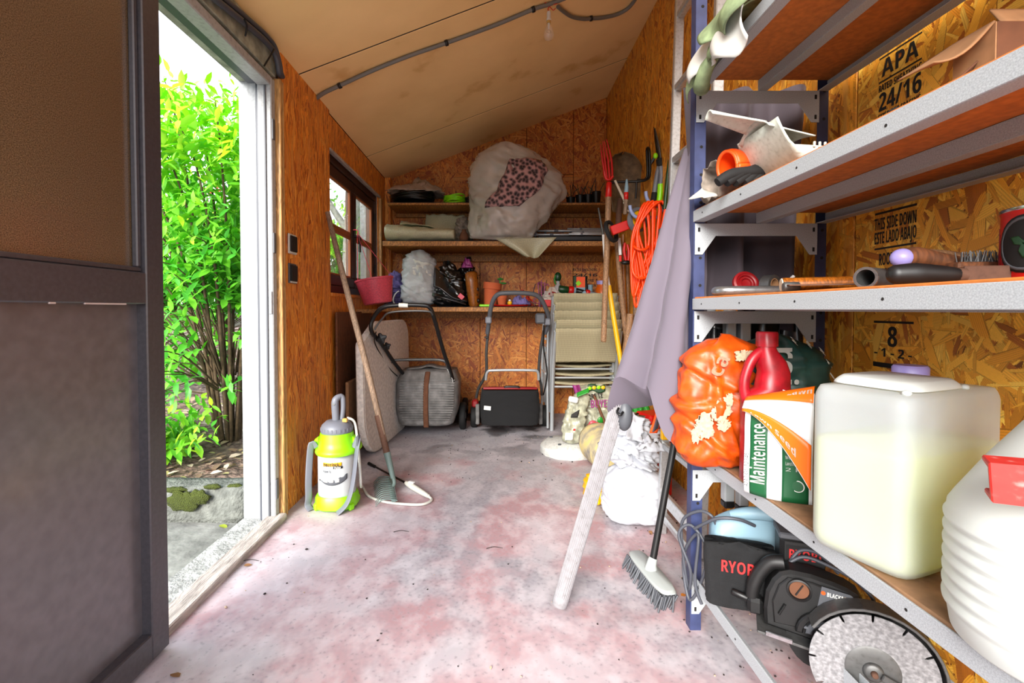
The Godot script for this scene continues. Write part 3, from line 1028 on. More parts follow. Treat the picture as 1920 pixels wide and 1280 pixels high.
func place_leaves(o: Node3D, leaves: Array, shapes: Array, single: int) -> void:
	# the nearest leaves as parts of their own, the rest as one
	leaves.sort_custom(func(a, b): return a[0].origin.distance_squared_to(Vector3(-0.2, 1.0, -0.4)) < b[0].origin.distance_squared_to(Vector3(-0.2, 1.0, -0.4)))
	var base := o.position
	for i in mini(single, leaves.size()):
		var k: float = leaves[i][1]
		var l := MeshInstance3D.new()
		l.name = "leaf"
		l.mesh = shapes[i % shapes.size()]
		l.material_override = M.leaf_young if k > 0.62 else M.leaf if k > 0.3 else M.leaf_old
		l.transform = leaves[i][0]
		l.position -= base
		o.add_child(l, true)
	var rest := leaves.size() - single
	if rest <= 0:
		return
	var mm := MultiMesh.new()
	mm.transform_format = MultiMesh.TRANSFORM_3D
	mm.use_colors = true
	mm.mesh = shapes[0]
	mm.instance_count = rest
	for i in rest:
		var t: Transform3D = leaves[single + i][0]
		t.origin -= base
		mm.set_instance_transform(i, t)
		var k: float = leaves[single + i][1]
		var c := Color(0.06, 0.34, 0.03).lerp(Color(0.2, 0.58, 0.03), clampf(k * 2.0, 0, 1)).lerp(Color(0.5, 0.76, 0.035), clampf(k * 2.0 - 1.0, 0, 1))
		mm.set_instance_color(i, c)
	var mi := MultiMeshInstance3D.new()
	mi.name = "foliage"
	mi.multimesh = mm
	mi.material_override = M.leaves
	mi.set_meta("kind", "stuff")
	o.add_child(mi)


func bush(called: String, label: String, base: Vector3, stems: int, spread: Vector3, tall: float, single: int, size: float, lean: Vector3) -> void:
	var o := thing(called, label, "bush", base)
	var leaves := []
	for i in stems:
		var az := TAU * (i + rng.randf() * 0.8) / stems
		var f := sqrt(rng.randf_range(0.08, 1.0))
		var top := base + lean + Vector3(cos(az) * spread.x * f, tall * rng.randf_range(0.72, 1.0) * (1.0 - 0.18 * f), sin(az) * spread.z * f)
		top.x = minf(top.x, -1.26)
		var mid := base + Vector3(cos(az) * 0.09, tall * 0.28, sin(az) * 0.09) + (top - base) * 0.22
		var up := top.lerp(mid, 0.45) + Vector3(0, tall * 0.06, 0)
		part("stem", sh().tube([base + Vector3(cos(az) * 0.05, -0.05, sin(az) * 0.05), mid, up, top], [0.012, 0.008, 0.005, 0.002], 6, 4), M.bark, o)
		leafy_shoot(up, top, 9, size, leaves, 0.85)
		var n := 22
		for s in n:
			var t := (s + 0.6) / n
			var p := mid.lerp(base + Vector3(0, 0.25, 0), 0.3).lerp(up, t / 0.6) if t < 0.6 else up.lerp(top, (t - 0.6) / 0.4)
			var a2 := rng.randf() * TAU
			var dir := Vector3(cos(a2), rng.randf_range(0.15, 0.9), sin(a2)).normalized()
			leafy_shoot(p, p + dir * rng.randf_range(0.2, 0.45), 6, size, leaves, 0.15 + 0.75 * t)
	if tall > 1.0:   # low leafy shoots round the foot
		for i in 75:
			var az := rng.randf() * TAU
			var p := base + Vector3(cos(az) * spread.x * rng.randf_range(0.15, 0.75), rng.randf_range(0.3, 1.15), sin(az) * spread.z * rng.randf_range(0.15, 0.75))
			var q := p + Vector3(cos(az) * 0.3, rng.randf_range(-0.08, 0.22), sin(az) * 0.3)
			p.x = minf(p.x, -1.25)
			q.x = minf(q.x, -1.22)
			part("twig", sh().tube([base + Vector3(0, 0.2, 0) + (p - base) * 0.3, p, q], [0.006, 0.004, 0.002], 5, 3), M.bark, o)
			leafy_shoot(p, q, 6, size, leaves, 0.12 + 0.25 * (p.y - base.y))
	var keep := []
	for l in leaves:
		if l[0].origin.x < -1.21 and l[0].origin.y > 0.2:
			keep.append(l)
	place_leaves(o, keep, [leaf_mesh(1.0, 0.46).mesh(), leaf_mesh(1.0, 0.38).mesh()], single)


func build_outside() -> void:
	var g := struct("ground", "brown garden soil with dead leaves behind the stone kerb", "ground")
	part("soil", sh().sheet(70, 70, func(u: float, v: float):
		var x := lerpf(-9.0, -1.16, 1.0 - pow(1.0 - u, 1.6))
		var z := lerpf(-2.28, -12.0, v * v)
		return Vector3(x, ground_y(x, z), z), 0.1), M.soil, g)
	part("paving", sh().span(Vector3(-9.0, -0.1, 3.0), Vector3(-1.031, -0.025, -2.2), 0.004), M.path, g)
	part("forecourt", sh().span(Vector3(-9.0, -0.12, 3.0), Vector3(9.0, -0.06, 14.0), 0.004), M.path, g)
	part("forecourt", sh().span(Vector3(-1.03, -0.12, 0.9), Vector3(9.0, -0.06, 3.0), 0.004), M.path, g)
	var kb := thing("stone_kerb", "low grey stone kerb with green moss beside the doorway", "kerb", Vector3(-3.0, -0.03, -2.25))
	part("kerb", sh().sheet(60, 12, func(u: float, v: float):
		var a := [Vector2(-2.175, -0.04), Vector2(-2.182, 0.1), Vector2(-2.2, 0.128), Vector2(-2.31, 0.135), Vector2(-2.34, 0.0)]
		var f: float = v * 4.0
		var i := mini(int(f), 3)
		var p: Vector2 = a[i].lerp(a[i + 1], f - i)
		var x := lerpf(-5.0, -1.158, u)
		var n := 0.014 * n3(Vector3(x * 3.0, p.y * 6.0, p.x * 4.0)) + 0.006 * n3(Vector3(x * 14.0, p.y * 20.0, 2))
		return Vector3(x, p.y + n * 0.6, p.x + n), 0.03), M.kerb, kb)
	for q in [[Vector3(-1.428, 0.074, -2.17), 0.075, 0.045], [Vector3(-1.362, 0.094, -2.17), 0.05, 0.03], [Vector3(-1.316, 0.132, -2.2), 0.035, 0.012], [Vector3(-1.224, 0.129, -2.22), 0.03, 0.01], [Vector3(-1.484, 0.117, -2.2), 0.05, 0.014]]:
		var c: Vector3 = q[0]
		var rx: float = q[1]
		var ry: float = q[2]
		part("moss", sh().skin(22, 10, func(a: float, h: float):
			var s := sin(PI * clampf(h, 0.01, 0.99))
			var p := Vector3(rx * s * cos(TAU * a), -ry * cos(PI * h), 0.016 * s * sin(TAU * a))
			return c + p * (1.0 + 0.5 * n3(p * 40.0 + c))), M.moss, kb)
	bush("garden_bush", "leafy green bush with long arching stems seen through the open door", Vector3(-1.68, 0.12, -3.0), 17, Vector3(0.66, 0, 0.62), 2.42, 300, 0.095, Vector3(-0.12, 0, 0.05))
	bush("garden_bush", "further green bush behind the leafy bush in the doorway", Vector3(-3.1, 0.16, -4.1), 20, Vector3(0.9, 0, 0.9), 2.1, 60, 0.1, Vector3.ZERO)
	bush("low_plant", "low leafy plant growing just behind the mossy kerb", Vector3(-1.95, 0.1, -2.52), 6, Vector3(0.22, 0, 0.12), 0.2, 60, 0.09, Vector3.ZERO)
	bush("low_plant", "small leafy plant under the bush beside the door edge", Vector3(-2.35, 0.12, -2.75), 5, Vector3(0.16, 0, 0.12), 0.3, 60, 0.09, Vector3.ZERO)
	# beyond the window
	var tr := thing("tree", "pale trunk of a tree in the garden beyond the window", "tree", Vector3(-1.95, 0.3, -6.3))
	part("trunk", sh().tube([Vector3(-1.95, 0.2, -6.3), Vector3(-1.93, 1.2, -6.3), Vector3(-1.88, 2.4, -6.3), Vector3(-1.8, 4.0, -6.3)], [0.14, 0.11, 0.1, 0.06], 12), M.pale_bark, tr)
	part("branch", sh().tube([Vector3(-1.9, 1.9, -6.3), Vector3(-2.2, 2.4, -6.2), Vector3(-2.5, 3.2, -6.0)], [0.05, 0.035, 0.015], 8), M.pale_bark, tr)
	var lv := []
	for i in 90:
		var p := Vector3(-2.1, 2.6, -6.3) + Vector3(rng.randfn(0, 0.6), rng.randfn(0, 0.7), rng.randfn(0, 0.5))
		if p.y > 1.2:
			leafy_shoot(p, p + Vector3(rng.randf() - 0.5, rng.randf() - 0.3, rng.randf() - 0.5).normalized() * 0.4, 6, 0.1, lv, 0.6)
	place_leaves(tr, lv, [leaf_mesh(1.0, 0.5).mesh()], 0)
	bush("garden_bush", "green bush in the garden seen through the window panes", Vector3(-2.5, 0.3, -7.6), 26, Vector3(1.3, 0, 0.8), 2.5, 0, 0.13, Vector3.ZERO)
	bush("garden_bush", "broad bush far back in the garden left of the pale tree", Vector3(-4.6, 0.3, -8.0), 24, Vector3(1.6, 0, 0.9), 2.6, 0, 0.14, Vector3.ZERO)
	# copper leaved twig over the bush
	var cp := thing("copper_shrub", "copper leaved shrub rising behind the green bush", "shrub", Vector3(-2.75, 0.2, -4.9))
	var lc := []
	for i in 7:
		var top := Vector3(-2.75 + rng.randfn(0, 0.28), rng.randf_range(2.5, 3.05), -4.9 + rng.randfn(0, 0.2))
		part("stem", sh().tube([Vector3(-2.75, 0.15, -4.9), Vector3(-2.75, 1.2, -4.9).lerp(top, 0.25), top], [0.02, 0.012, 0.003], 6), M.bark, cp)
		leafy_shoot(Vector3(-2.75, 1.6, -4.9).lerp(top, 0.4), top, 10, 0.09, lc, 0.5)
	var cm := leaf_mesh(1.0, 0.5).mesh()
	for q in lc:
		var l := MeshInstance3D.new()
		l.name = "leaf"
		l.mesh = cm
		l.material_override = M.leaf_copper
		l.transform = q[0]
		l.position -= cp.position
		cp.add_child(l, true)
	# dead leaves on the soil
	var mm := MultiMesh.new()
	mm.transform_format = MultiMesh.TRANSFORM_3D
	mm.use_colors = true
	mm.mesh = leaf_mesh(1.0, 0.5).mesh()
	mm.instance_count = 900
	for i in 900:
		var x := -1.2 - rng.randf() * 2.4
		var z := -2.36 - rng.randf() * rng.randf() * 5.0
		var y := ground_y(x, z) + 0.012
		mm.set_instance_transform(i, Transform3D(Basis.from_euler(Vector3(rng.randf() * 0.8 - 0.4, rng.randf() * TAU, rng.randf() * 0.8 - 0.4)) * rng.randf_range(0.03, 0.085), Vector3(x, y, z)))
		mm.set_instance_color(i, [Color(0.28, 0.17, 0.1), Color(0.4, 0.28, 0.18), Color(0.5, 0.4, 0.3), Color(0.16, 0.1, 0.06), Color(0.36, 0.32, 0.12)][i % 5])
	var dl := MultiMeshInstance3D.new()
	dl.name = "dead_leaves"
	dl.multimesh = mm
	var dm := mt("dead", Color(1, 1, 1), 0.85)
	dm.vertex_color_use_as_albedo = true
	dl.material_override = dm
	dl.set_meta("kind", "stuff")
	tag(dl, "dead brown leaves lying on the garden soil", "leaves")
	add_child(dl)


# ---------------------------------------------------------------- ceiling and left wall things
func build_left() -> void:
	# conduit
	var below := Vector3(0.0, -0.013, 0)
	var run := [Vector3(-1.034, 2.102, -2.686), Vector3(-0.951, 2.133, -2.638), Vector3(-0.85, 2.171, -2.622), Vector3(-0.661, 2.241, -2.597), Vector3(-0.475, 2.311, -2.591), Vector3(-0.271, 2.388, -2.603), Vector3(-0.006, 2.487, -2.609), Vector3(0.193, 2.562, -2.598), Vector3(0.274, 2.592, -2.606), Vector3(0.365, 2.626, -2.607)]
	for i in run.size():
		run[i] += below
	var cd := thing("conduit", "long grey conduit clipped across the sloping ceiling to the bulb", "conduit", run[4])
	part("pipe", sh().tube(run, 0.0105, 10, 5), M.conduit, cd)
	for i in [2, 5, 7]:
		var d: Vector3 = (run[i + 1] - run[i - 1]).normalized()
		part("clip", sh().cyl(run[i] - d * 0.009, run[i] + d * 0.009, 0.0155, -1.0, 10, 0.002), M.black, cd)
	var run2 := [Vector3(0.332, 2.614, -2.659), Vector3(0.377, 2.631, -2.733), Vector3(0.431, 2.651, -2.81), Vector3(0.504, 2.678, -2.876), Vector3(0.561, 2.7, -2.911), Vector3(0.647, 2.732, -2.954), Vector3(0.737, 2.766, -2.978), Vector3(0.79, 2.786, -2.959), Vector3(0.814, 2.795, -2.908), Vector3(0.821, 2.797, -2.844)]
	for i in run2.size():
		run2[i] += below
	var c2 := thing("conduit", "short curved grey conduit on the ceiling right of the bulb", "conduit", run2[4])
	part("pipe", sh().tube(run2, 0.0105, 10, 5), M.conduit, c2)
	part("clip", sh().cyl(run2[4] - Vector3(0.009, 0, 0), run2[4] + Vector3(0.009, 0.003, 0), 0.0155, -1.0, 10, 0.002), M.black, c2)
	# bare bulb on its wires
	var top: Vector3 = Vector3(0.278, 2.594, -2.617)
	var bl := thing("ceiling_bulb", "bare clear glass bulb hanging from orange wires under the ceiling", "light bulb", top)
	part("wire", sh().tube([top, top + Vector3(0.006, -0.015, 0.004), top + Vector3(-0.004, -0.03, 0), top + Vector3(0, -0.048, 0)], 0.0028, 6), M.wire_red, bl, "orange and red wires")
	for s in [[-0.05, -0.012, 0.01], [0.05, -0.002, 0.012], [0.035, -0.03, 0.008], [-0.03, 0.0, 0.02]]:
		part("wire", sh().tube([top + Vector3(0, -0.012, 0), top + Vector3(s[0] * 0.6, s[1] - 0.012, s[2]), top + Vector3(s[0], s[1], s[2] * 0.4)], 0.0022, 6), M.wire_red, bl)
	var h := top + Vector3(0, -0.046, 0)
	part("lamp_holder", sh().lathe([Vector2(0.0001, 0), Vector2(0.009, 0), Vector2(0.011, -0.006), Vector2(0.011, -0.036), Vector2(0.0135, -0.038), Vector2(0.0135, -0.048), Vector2(0.0001, -0.048)], 16, Transform3D(Basis(), h)), M.white, bl)
	part("cap", sh().lathe([Vector2(0.0001, -0.048), Vector2(0.0115, -0.048), Vector2(0.0115, -0.062), Vector2(0.0001, -0.062)], 16, Transform3D(Basis(), h)), M.brass, bl)
	part("glass_envelope", sh().lathe([Vector2(0.011, -0.062), Vector2(0.013, -0.075), Vector2(0.022, -0.095), Vector2(0.028, -0.115), Vector2(0.027, -0.132), Vector2(0.018, -0.148), Vector2(0.0001, -0.153)], 20, Transform3D(Basis(), h)), M.glass, bl)
	part("stem", sh().lathe([Vector2(0.006, -0.062), Vector2(0.004, -0.09), Vector2(0.0001, -0.095)], 10, Transform3D(Basis(), h)), M.tag_white, bl)
	part("filament", sh().tube([h + Vector3(0, -0.094, 0), h + Vector3(-0.012, -0.108, 0), h + Vector3(-0.004, -0.112, 0.004), h + Vector3(0.004, -0.112, -0.004), h + Vector3(0.012, -0.108, 0), h + Vector3(0, -0.094, 0)], 0.0006, 4, 2), M.dull_steel, bl)
	# black cables over the door head
	for k in 2:
		var c := [Vector3(-0.966, 1.977, -1.469), Vector3(-0.966, 2.031, -1.779), Vector3(-0.966, 2.052, -1.909), Vector3(-0.964, 2.064, -2.017), Vector3(-0.962, 2.059, -2.098), Vector3(-0.962, 2.033, -2.128), Vector3(-0.964, 2.001, -2.147), Vector3(-0.975, 2.002, -2.187)]
		for i in c.size():
			c[i] += Vector3(0.0, 0.028 * k, -0.004 * k) if i < 5 else Vector3(0.0, 0.006 * k, -0.022 * k)
		var bc := thing("cable", ["thick black cable along the top of the door frame", "upper black cable beside the thick one over the door frame"][k], "cable", c[2])
		part("sheath", sh().tube(c, 0.0125 - 0.002 * k, 9, 5), M.cable_grey, bc)
		if k == 0:
			for q in [[[458,42], [462,52], [460,68]], [[516,100], [508,110], [500,120]]]:
				pass
			part("cable_tie", sh().tube([Vector3(-0.951, 2.041, -1.832), Vector3(-0.953, 2.031, -1.855), Vector3(-0.968, 2, -1.871)], 0.0035, 5), M.black, bc)
			part("cable_tie", sh().tube([Vector3(-0.947, 2.055, -2.066), Vector3(-0.952, 2.009, -2.037), Vector3(-0.968, 1.96, -2.018)], 0.0035, 5), M.black, bc)
	# switches
	for k in 2:
		var y: float = [1.262, 1.122][k]
		var z := -2.305
		var s := thing("wall_switch", ["upper black wall switch with a pale frame on the strand board", "lower black wall switch with a pale bottom edge on the strand board"][k], "switch", Vector3(XL, y, z), "wall switches beside the door")
		part("back_box", sh().span(Vector3(XL + 0.0005, y - 0.047, z - 0.041), Vector3(XL + 0.008, y + 0.047, z + 0.041), 0.003), M.label_pale if k == 0 else M.mid_grey, s)
		part("rocker", sh().span(Vector3(XL + 0.0082, y - 0.036, z - 0.033), Vector3(XL + 0.017, y + 0.038, z + 0.033), 0.004), M.black, s)
		part("lower_edge", sh().span(Vector3(XL + 0.0082, y - 0.045, z - 0.036), Vector3(XL + 0.013, y - 0.0375, z + 0.036), 0.002), M.label_pale, s)
	# rake
	var hd := Vector3(-0.545, 0.075, -2.49)
	var rk := thing("garden_rake", "garden rake with a long worn wooden handle leaning to the window", "rake", Vector3(-0.545, 0, -2.49))
	var tip: Vector3 = Vector3(-0.955, 1.497, -2.717)
	var ax := (tip - hd).normalized()
	part("handle", sh().tube([hd + ax * 0.1, hd.lerp(tip, 0.35) + Vector3(0.006, 0, 0), hd.lerp(tip, 0.7), tip], [0.0155, 0.0165, 0.0165, 0.014], 12), M.old_wood, rk)
	part("rust_sleeve", sh().cyl(hd + ax * 0.1, hd + ax * 0.33, 0.0172, 0.0178, 12), M.rust, rk, "rust-stained lower handle")
	part("socket", sh().cyl(hd - ax * 0.005, hd + ax * 0.13, 0.013, 0.019, 12), M.teal_grey, rk)
	part("tang", sh().tube([hd + ax * 0.02, hd - ax * 0.03, Vector3(-0.545, 0.02, -2.46)], [0.011, 0.01, 0.008], 8), M.teal_grey, rk)
	var along := Vector3(0.28, 0, 0.96).normalized()
	part("head_bar", sh().bar(Vector3(-0.545, 0.028, -2.455) - along * 0.17, Vector3(-0.545, 0.028, -2.455) + along * 0.17, 0.022, 0.012), M.teal_grey, rk)
	for i in 13:
		var p := Vector3(-0.545, 0.028, -2.455) + along * (i - 6.0) * 0.027
		part("tine", sh().tube([p + Vector3(0.018, 0, 0), p + Vector3(-0.02, 0.008, 0.004), p + Vector3(-0.055, 0.006, 0.01), p + Vector3(-0.085, -0.0245, 0.014)], [0.0038, 0.0036, 0.0034, 0.0015], 6, 3), M.teal_grey, rk)
	sprayer()
	boards()
	bucket()


func sprayer() -> void:
	var o := Vector3(-0.775, 0, -2.31)
	var s := thing("garden_sprayer", "lime green and grey pressure sprayer with a pump handle and straps", "sprayer", o)
	var T := Transform3D(Basis(), o)
	# softly squared foot, clear tank, green shoulder, grey collar
	var sq := func(th, y): return 1.0 + 0.07 * absf(sin(th * 2.0))
	part("foot", sh().lathe([Vector2(0.0001, 0.004), Vector2(0.088, 0.004), Vector2(0.098, 0.012), Vector2(0.096, 0.055), Vector2(0.089, 0.068), Vector2(0.0001, 0.068)], 28, T, sq), M.lime, s)
	for a in [0.6, 2.5, 3.8, 5.6]:
		part("toe", sh().box(o + Vector3(cos(a) * 0.093, 0.017, sin(a) * 0.093), Vector3(0.036, 0.034, 0.03), 0.006, Basis(Vector3.UP, -a)), M.lime, s)
	var tank := part("tank", sh().lathe([Vector2(0.0001, 0.062), Vector2(0.087, 0.062), Vector2(0.0885, 0.08), Vector2(0.0885, 0.25), Vector2(0.084, 0.27), Vector2(0.0001, 0.27)], 36, T), M.film, s, "milky translucent tank")
	var inside := part("label_sleeve", sh().lathe([Vector2(0.0001, 0.07), Vector2(0.0855, 0.07), Vector2(0.0862, 0.245), Vector2(0.0001, 0.245)], 36, T), M.label_pale, s, "pale label wrapped round the tank")
	part("shoulder", sh().lathe([Vector2(0.0001, 0.262), Vector2(0.097, 0.262), Vector2(0.101, 0.27), Vector2(0.099, 0.283), Vector2(0.088, 0.29), Vector2(0.083, 0.32), Vector2(0.077, 0.36), Vector2(0.0001, 0.36)], 32, T), M.lime, s)
	for e in [-1.0, 1.0]:
		part("ear", sh().prism(PackedVector2Array([Vector2(0, 0), Vector2(0.036, 0.0), Vector2(0.036, 0.012), Vector2(0.018, 0.05), Vector2(0, 0.062)]), 0.05, Transform3D(Basis(Vector3(e, 0, 0), Vector3.UP, Vector3(0, 0, e)), o + Vector3(e * 0.08, 0.28, -0.025 * e)), 0.004), M.lime, s)
	part("collar", sh().lathe([Vector2(0.0001, 0.36), Vector2(0.073, 0.36), Vector2(0.075, 0.366), Vector2(0.074, 0.386), Vector2(0.068, 0.398), Vector2(0.05, 0.414), Vector2(0.028, 0.418), Vector2(0.0001, 0.418)], 28, T), M.grey_plastic, s)
	for i in 24:
		var a := TAU * i / 24
		part("collar_rib", sh().box(o + Vector3(cos(a) * 0.0745, 0.376, sin(a) * 0.0745), Vector3(0.003, 0.016, 0.006), 0.001, Basis(Vector3.UP, -a)), M.grey_plastic, s)
	# pump handle: an open D
	part("pump_handle", sh().tube([o + Vector3(-0.004, 0.415, 0.0), o + Vector3(-0.006, 0.5, 0.006), o + Vector3(0.002, 0.522, 0.0), o + Vector3(0.018, 0.53, -0.012)], [0.0175, 0.018, 0.016, 0.012], 12), M.grey_plastic, s)
	part("pump_handle", sh().tube([o + Vector3(0.02, 0.418, -0.012), o + Vector3(0.026, 0.47, -0.014), o + Vector3(0.024, 0.52, -0.014), o + Vector3(0.012, 0.532, -0.008)], [0.012, 0.012, 0.013, 0.012], 10), M.grey_plastic, s)
	part("handle_opening", sh().lathe([Vector2(0.0001, 0), Vector2(0.0085, 0), Vector2(0.0085, 0.002), Vector2(0.0001, 0.002)], 14, Transform3D(Basis(Vector3.RIGHT, 1.25), o + Vector3(-0.008, 0.498, 0.0215))), M.black, s)
	part("valve", sh().box(o + Vector3(0.047, 0.42, 0.022), Vector3(0.024, 0.018, 0.02), 0.003), M.brass, s)
	# printed label on the side towards the door
	var lab := func(u: float, v: float, lift := 0.0014) -> Vector3:
		var a := PI / 2.0 - u
		return o + Vector3(cos(a) * (0.0886 + lift), v, sin(a) * (0.0886 + lift))
	var patch := func(called: String, m: Material, f: Callable, n := 16):
		part(called, sh().sheet(n, 4, f, 0.0004), m, tank)
	patch.call("dark_wave", M.mid_grey, func(u: float, v: float):
		var a := lerpf(-0.75, 0.85, u)
		var low := 0.128 + 0.04 * pow(absf(a - 0.05), 2.0)
		return lab.call(a, lerpf(low, 0.146 + 0.035 * maxf(0.0, a) + 0.004 * sin(a * 18.0), v)))
	patch.call("yellow_band", M.yellow, func(u: float, v: float): return lab.call(lerpf(-0.45, 0.55, u), lerpf(0.218, 0.235, v)))
	patch.call("black_band", M.black, func(u: float, v: float): return lab.call(lerpf(0.12, 0.6, u), lerpf(0.206, 0.2165, v)))
	for k in 3:
		patch.call("icon", M.tag_white, func(u: float, v: float): return lab.call(-0.38 + k * 0.3 + u * 0.2, 0.142 + v * 0.016, 0.002), 4)
	text("print", "hozelock", 0.016, M.ink, tank, o + Vector3(0.002, 0.2265, 0.0908), Vector3(1, 0, 0), Vector3.UP, 0.072)
	text("print", "Pulse", 0.011, M.tag_white, tank, o + Vector3(0.03, 0.2112, 0.0862), Vector3(1, 0, -0.36), Vector3.UP, 0.028)
	text("print", "Pulse 5L", 0.011, M.mid_grey, tank, o + Vector3(-0.018, 0.194, 0.0892), Vector3(1, 0, 0.2), Vector3.UP, 0.04)
	# straps
	for e in [-1.0, 1.0]:
		var a := [o + Vector3(e * 0.092, 0.29, 0.03), o + Vector3(e * 0.108, 0.31, 0.04), o + Vector3(e * 0.114, 0.24, 0.05), o + Vector3(e * 0.116, 0.14, 0.06), o + Vector3(e * 0.118, 0.06, 0.055), o + Vector3(e * 0.124, 0.02, 0.05), o + Vector3(e * 0.1, 0.006, 0.07)]
		if e > 0.0:
			a = [o + Vector3(0.09, 0.29, 0.03), o + Vector3(0.112, 0.335, 0.03), o + Vector3(0.108, 0.27, 0.05), o + Vector3(0.1, 0.17, 0.064), o + Vector3(0.088, 0.09, 0.078), o + Vector3(0.07, 0.04, 0.094), o + Vector3(0.035, 0.006, 0.11)]
		part("strap", sh().tube(a, 0.0025, 8, 5, 6.5, Vector3(e, 0, 0.3)), M.grey_plastic, s)
	part("buckle", sh().box(o + Vector3(0.113, 0.325, 0.032), Vector3(0.012, 0.05, 0.03), 0.004), M.mid_grey, s)
	# hose and lance on the floor
	var hose := [o + Vector3(0.04, 0.42, -0.03), o + Vector3(0.075, 0.4, -0.03), o + Vector3(0.098, 0.33, 0.0), o + Vector3(0.112, 0.2, 0.01), o + Vector3(0.118, 0.1, 0.01), Vector3(-0.699, 0.03, -2.474), Vector3(-0.646, 0.008, -2.402), Vector3(-0.555, 0.008, -2.334), Vector3(-0.444, 0.008, -2.302), Vector3(-0.359, 0.008, -2.302), Vector3(-0.324, 0.009, -2.351), Vector3(-0.345, 0.014, -2.386)]
	part("hose", sh().tube(hose, 0.0065, 9, 5), M.label_pale, s)
	var a0: Vector3 = Vector3(-0.344, 0.016, -2.381)
	var b0: Vector3 = Vector3(-0.476, 0.018, -2.545)
	var c0: Vector3 = Vector3(-0.743, 0.012, -2.861)
	part("lance_grip", sh().tube([a0, a0.lerp(b0, 0.25), a0.lerp(b0, 0.7), b0, b0.lerp(c0, 0.06)], [0.009, 0.0135, 0.016, 0.014, 0.009], 12), M.label_pale, s)
	part("trigger", sh().box(a0.lerp(b0, 0.86) + Vector3(0.004, 0.017, -0.002), Vector3(0.035, 0.008, 0.016), 0.003, Basis(Vector3.UP, -0.5)), M.white, s)
	part("lance", sh().cyl(b0, c0, 0.006, 0.005, 8), M.black, s)
	part("nozzle", sh().cyl(c0.lerp(b0, 0.05), c0 + (c0 - b0).normalized() * 0.06, 0.009, 0.011, 10), M.black, s)


func boards() -> void:
	# a big pale plastic table top standing on its edge, rounded at its corners
	var tb := thing("folded_table", "large pale beige plastic table top standing on edge at the left wall", "table", Vector3(-0.83, 0, -3.5))
	var a := Vector3(-0.862, 0, -2.94)
	var b := Vector3(-0.77, 0, -4.0)
	var x := (b - a).normalized()
	var n := Vector3(-x.z, 0, x.x).normalized() * 1.0
	var L := (b - a).length()
	var leanv := (Vector3.UP + Vector3(-0.015, 0, 0)).normalized()
	var out := PackedVector2Array()
	var H := 0.87
	for q in [[L - 0.2, 0.24, -90, 0], [L - 0.16, H - 0.16, 0, 90], [0.3, H - 0.12, 90, 130], [0.06, H - 0.16, 140, 180], [0.28, 0.3, 180, 270]]:
		var r := Vector2(0.2, 0.24) if q[2] == -90 else Vector2(0.16, 0.16) if q[2] == 0 else Vector2(0.28, 0.3) if q[3] == 270 else Vector2(0.12, 0.12) if q[2] == 90 else Vector2(0.06, 0.06)
		for k in 7:
			var th := deg_to_rad(lerpf(q[2], q[3], k / 6.0))
			out.append(Vector2(q[0] + r.x * cos(th), q[1] + r.y * sin(th)))
	var t := Transform3D(Basis(x, leanv, x.cross(leanv)), a)
	part("table_top", sh().prism(out, 0.045, t, 0.008), M.board_beige, tb)
	var rim := PackedVector2Array()
	for p in out:
		rim.append(Vector2(L / 2, H / 2) + (p - Vector2(L / 2, H / 2)) * Vector2(0.955, 0.945))
	part("rim_groove", sh().prism(rim, 0.003, t.translated_local(Vector3(0, 0, 0.0445)), 0.001), M.board_beige, tb)
	# boards behind it against the wall
	solid("plywood_sheet", sh().box(Vector3(-0.972, 0.47, -3.3), Vector3(0.012, 0.93, 0.8), 0.002), M.plywood, "brown plywood sheet standing against the wall under the window", "board", Vector3(-0.972, 0, -3.3))
	var bp := thing("beige_board", "small beige panel standing behind the pale table top", "board", Vector3(-0.93, 0, -3.05))
	part("panel", sh().box(Vector3(-0.93, 0.25, -3.12), Vector3(0.02, 0.5, 0.32), 0.004), M.cardboard, bp)
	solid("timber_offcut", sh().box(Vector3(-0.973, 0.939, -3.45), Vector3(0.24, 0.03, 0.05), 0.003, Basis(Vector3.UP, 0.5)), M.pine, "pale pine offcut under the pink hanging bucket", "timber", Vector3(-0.973, 0.939, -3.45))


func bucket() -> void:
	var c: Vector3 = Vector3(-0.846, 1.081, -3.36)
	var b := thing("hanging_bucket", "pink plastic hanging pot on pink strings at the window", "bucket", c + Vector3(0, -0.1, 0))
	var T := Transform3D(Basis(Vector3.BACK, 0.16), c)
	part("pot", sh().lathe([Vector2(0.0001, -0.09), Vector2(0.092, -0.09), Vector2(0.098, -0.082), Vector2(0.128, 0.07), Vector2(0.134, 0.072), Vector2(0.134, 0.084), Vector2(0.125, 0.084), Vector2(0.094, -0.078), Vector2(0.0001, -0.08)], 36, T), M.bucket, b)
	var hook: Vector3 = Vector3(-0.992, 1.495, -3.42)
	for a in [0.2, 2.3, 4.4]:
		part("string", sh().tube([T * Vector3(0.13 * cos(a), 0.084, 0.13 * sin(a)), hook], 0.0022, 5, 1), M.pink, b, "pink string")
	part("hook", sh().tube([hook + Vector3(0, -0.012, 0), hook + Vector3(0.006, 0.006, 0), hook + Vector3(-0.01, 0.02, 0), hook + Vector3(-0.03, 0.018, 0)], 0.004, 6), M.pink, b)


# ---------------------------------------------------------------- shelves at the back and what lies on them
func ridge(p: Vector3, f: float, a: float) -> float:
	return a * (0.35 - absf(n3(p * f)) * 1.6)


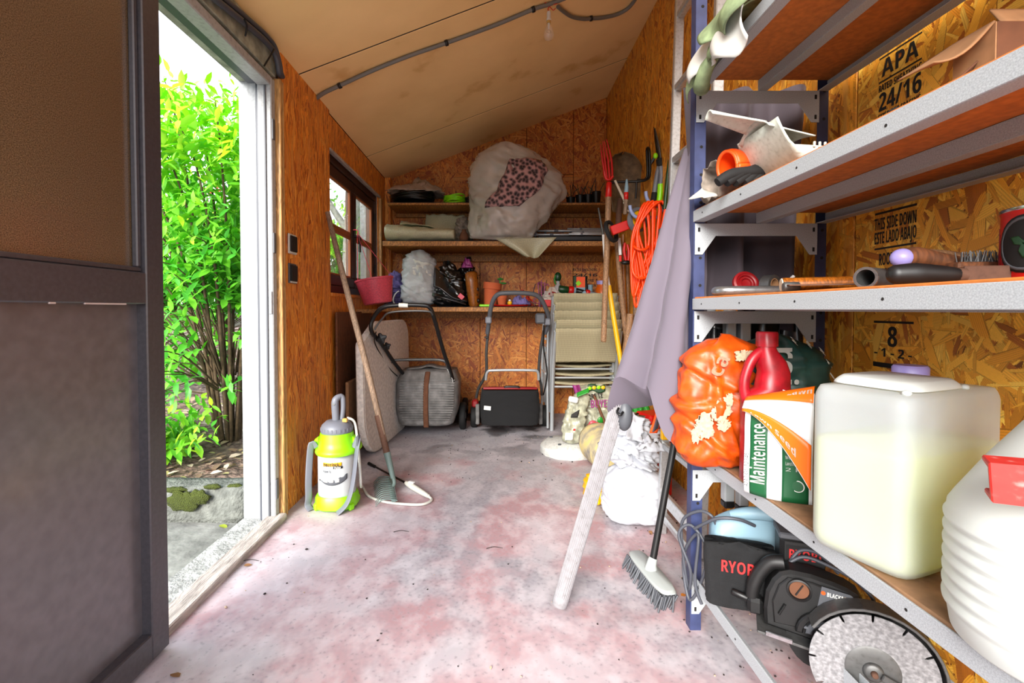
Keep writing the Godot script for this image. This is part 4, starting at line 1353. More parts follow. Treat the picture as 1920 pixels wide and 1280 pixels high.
# a slumped bag or sack: rounded box of half sizes r at c (its base at c.y), with folds
func bag_skin(c: Vector3, r: Vector3, tall: float, fold: float, freq: float, sq := 3.0, taper := 0.0, top := 0.35, lean := Vector3.ZERO, na := 44, nh := 30) -> Sh:
	return sh().skin(na, nh, func(a: float, h: float):
		var th: float = TAU * a
		var k := pow(pow(absf(cos(th)), sq) + pow(absf(sin(th)), sq), -1.0 / sq)
		var prof := 1.0
		if h < 0.12:
			prof = lerpf(0.35, 1.0, sqrt(h / 0.12))
		elif h > 1.0 - top:
			var q := (h - 1.0 + top) / top
			prof = lerpf(1.0, 0.12, q * q)
		if h == 0.0 or h == 1.0:
			prof = 0.02
		prof *= 1.0 - taper * h
		var p := Vector3(cos(th) * k * r.x * prof, tall * h, sin(th) * k * r.z * prof)
		var n := ridge(p + c * 3.0, freq, fold) + 0.5 * ridge(p + c * 5.0, freq * 2.3, fold)
		var out := Vector3(cos(th), 0.3 * (h - 0.3), sin(th))
		p += out * n * (0.25 if h < 0.06 else 1.0)
		for cr in 6:   # sharp creases across the skin
			var t := cr * 2.4 + c.x * 7.0
			var d := (p.x + p.z * 0.6 * sin(cr * 1.7)) * cos(t) + (p.y - tall * (0.2 + 0.12 * cr)) * sin(t) + 0.2 * r.x * sin(cr * 5.0)
			p += out * fold * (0.55 * exp(-pow((d - 0.012) / 0.012, 2.0)) - 0.7 * exp(-pow(d / 0.008, 2.0)))
		p.y = maxf(p.y, 0.0)
		return c + p + lean * h * h)


# crumpled cloth lying in a heap: f spreads over the rectangle (x, z) at c
func heap(c: Vector3, s: Vector3, freq: float, sd: float, thick := 0.004, n := 26) -> Sh:
	return sh().sheet(n, n, func(u: float, v: float):
		var e := (1.0 - pow(absf(u * 2.0 - 1.0), 3.0)) * (1.0 - pow(absf(v * 2.0 - 1.0), 3.0))
		var q := Vector3(u * 3.0 + sd, v * 3.0, sd)
		var y := s.y * e * (0.55 + 0.75 * n3(q * freq * 0.35) + 0.5 * ridge(q, freq * 0.6, 1.0)) + thick + 0.12 * s.y * absf(n3(q * 2.0))
		return c + Vector3((u - 0.5) * s.x + s.x * 0.12 * n3(q + Vector3(9, 0, 0)), maxf(y, thick), (v - 0.5) * s.z + s.z * 0.12 * n3(q + Vector3(0, 9, 0))), thick)


# a loose coil of hose or line lying flat
func coil(c: Vector3, r: float, wire: float, turns: int, rise: float, sd: float, sx := 1.0) -> Sh:
	var p := []
	for i in turns * 14 + 1:
		var a := TAU * i / 14.0
		var k := 1.0 + 0.1 * n3(Vector3(i * 0.31, sd, 0))
		p.append(c + Vector3(cos(a) * r * k * sx, wire + rise * (0.5 + 0.5 * sin(i * 0.37 + sd)) + rise * i / (turns * 14.0), sin(a) * r * k))
	return sh().tube(p, wire, 6, 2)


func build_back() -> void:
	var mid_y := 1.497 + 0.028   # tops of the shelves
	var zt := -4.0
	var zm := -3.85
	var zb := -3.8
	var my: float = Vector3(-0.136, 1.5, -3.85).y
	var ty: float = Vector3(-0.583, 1.838, -4).y
	var by := 0.972
	var s1 := thing("wall_shelf", "upper thin wooden wall shelf at the back", "shelf", Vector3(0, ty - 0.022, -4.18), "back wall shelves")
	part("plank", sh().span(Vector3(-0.91, ty - 0.022, zt), Vector3(0.985, ty - 0.003, -4.365)), M.pine, s1)
	part("lining", sh().span(Vector3(-0.91, ty - 0.0028, zt - 0.004), Vector3(0.985, ty, -4.365), 0.001), M.shelf_lining, s1, "dark blue lining")
	part("batten", sh().span(Vector3(-0.91, ty - 0.06, -4.34), Vector3(0.985, ty - 0.023, -4.367)), M.pine, s1)
	var s2 := thing("wall_shelf", "middle thick wooden wall shelf carrying the big clear bag", "shelf", Vector3(0, my - 0.045, -4.1), "back wall shelves")
	part("plank", sh().span(Vector3(-0.915, my - 0.043, zm), Vector3(0.2, my - 0.003, -4.365)), M.pine, s2)
	part("plank", sh().span(Vector3(0.203, my - 0.043, zm), Vector3(0.985, my - 0.003, -4.365)), M.pine, s2)
	part("lining", sh().span(Vector3(-0.915, my - 0.0028, zm - 0.004), Vector3(0.985, my, -4.365), 0.001), M.shelf_lining, s2, "dark blue lining")
	part("batten", sh().span(Vector3(-0.85, my - 0.12, -4.335), Vector3(0.985, my - 0.06, -4.367)), M.pine, s2)
	var s3 := thing("workbench", "wooden workbench board along the back wall covered with dark lining", "workbench", Vector3(0, by - 0.042, -4.1))
	part("plank", sh().span(Vector3(-0.94, by - 0.04, zb), Vector3(0.5, by - 0.003, -4.365)), M.pine, s3)
	part("plank", sh().span(Vector3(0.503, by - 0.04, zb), Vector3(0.985, by - 0.003, -4.365)), M.pine, s3)
	part("lining", sh().span(Vector3(-0.94, by - 0.0028, zb - 0.004), Vector3(0.985, by, -4.365), 0.001), M.shelf_lining, s3)
	part("bearer", sh().span(Vector3(-0.94, by - 0.1, -4.32), Vector3(0.985, by - 0.042, -4.367)), M.pine, s3)
	for x in [-0.905, 0.93]:
		part("leg", sh().span(Vector3(x - 0.03, 0, -4.24), Vector3(x + 0.03, by - 0.042, -4.3)), M.pine, s3)
	# --- upper shelf
	var c: Vector3 = Vector3(-0.719, 1.876, -4.17)
	c.y = ty
	solid("hose_coil", coil(c, 0.17, 0.013, 6, 0.05, 1.0), M.black, "flat black coil of garden hose under the beige cloth on the upper shelf", "hose", c)
	var clc := Vector3(c.x + 0.02, ty + 0.092, c.z)
	solid("beige_cloth", heap(clc, Vector3(0.46, 0.13, 0.34), 2.6, 3.0, 0.005, 34), M.cloth_pale, "crumpled beige cloth lying on the black hose coil", "cloth", clc)
	c = Vector3(-0.367, 1.872, -4.15)
	c.y = ty
	solid("green_line_coil", coil(c, 0.085, 0.007, 9, 0.045, 4.0), M.lime, "small bright green coil of line on the upper shelf", "coil", c)
	c = Vector3(-0.298, 1.887, -4.22)
	c.y = ty
	solid("cable_coil", coil(c + Vector3(0.06, 0, -0.02), 0.07, 0.009, 5, 0.05, 6.0), M.black, "black cable coil beside the green coil on the upper shelf", "coil", c)
	for i in 4:
		var p: Vector3 = [Vector3(0.633, 1.876, -4.15), Vector3(0.71, 1.869, -4.12), Vector3(0.784, 1.876, -4.15), Vector3(0.843, 1.865, -4.1)][i]
		p.y = ty
		var lab: String = ["dark tangled plant tray at the left of the upper shelf's right end", "black seed pot with green wire on the right of the upper shelf", "dark pot leaning behind the red fork on the upper shelf", "rightmost small black pot on the upper shelf"][i]
		var d := thing("dark_pot", lab, "plant pot", p, "dark pots on the upper shelf")
		part("pot", sh().lathe([Vector2(0.0001, 0.001), Vector2(0.03, 0.001), Vector2(0.04, 0.07 + 0.012 * i), Vector2(0.044, 0.072 + 0.012 * i), Vector2(0.036, 0.07 + 0.012 * i), Vector2(0.028, 0.01), Vector2(0.0001, 0.01)], 16, Transform3D(Basis(), p)), M.black, d)
		for k in 4:
			var a := k * 1.7 + i
			part("stalk", sh().tube([p + Vector3(0, 0.05, 0), p + Vector3(cos(a) * 0.03, 0.12, sin(a) * 0.02), p + Vector3(cos(a) * 0.07, 0.15 + 0.02 * k, sin(a) * 0.04)], 0.003, 5), M.dark_green if k % 2 == 0 else M.black, d)
	big_bag(my)
	# --- middle shelf
	var r0: Vector3 = Vector3(-0.914, 1.609, -3.97)
	var r1: Vector3 = Vector3(-0.334, 1.565, -3.97)
	r0.y = my + 0.005
	r1.y = my + 0.005
	var roll := thing("bubble_wrap", "flattened roll of yellowish bubble wrap at the left end of the middle shelf", "packing wrap", r0.lerp(r1, 0.5))
	part("roll", sh().skin(34, 40, func(a: float, h: float):
		var t := TAU * a
		var p := r0.lerp(r1, h)
		var w := 0.082 * (1.0 - 0.25 * h) + 0.01 * sin(h * 9.0)
		var q := Vector3(0, 0.07 * (1.0 - 0.3 * h) * (1.0 + sin(t)), 0.13 * cos(t) * (1.0 if h > 0.0 and h < 1.0 else 0.9))
		q += Vector3(0.02, 1, 1) * (ridge(p + q, 9.0, 0.012) + w * 0.02)
		if h == 0.0 or h == 1.0:
			q = q * 0.86 + Vector3(0.02 * (0.5 - h), 0.006, 0)
		q.y = maxf(q.y, 0.0)
		return p + q), M.bubble_wrap, roll)
	part("loose_flap", sh().sheet(20, 16, func(u: float, v: float):
		var p := r0.lerp(r1, 0.22 + 0.76 * u)
		var y := 0.135 * (1.0 - 0.3 * u) + 0.03 * sin(v * 5.0 + u * 2.5) * (1.0 - u * 0.4) - 0.03 * u
		return p + Vector3(0.0, y + 0.03 * v, 0.07 - 0.22 * v) + Vector3(0, ridge(p + Vector3(0, 0, v), 6.0, 0.012), 0), 0.003), M.bubble_wrap, roll)
	var sf: Vector3 = Vector3(-0.502, 1.552, -4.12)
	sf.y = my
	solid("bubble_wrap_sheet", sh().sheet(18, 18, func(u: float, v: float):
		var w := 0.34 * (0.7 + 0.3 * v)
		return sf + Vector3((u - 0.5) * w + 0.05 * v, 0.005 + v * 0.27 + 0.02 * n3(Vector3(u * 4, v * 4, 1)), 0.06 - 0.16 * v + 0.03 * sin(u * 5.0)), 0.003), M.bubble_wrap, "folded bubble wrap sheet standing behind the roll on the middle shelf", "packing wrap", sf)
	c = Vector3(-0.294, 1.556, -4.15)
	c.y = my
	solid("crumpled_paper", bag_skin(c, Vector3(0.075, 0, 0.09), 0.25, 0.02, 12.0, 2.4, 0.2, 0.4), M.paper, "crumpled pale paper bundle left of the big clear bag", "paper", c)
	c = Vector3(-0.27, 1.516, -3.93)
	c.y = my
	var jug := thing("brown_jug", "small dark brown jug between bubble wrap and the big bag", "jug", c)
	part("body", sh().lathe([Vector2(0.0001, 0.001), Vector2(0.03, 0.001), Vector2(0.038, 0.03), Vector2(0.034, 0.06), Vector2(0.016, 0.09), Vector2(0.018, 0.1), Vector2(0.0001, 0.1)], 18, Transform3D(Basis(), c)), M.cardboard_dark, jug)
	# grey metal tent poles
	var ends := [[[996,443], [1112,438], 3.92], [[1000,428], [1130,432], 4.0], [[1016,422], [1135,424], 4.08], [[1064,417], [1140,418], 4.14], [[1070,431], [1136,434], 3.95], [[1064,439], [1140,441], 3.9]]
	var rest := [0.012, 0.012, 0.012, 0.012, 0.055, 0.038]
	for i in 6:
		var pole := thing("metal_pole", ["grey metal pole with a corner joint, lowest at the front of the bundle", "long grey pole with a knobbed joint in the middle of the bundle", "grey pole behind the knobbed one in the bundle", "topmost short grey pole at the back of the bundle", "grey pole crossing over the others towards the tools", "thin grey pole end beside the lowest pole"][i], "pole", Vector3.ZERO, "grey poles on the middle shelf")
		var a: Vector3 = [Vector3(0.277, 1.539, -3.91), Vector3(0.3, 1.612, -3.99), Vector3(0.378, 1.652, -4.07), Vector3(0.604, 1.692, -4.14), Vector3(0.612, 1.597, -3.95), Vector3(0.575, 1.546, -3.875)][i]
		var b: Vector3 = [Vector3(0.779, 1.556, -3.91), Vector3(0.874, 1.612, -3.99), Vector3(0.914, 1.652, -4.07), Vector3(0.952, 1.692, -4.14), Vector3(0.892, 1.588, -3.95), Vector3(0.892, 1.546, -3.875)][i]
		a.y = my + [0.056, 0.1, 0.112, 0.14, 0.078, 0.056][i]
		b.y = a.y
		pole.position = a
		part("tube", sh().cyl(a, b, 0.0095, -1.0, 10, 0.002), M.chair_alu, pole)
		part("sleeve", sh().cyl(a.lerp(b, 0.3), a.lerp(b, 0.36), 0.0125, -1.0, 10, 0.002), M.grey_plastic, pole)
		if i == 2 or i == 3:
			part("foot", sh().cyl(a + Vector3(0.03, 0, 0), Vector3(a.x + 0.03, my + 0.047, a.z), 0.009, -1.0, 8), M.grey_plastic, pole)
		if i < 2:
			part("joint", sh().box(a, Vector3(0.05, 0.035, 0.045), 0.008), M.chair_alu, pole)
			part("joint_arm", sh().cyl(a + Vector3(0.01, 0.0, 0), a + Vector3(0.02, -0.055 if i else 0.05, 0.0), 0.012, -1.0, 10, 0.002), M.chair_alu, pole)
			part("knob", sh().ball(a + Vector3(0.025, 0.012, 0.01), Vector3(0.02, 0.016, 0.02), 8), M.grey_plastic, pole)
	var py := my
	var rackp: Vector3 = Vector3(0.589, 1.526, -4)
	rackp.y = my
	solid("black_tray", sh().box(rackp + Vector3(0.02, 0.024, 0.0), Vector3(0.56, 0.044, 0.24), 0.008), M.black, "flat black tray under the grey poles on the middle shelf", "tray", rackp)
	bench_things(by)


func big_bag(my: float) -> void:
	var c: Vector3 = Vector3(0.127, 1.48, -3.83)
	c.y = my
	var g := thing("clear_plastic_bag", "huge clear plastic bag stuffed with pale stuff and spotted cloth", "bag", c)
	# the outline as widths to either side at each height (metres)
	var prof := [[0.0, -0.33, 0.14], [0.05, -0.35, 0.17], [0.2, -0.34, 0.29], [0.36, -0.335, 0.415], [0.48, -0.345, 0.4], [0.58, -0.33, 0.31], [0.66, -0.27, 0.2], [0.73, -0.16, 0.06], [0.755, -0.09, -0.02]]
	var shape := func(a: float, h: float, k: float, fold: float) -> Vector3:
		var y := h * 0.755
		var i := 0
		while i < 7 and prof[i + 1][0] < y:
			i += 1
		var f: float = clampf((y - prof[i][0]) / (prof[i + 1][0] - prof[i][0]), 0.0, 1.0)
		f = f * f * (3.0 - 2.0 * f) if i > 0 and i < 6 else f
		var lo: float = lerpf(prof[i][1], prof[i + 1][1], f)
		var hi: float = lerpf(prof[i][2], prof[i + 1][2], f)
		var mid := (lo + hi) / 2.0
		var w := (hi - lo) / 2.0 * k
		var dep := 0.2 * sqrt(maxf(0.04, 1.0 - pow(absf(h * 1.9 - 0.95), 3.0))) * k
		if h <= 0.0 or h >= 1.0:
			w *= 0.05
			dep *= 0.05
		var p := Vector3(mid + w * cos(TAU * a), y * k + (1.0 - k) * 0.3, dep * sin(TAU * a))
		var n := ridge(p * Vector3(1, 0.7, 1) + c, 3.5, fold) + ridge(p + c * 2.0, 9.0, fold * 0.5)
		p += Vector3(cos(TAU * a), 0.0, sin(TAU * a)) * n
		p.y = maxf(p.y, 0.001)
		return c + p
	part("contents", sh().skin(48, 36, func(a: float, h: float): return shape.call(a, h, 0.9, 0.035)), M.bag_contents, g, "pale fluffy stuffing")
	part("film", sh().skin(64, 48, func(a: float, h: float): return shape.call(a, h, 1.0, 0.05)), M.film_clear, g, "clear crinkled plastic film")
	part("spotted_cloth", sh().sheet(20, 20, func(u: float, v: float):
		var h := 0.3 + 0.48 * v
		var a := 0.25 + (u - 0.5) * 0.14 - (v - 0.4) * 0.1
		return shape.call(a, h, 1.0, 0.05) + Vector3(0, 0.0, 0.004 + 0.012 * sin(u * PI) * sin(v * PI)), 0.004), M.spots, g, "pink cloth with black ring spots")
	# loose tail of film hanging over the shelf edge
	var t0: Vector3 = Vector3(0.11, 1.467, -3.83)
	part("film_tail", sh().sheet(14, 14, func(u: float, v: float):
		var x := lerpf(-0.2, 0.3, u) * (1.0 - 0.82 * v) + 0.1 * v
		return Vector3(t0.x + x + 0.06, my - 0.16 * v + 0.02, -3.835 + 0.02 + 0.035 * sin(u * 7.0) * (0.3 + v) - 0.0 * v), 0.002), M.bubble_wrap, g)


func on_bench(v: Vector3, y: float) -> Vector3:
	return Vector3(v.x, y, v.z)


func small_pot(called: String, label: String, p: Vector3, r: float, h: float, m: Material, group := "") -> Node3D:
	var o := thing(called, label, "plant pot", p, group)
	var w := r * 0.12
	part("pot", sh().lathe([Vector2(0.0001, 0.001), Vector2(r * 0.66, 0.001), Vector2(r * 0.88, h * 0.72), Vector2(r, h * 0.73), Vector2(r, h), Vector2(r - w, h), Vector2(r * 0.62, 0.01), Vector2(0.0001, 0.01)], 24, Transform3D(Basis(), p)), m, o)
	return o


func bench_things(y: float) -> void:
	# lilac cloth and basket
	var p := on_bench(Vector3(-0.853, 0.995, -4.02), y)
	var bs := thing("wire_basket", "dark wire basket with white cord behind the pink bucket", "basket", p)
	for k in 5:
		part("wire_hoop", sh().tube([p + Vector3(-0.075, 0.01 + k * 0.035, -0.08), p + Vector3(0.075, 0.01 + k * 0.035, -0.08), p + Vector3(0.08, 0.01 + k * 0.035, 0.08), p + Vector3(-0.08, 0.01 + k * 0.035, 0.08), p + Vector3(-0.075, 0.01 + k * 0.035, -0.08)], 0.004, 6, 3), M.navy, bs)
	for k in 8:
		var a := TAU * k / 8.0
		part("wire", sh().cyl(p + Vector3(cos(a) * 0.085, 0.004, sin(a) * 0.085), p + Vector3(cos(a) * 0.088, 0.16, sin(a) * 0.088), 0.003, -1.0, 6), M.navy, bs)
	part("cord", sh().tube([p + Vector3(0.05, 0.13, 0.09), p + Vector3(0.02, 0.1, 0.1), p + Vector3(0.005, 0.05, 0.1), p + Vector3(0.03, 0.006, 0.1)], 0.006, 6), M.tag_white, bs)
	var lc := p + Vector3(0.0, 0.018, 0.0)
	solid("lilac_cloth", bag_skin(lc, Vector3(0.068, 0, 0.06), 0.29, 0.025, 14.0, 2.0, 0.25, 0.4), M.lilac_cloth, "lilac and navy cloth bundle standing in the wire basket", "cloth", lc)
	# milky plastic bag
	p = on_bench(Vector3(-0.637, 0.989, -3.93), y)
	var mp := thing("plastic_bag", "tall milky white plastic bag standing full on the workbench", "bag", p)
	part("film", bag_skin(p, Vector3(0.142, 0, 0.1), 0.47, 0.022, 6.0, 2.6, 0.12, 0.22, Vector3(0, 0, -0.02), 56, 44), M.film, mp)
	part("stuffing", bag_skin(p + Vector3(0, 0.004, 0), Vector3(0.128, 0, 0.086), 0.44, 0.02, 6.0, 2.6, 0.12, 0.25), M.label_pale, mp)
	# black bags
	p = on_bench(Vector3(-0.388, 0.985, -3.93), y)
	solid("black_bag", bag_skin(p, Vector3(0.145, 0, 0.085), 0.38, 0.035, 8.0, 2.2, 0.35, 0.5, Vector3(-0.02, 0, -0.03), 52, 40), M.black_film, "shiny black plastic bag slumped in folds right of the milky bag", "bag", p)
	var op := p + Vector3(0.01, 0.02, 0.1)
	var pad := thing("black_leather_case", "open folded black leather case lying against the shiny bag", "case", op)
	part("flap", sh().sheet(16, 16, func(u: float, v: float):
		var a := op + Vector3(-0.13, 0.1, 0.0)
		return a + Vector3(0.27 * u, 0.04 - 0.13 * u + (0.16 * v) * (1.0 - u * 0.85) + 0.012 * sin(u * 8.0), 0.02 * sin(u * PI) - 0.07 * v), 0.012), M.black_film, pad)
	part("lower_flap", sh().sheet(16, 12, func(u: float, v: float):
		var a := op + Vector3(-0.13, 0.09, 0.01)
		return a + Vector3(0.27 * u, -0.10 * u - 0.025 * v * (1.0 - u), 0.035 * sin(u * PI) * v + 0.02), 0.012), M.black_film, pad)
	part("pink_tag", sh().box(op + Vector3(0.095, 0.06, 0.05), Vector3(0.045, 0.035, 0.006), 0.002, Basis(Vector3.BACK, -0.7)), M.pink, pad)
	p = on_bench(Vector3(-0.262, 0.986, -4.06), y)
	solid("black_bag", bag_skin(p, Vector3(0.1, 0, 0.1), 0.42, 0.03, 7.0, 2.2, 0.3, 0.5, Vector3(0.02, 0, 0), 40, 30), M.black_film, "dark bag standing behind the orange roll on the workbench", "bag", p)
	var fl := on_bench(Vector3(-0.254, 1.3, -3.95), y + 0.0)
	var pk := thing("pink_packet", "crumpled dark pink packet tucked above the black bag", "packet", Vector3(-0.245, 1.309, -3.95))
	part("film", heap(Vector3(-0.245, 1.287, -3.95), Vector3(0.085, 0.09, 0.05), 3.0, 8.0, 0.003, 14), M.magenta, pk)
	# orange bolster
	p = on_bench(Vector3(-0.186, 0.985, -3.9), y)
	var ob := thing("orange_bolster", "upright worn orange and black roll on the workbench", "roll", p)
	part("roll", sh().lathe([Vector2(0.0001, 0.001), Vector2(0.036, 0.001), Vector2(0.044, 0.03), Vector2(0.052, 0.2), Vector2(0.05, 0.27), Vector2(0.03, 0.285), Vector2(0.0001, 0.285)], 24, Transform3D(Basis(Vector3.BACK, 0.09), p)), M.varnished, ob)
	for k in 5:
		part("black_patch", sh().ball(p + Vector3(0.035 - 0.012 * (k % 2) - k * 0.004, 0.05 + k * 0.045, 0.022 - 0.004 * k), Vector3(0.014, 0.02, 0.02), 8), M.black, ob)
	# pots
	var po := small_pot("terracotta_pot", "larger terracotta flower pot tilted on the workbench", on_bench(Vector3(-0.057, 0.985, -3.92), y), 0.075, 0.19, M.terracotta)
	po.rotation.z = -0.12
	po.position.y += 0.006
	var gs := thing("green_sprig", "little green plastic sprig sticking up behind the terracotta pot", "plant", on_bench(Vector3(0.018, 0.986, -4.08), y))
	var gp: Vector3 = gs.position
	part("stem", sh().tube([gp, gp + Vector3(0.0, 0.12, 0), gp + Vector3(0.006, 0.2, 0), gp + Vector3(0.01, 0.25, 0)], 0.006, 6), M.green, gs)
	for k in 4:
		part("leaf", sh().ball(gp + Vector3([-0.04, 0.01, 0.035, -0.01][k], [0.19, 0.235, 0.2, 0.16][k], 0), Vector3(0.028, 0.009, 0.012), 8), M.green, gs)
	small_pot("terracotta_pot", "small orange terracotta pot on the red saucer", on_bench(Vector3(0.039, 0.989, -3.86), y + 0.013), 0.044, 0.075, M.terracotta)
	var rs := on_bench(Vector3(0.112, 0.976, -3.87), y)
	solid("red_saucer", sh().lathe([Vector2(0.0001, 0.001), Vector2(0.075, 0.001), Vector2(0.1, 0.01), Vector2(0.104, 0.016), Vector2(0.098, 0.014), Vector2(0.07, 0.008), Vector2(0.0001, 0.008)], 30, Transform3D(Basis().scaled(Vector3(1.5, 1, 0.6)), rs)), M.red, "wide flat red saucer at the front of the workbench", "saucer", rs)
	var gl := on_bench(Vector3(-0.098, 0.976, -3.84), y)
	solid("lime_tray", sh().box(gl + Vector3(0, 0.01, 0), Vector3(0.085, 0.018, 0.06), 0.006), M.lime, "bright green flat tray at the workbench edge before the big pot", "tray", gl)
	var yp := on_bench(Vector3(0.102, 0.984, -3.84), y + 0.012)
	var yd := thing("yellow_duck", "small yellow and white round pot on the red saucer", "pot", yp)
	part("ball", sh().ball(yp + Vector3(0, 0.018, 0), Vector3(0.019, 0.018, 0.017), 12), M.yellow, yd)
	part("cap", sh().cyl(yp + Vector3(0, 0.034, 0), yp + Vector3(0, 0.046, 0), 0.011, 0.008, 12), M.white, yd)
	var bc := on_bench(Vector3(0.191, 0.989, -3.9), y + 0.012)
	solid("lavender_cloth", heap(bc, Vector3(0.15, 0.09, 0.09), 2.5, 12.0, 0.004, 18), M.lilac_cloth, "pale lavender cloth folded behind the red saucer", "cloth", bc)
	# tangle of coloured strings
	var tg := on_bench(Vector3(0.322, 0.986, -4.08), y)
	var to := thing("string_tangle", "tangle of red pink and grey strings on the workbench", "string", tg)
	for k in 14:
		var pts := []
		var q := tg + Vector3(rng.randf_range(-0.13, 0.13), 0.01, rng.randf_range(-0.08, 0.08))
		for i in 9:
			pts.append(q)
			q += Vector3(rng.randf_range(-0.06, 0.06), rng.randf_range(-0.035, 0.07), rng.randf_range(-0.04, 0.04))
			q.y = clampf(q.y, y + 0.008, y + 0.2)
			q.x = clampf(q.x, tg.x - 0.18, tg.x + 0.14)
		part("string", sh().tube(pts, 0.0035, 5, 3), [M.wire_red, M.magenta, M.grey_plastic, M.dark_red, M.navy][k % 5], to)
	var sb := on_bench(Vector3(0.373, 0.986, -4), y)
	var sp := thing("black_stake_bundle", "bundle of thin dark stakes with pink ties standing in the tangle", "stakes", sb)
	for k in 6:
		part("stake", sh().cyl(sb + Vector3(k * 0.009 - 0.02, 0.001, k % 2 * 0.01), sb + Vector3(k * 0.014 - 0.03, 0.2 + 0.012 * (k % 3), -0.03), 0.004, 0.003, 6), M.black if k % 2 else M.magenta, sp)
	var cb := on_bench(Vector3(0.454, 1.037, -3.93), y)
	var sc := thing("clear_bag", "small clear bag with red contents beside the chair backs", "bag", cb)
	part("film", bag_skin(cb, Vector3(0.085, 0, 0.07), 0.16, 0.02, 11.0, 2.0, 0.2, 0.5), M.film_clear, sc)
	part("red_contents", sh().ball(cb + Vector3(0.005, 0.1, 0.02), Vector3(0.05, 0.026, 0.03), 10), M.dark_red, sc)
	var bx := on_bench(Vector3(0.393, 0.984, -3.85), y)
	solid("red_box", sh().box(bx + Vector3(0.0, 0.028, 0), Vector3(0.075, 0.054, 0.06), 0.004), M.red, "small bright red box at the bench edge left of the chairs", "box", bx)
	# right end, seen above the chair backs
	var gb := on_bench(Vector3(0.519, 1.109, -4.1), y)
	var gn := thing("green_spray_head", "green and grey spray bottle standing above the chair backs", "bottle", gb)
	part("bottle", sh().lathe([Vector2(0.0001, 0.001), Vector2(0.03, 0.001), Vector2(0.032, 0.17), Vector2(0.014, 0.2), Vector2(0.014, 0.22), Vector2(0.0001, 0.22)], 18, Transform3D(Basis(), gb)), M.film, gn)
	part("head", sh().ball(gb + Vector3(0, 0.255, 0), Vector3(0.03, 0.042, 0.024), 12), M.dark_green, gn)
	part("lever", sh().tube([gb + Vector3(-0.02, 0.27, 0.01), gb + Vector3(-0.032, 0.23, 0.015), gb + Vector3(-0.02, 0.19, 0.015)], 0.007, 6), M.green, gn)
	var wx := on_bench(Vector3(0.701, 1.132, -4.1), y)
	var pb := thing("garden_product_box", "small green and orange printed box standing on the workbench", "box", wx)
	part("carton", sh().box(wx + Vector3(0, 0.13, 0), Vector3(0.1, 0.258, 0.05), 0.002), M.dark_green, pb)
	part("orange_panel", sh().box(wx + Vector3(0.008, 0.205, 0.0258), Vector3(0.074, 0.1, 0.0012), 0.0004), M.orange, pb)
	part("lime_panel", sh().box(wx + Vector3(-0.012, 0.2, 0.0268), Vector3(0.036, 0.034, 0.0012), 0.0004, Basis(Vector3.BACK, 0.7)), M.lime, pb)
	part("grey_band", sh().box(wx + Vector3(0.002, 0.15, 0.027), Vector3(0.086, 0.03, 0.0012), 0.0004), M.blue_grey, pb)
	part("orange_band", sh().box(wx + Vector3(0.0, 0.112, 0.0262), Vector3(0.084, 0.028, 0.0012), 0.0004), M.orange, pb)
	var dr := on_bench(Vector3(0.613, 1.105, -4), y)
	var rd := thing("red_connector", "orange red hose connector with dark grips on the workbench", "connector", dr)
	var dc := dr + Vector3(0, 0.135, 0)
	part("grip", sh().cyl(dc + Vector3(-0.1, 0.012, 0), dc + Vector3(-0.018, 0.004, 0), 0.034, 0.03, 14, 0.005), M.dark_green, rd)
	part("ring", sh().cyl(dc + Vector3(-0.018, 0.004, 0), dc + Vector3(0.024, 0.0, 0), 0.036, -1.0, 16, 0.006), M.red, rd)
	part("collar", sh().cyl(dc + Vector3(0.024, 0, 0), dc + Vector3(0.042, 0, 0), 0.028, -1.0, 14, 0.004), M.blue_grey, rd)
	part("handle", sh().cyl(dc + Vector3(0.042, 0, 0), dc + Vector3(0.13, -0.02, 0.01), 0.024, 0.02, 12, 0.004), M.black, rd)
	part("pedestal", sh().box(dr + Vector3(0.0, 0.05, 0), Vector3(0.12, 0.098, 0.07), 0.008), M.mid_grey, rd)
	var nz := on_bench(Vector3(0.744, 1.102, -3.92), y)
	var zz := thing("spray_nozzle", "grey and red hose nozzle lying on the bench behind the chairs", "nozzle", nz)
	var nc := nz + Vector3(0, 0.105, 0)
	part("barrel", sh().cyl(nc + Vector3(0.01, 0.008, 0), nc + Vector3(0.1, -0.012, 0.01), 0.017, 0.012, 12, 0.003), M.grey_plastic, zz)
	part("ring", sh().cyl(nc + Vector3(-0.02, 0.014, 0), nc + Vector3(0.012, 0.008, 0), 0.024, -1.0, 12, 0.004), M.red, zz)
	part("tail", sh().cyl(nc + Vector3(-0.045, 0.0, 0), nc + Vector3(-0.02, 0.012, 0), 0.015, 0.02, 12, 0.003), M.blue_grey, zz)
	part("stand", sh().box(nz + Vector3(0.03, 0.044, 0), Vector3(0.14, 0.086, 0.06), 0.006), M.cardboard_dark, zz)
	var kb := on_bench(Vector3(0.778, 1.137, -4.2), y)
	solid("black_bottle", sh().lathe([Vector2(0.0001, 0.001), Vector2(0.022, 0.001), Vector2(0.022, 0.17), Vector2(0.01, 0.2), Vector2(0.01, 0.25), Vector2(0.012, 0.252), Vector2(0.012, 0.27), Vector2(0.0001, 0.27)], 16, Transform3D(Basis(), kb)), M.black, "slim black bottle right of the printed box", "bottle", kb)
	var wt := on_bench(Vector3(0.802, 1.133, -4.13), y)
	solid("white_tube", sh().lathe([Vector2(0.0001, 0.001), Vector2(0.014, 0.001), Vector2(0.022, 0.19), Vector2(0.019, 0.19), Vector2(0.0001, 0.17)], 16, Transform3D(Basis(), wt)), M.blue_grey, "pale tapered plastic tube right of the slim black bottle", "tube", wt)
	var aj := on_bench(Vector3(0.866, 1.105, -3.98), y)
	var jar := thing("amber_jar", "amber glass jar with pale lid standing at the right end of the bench", "jar", aj)
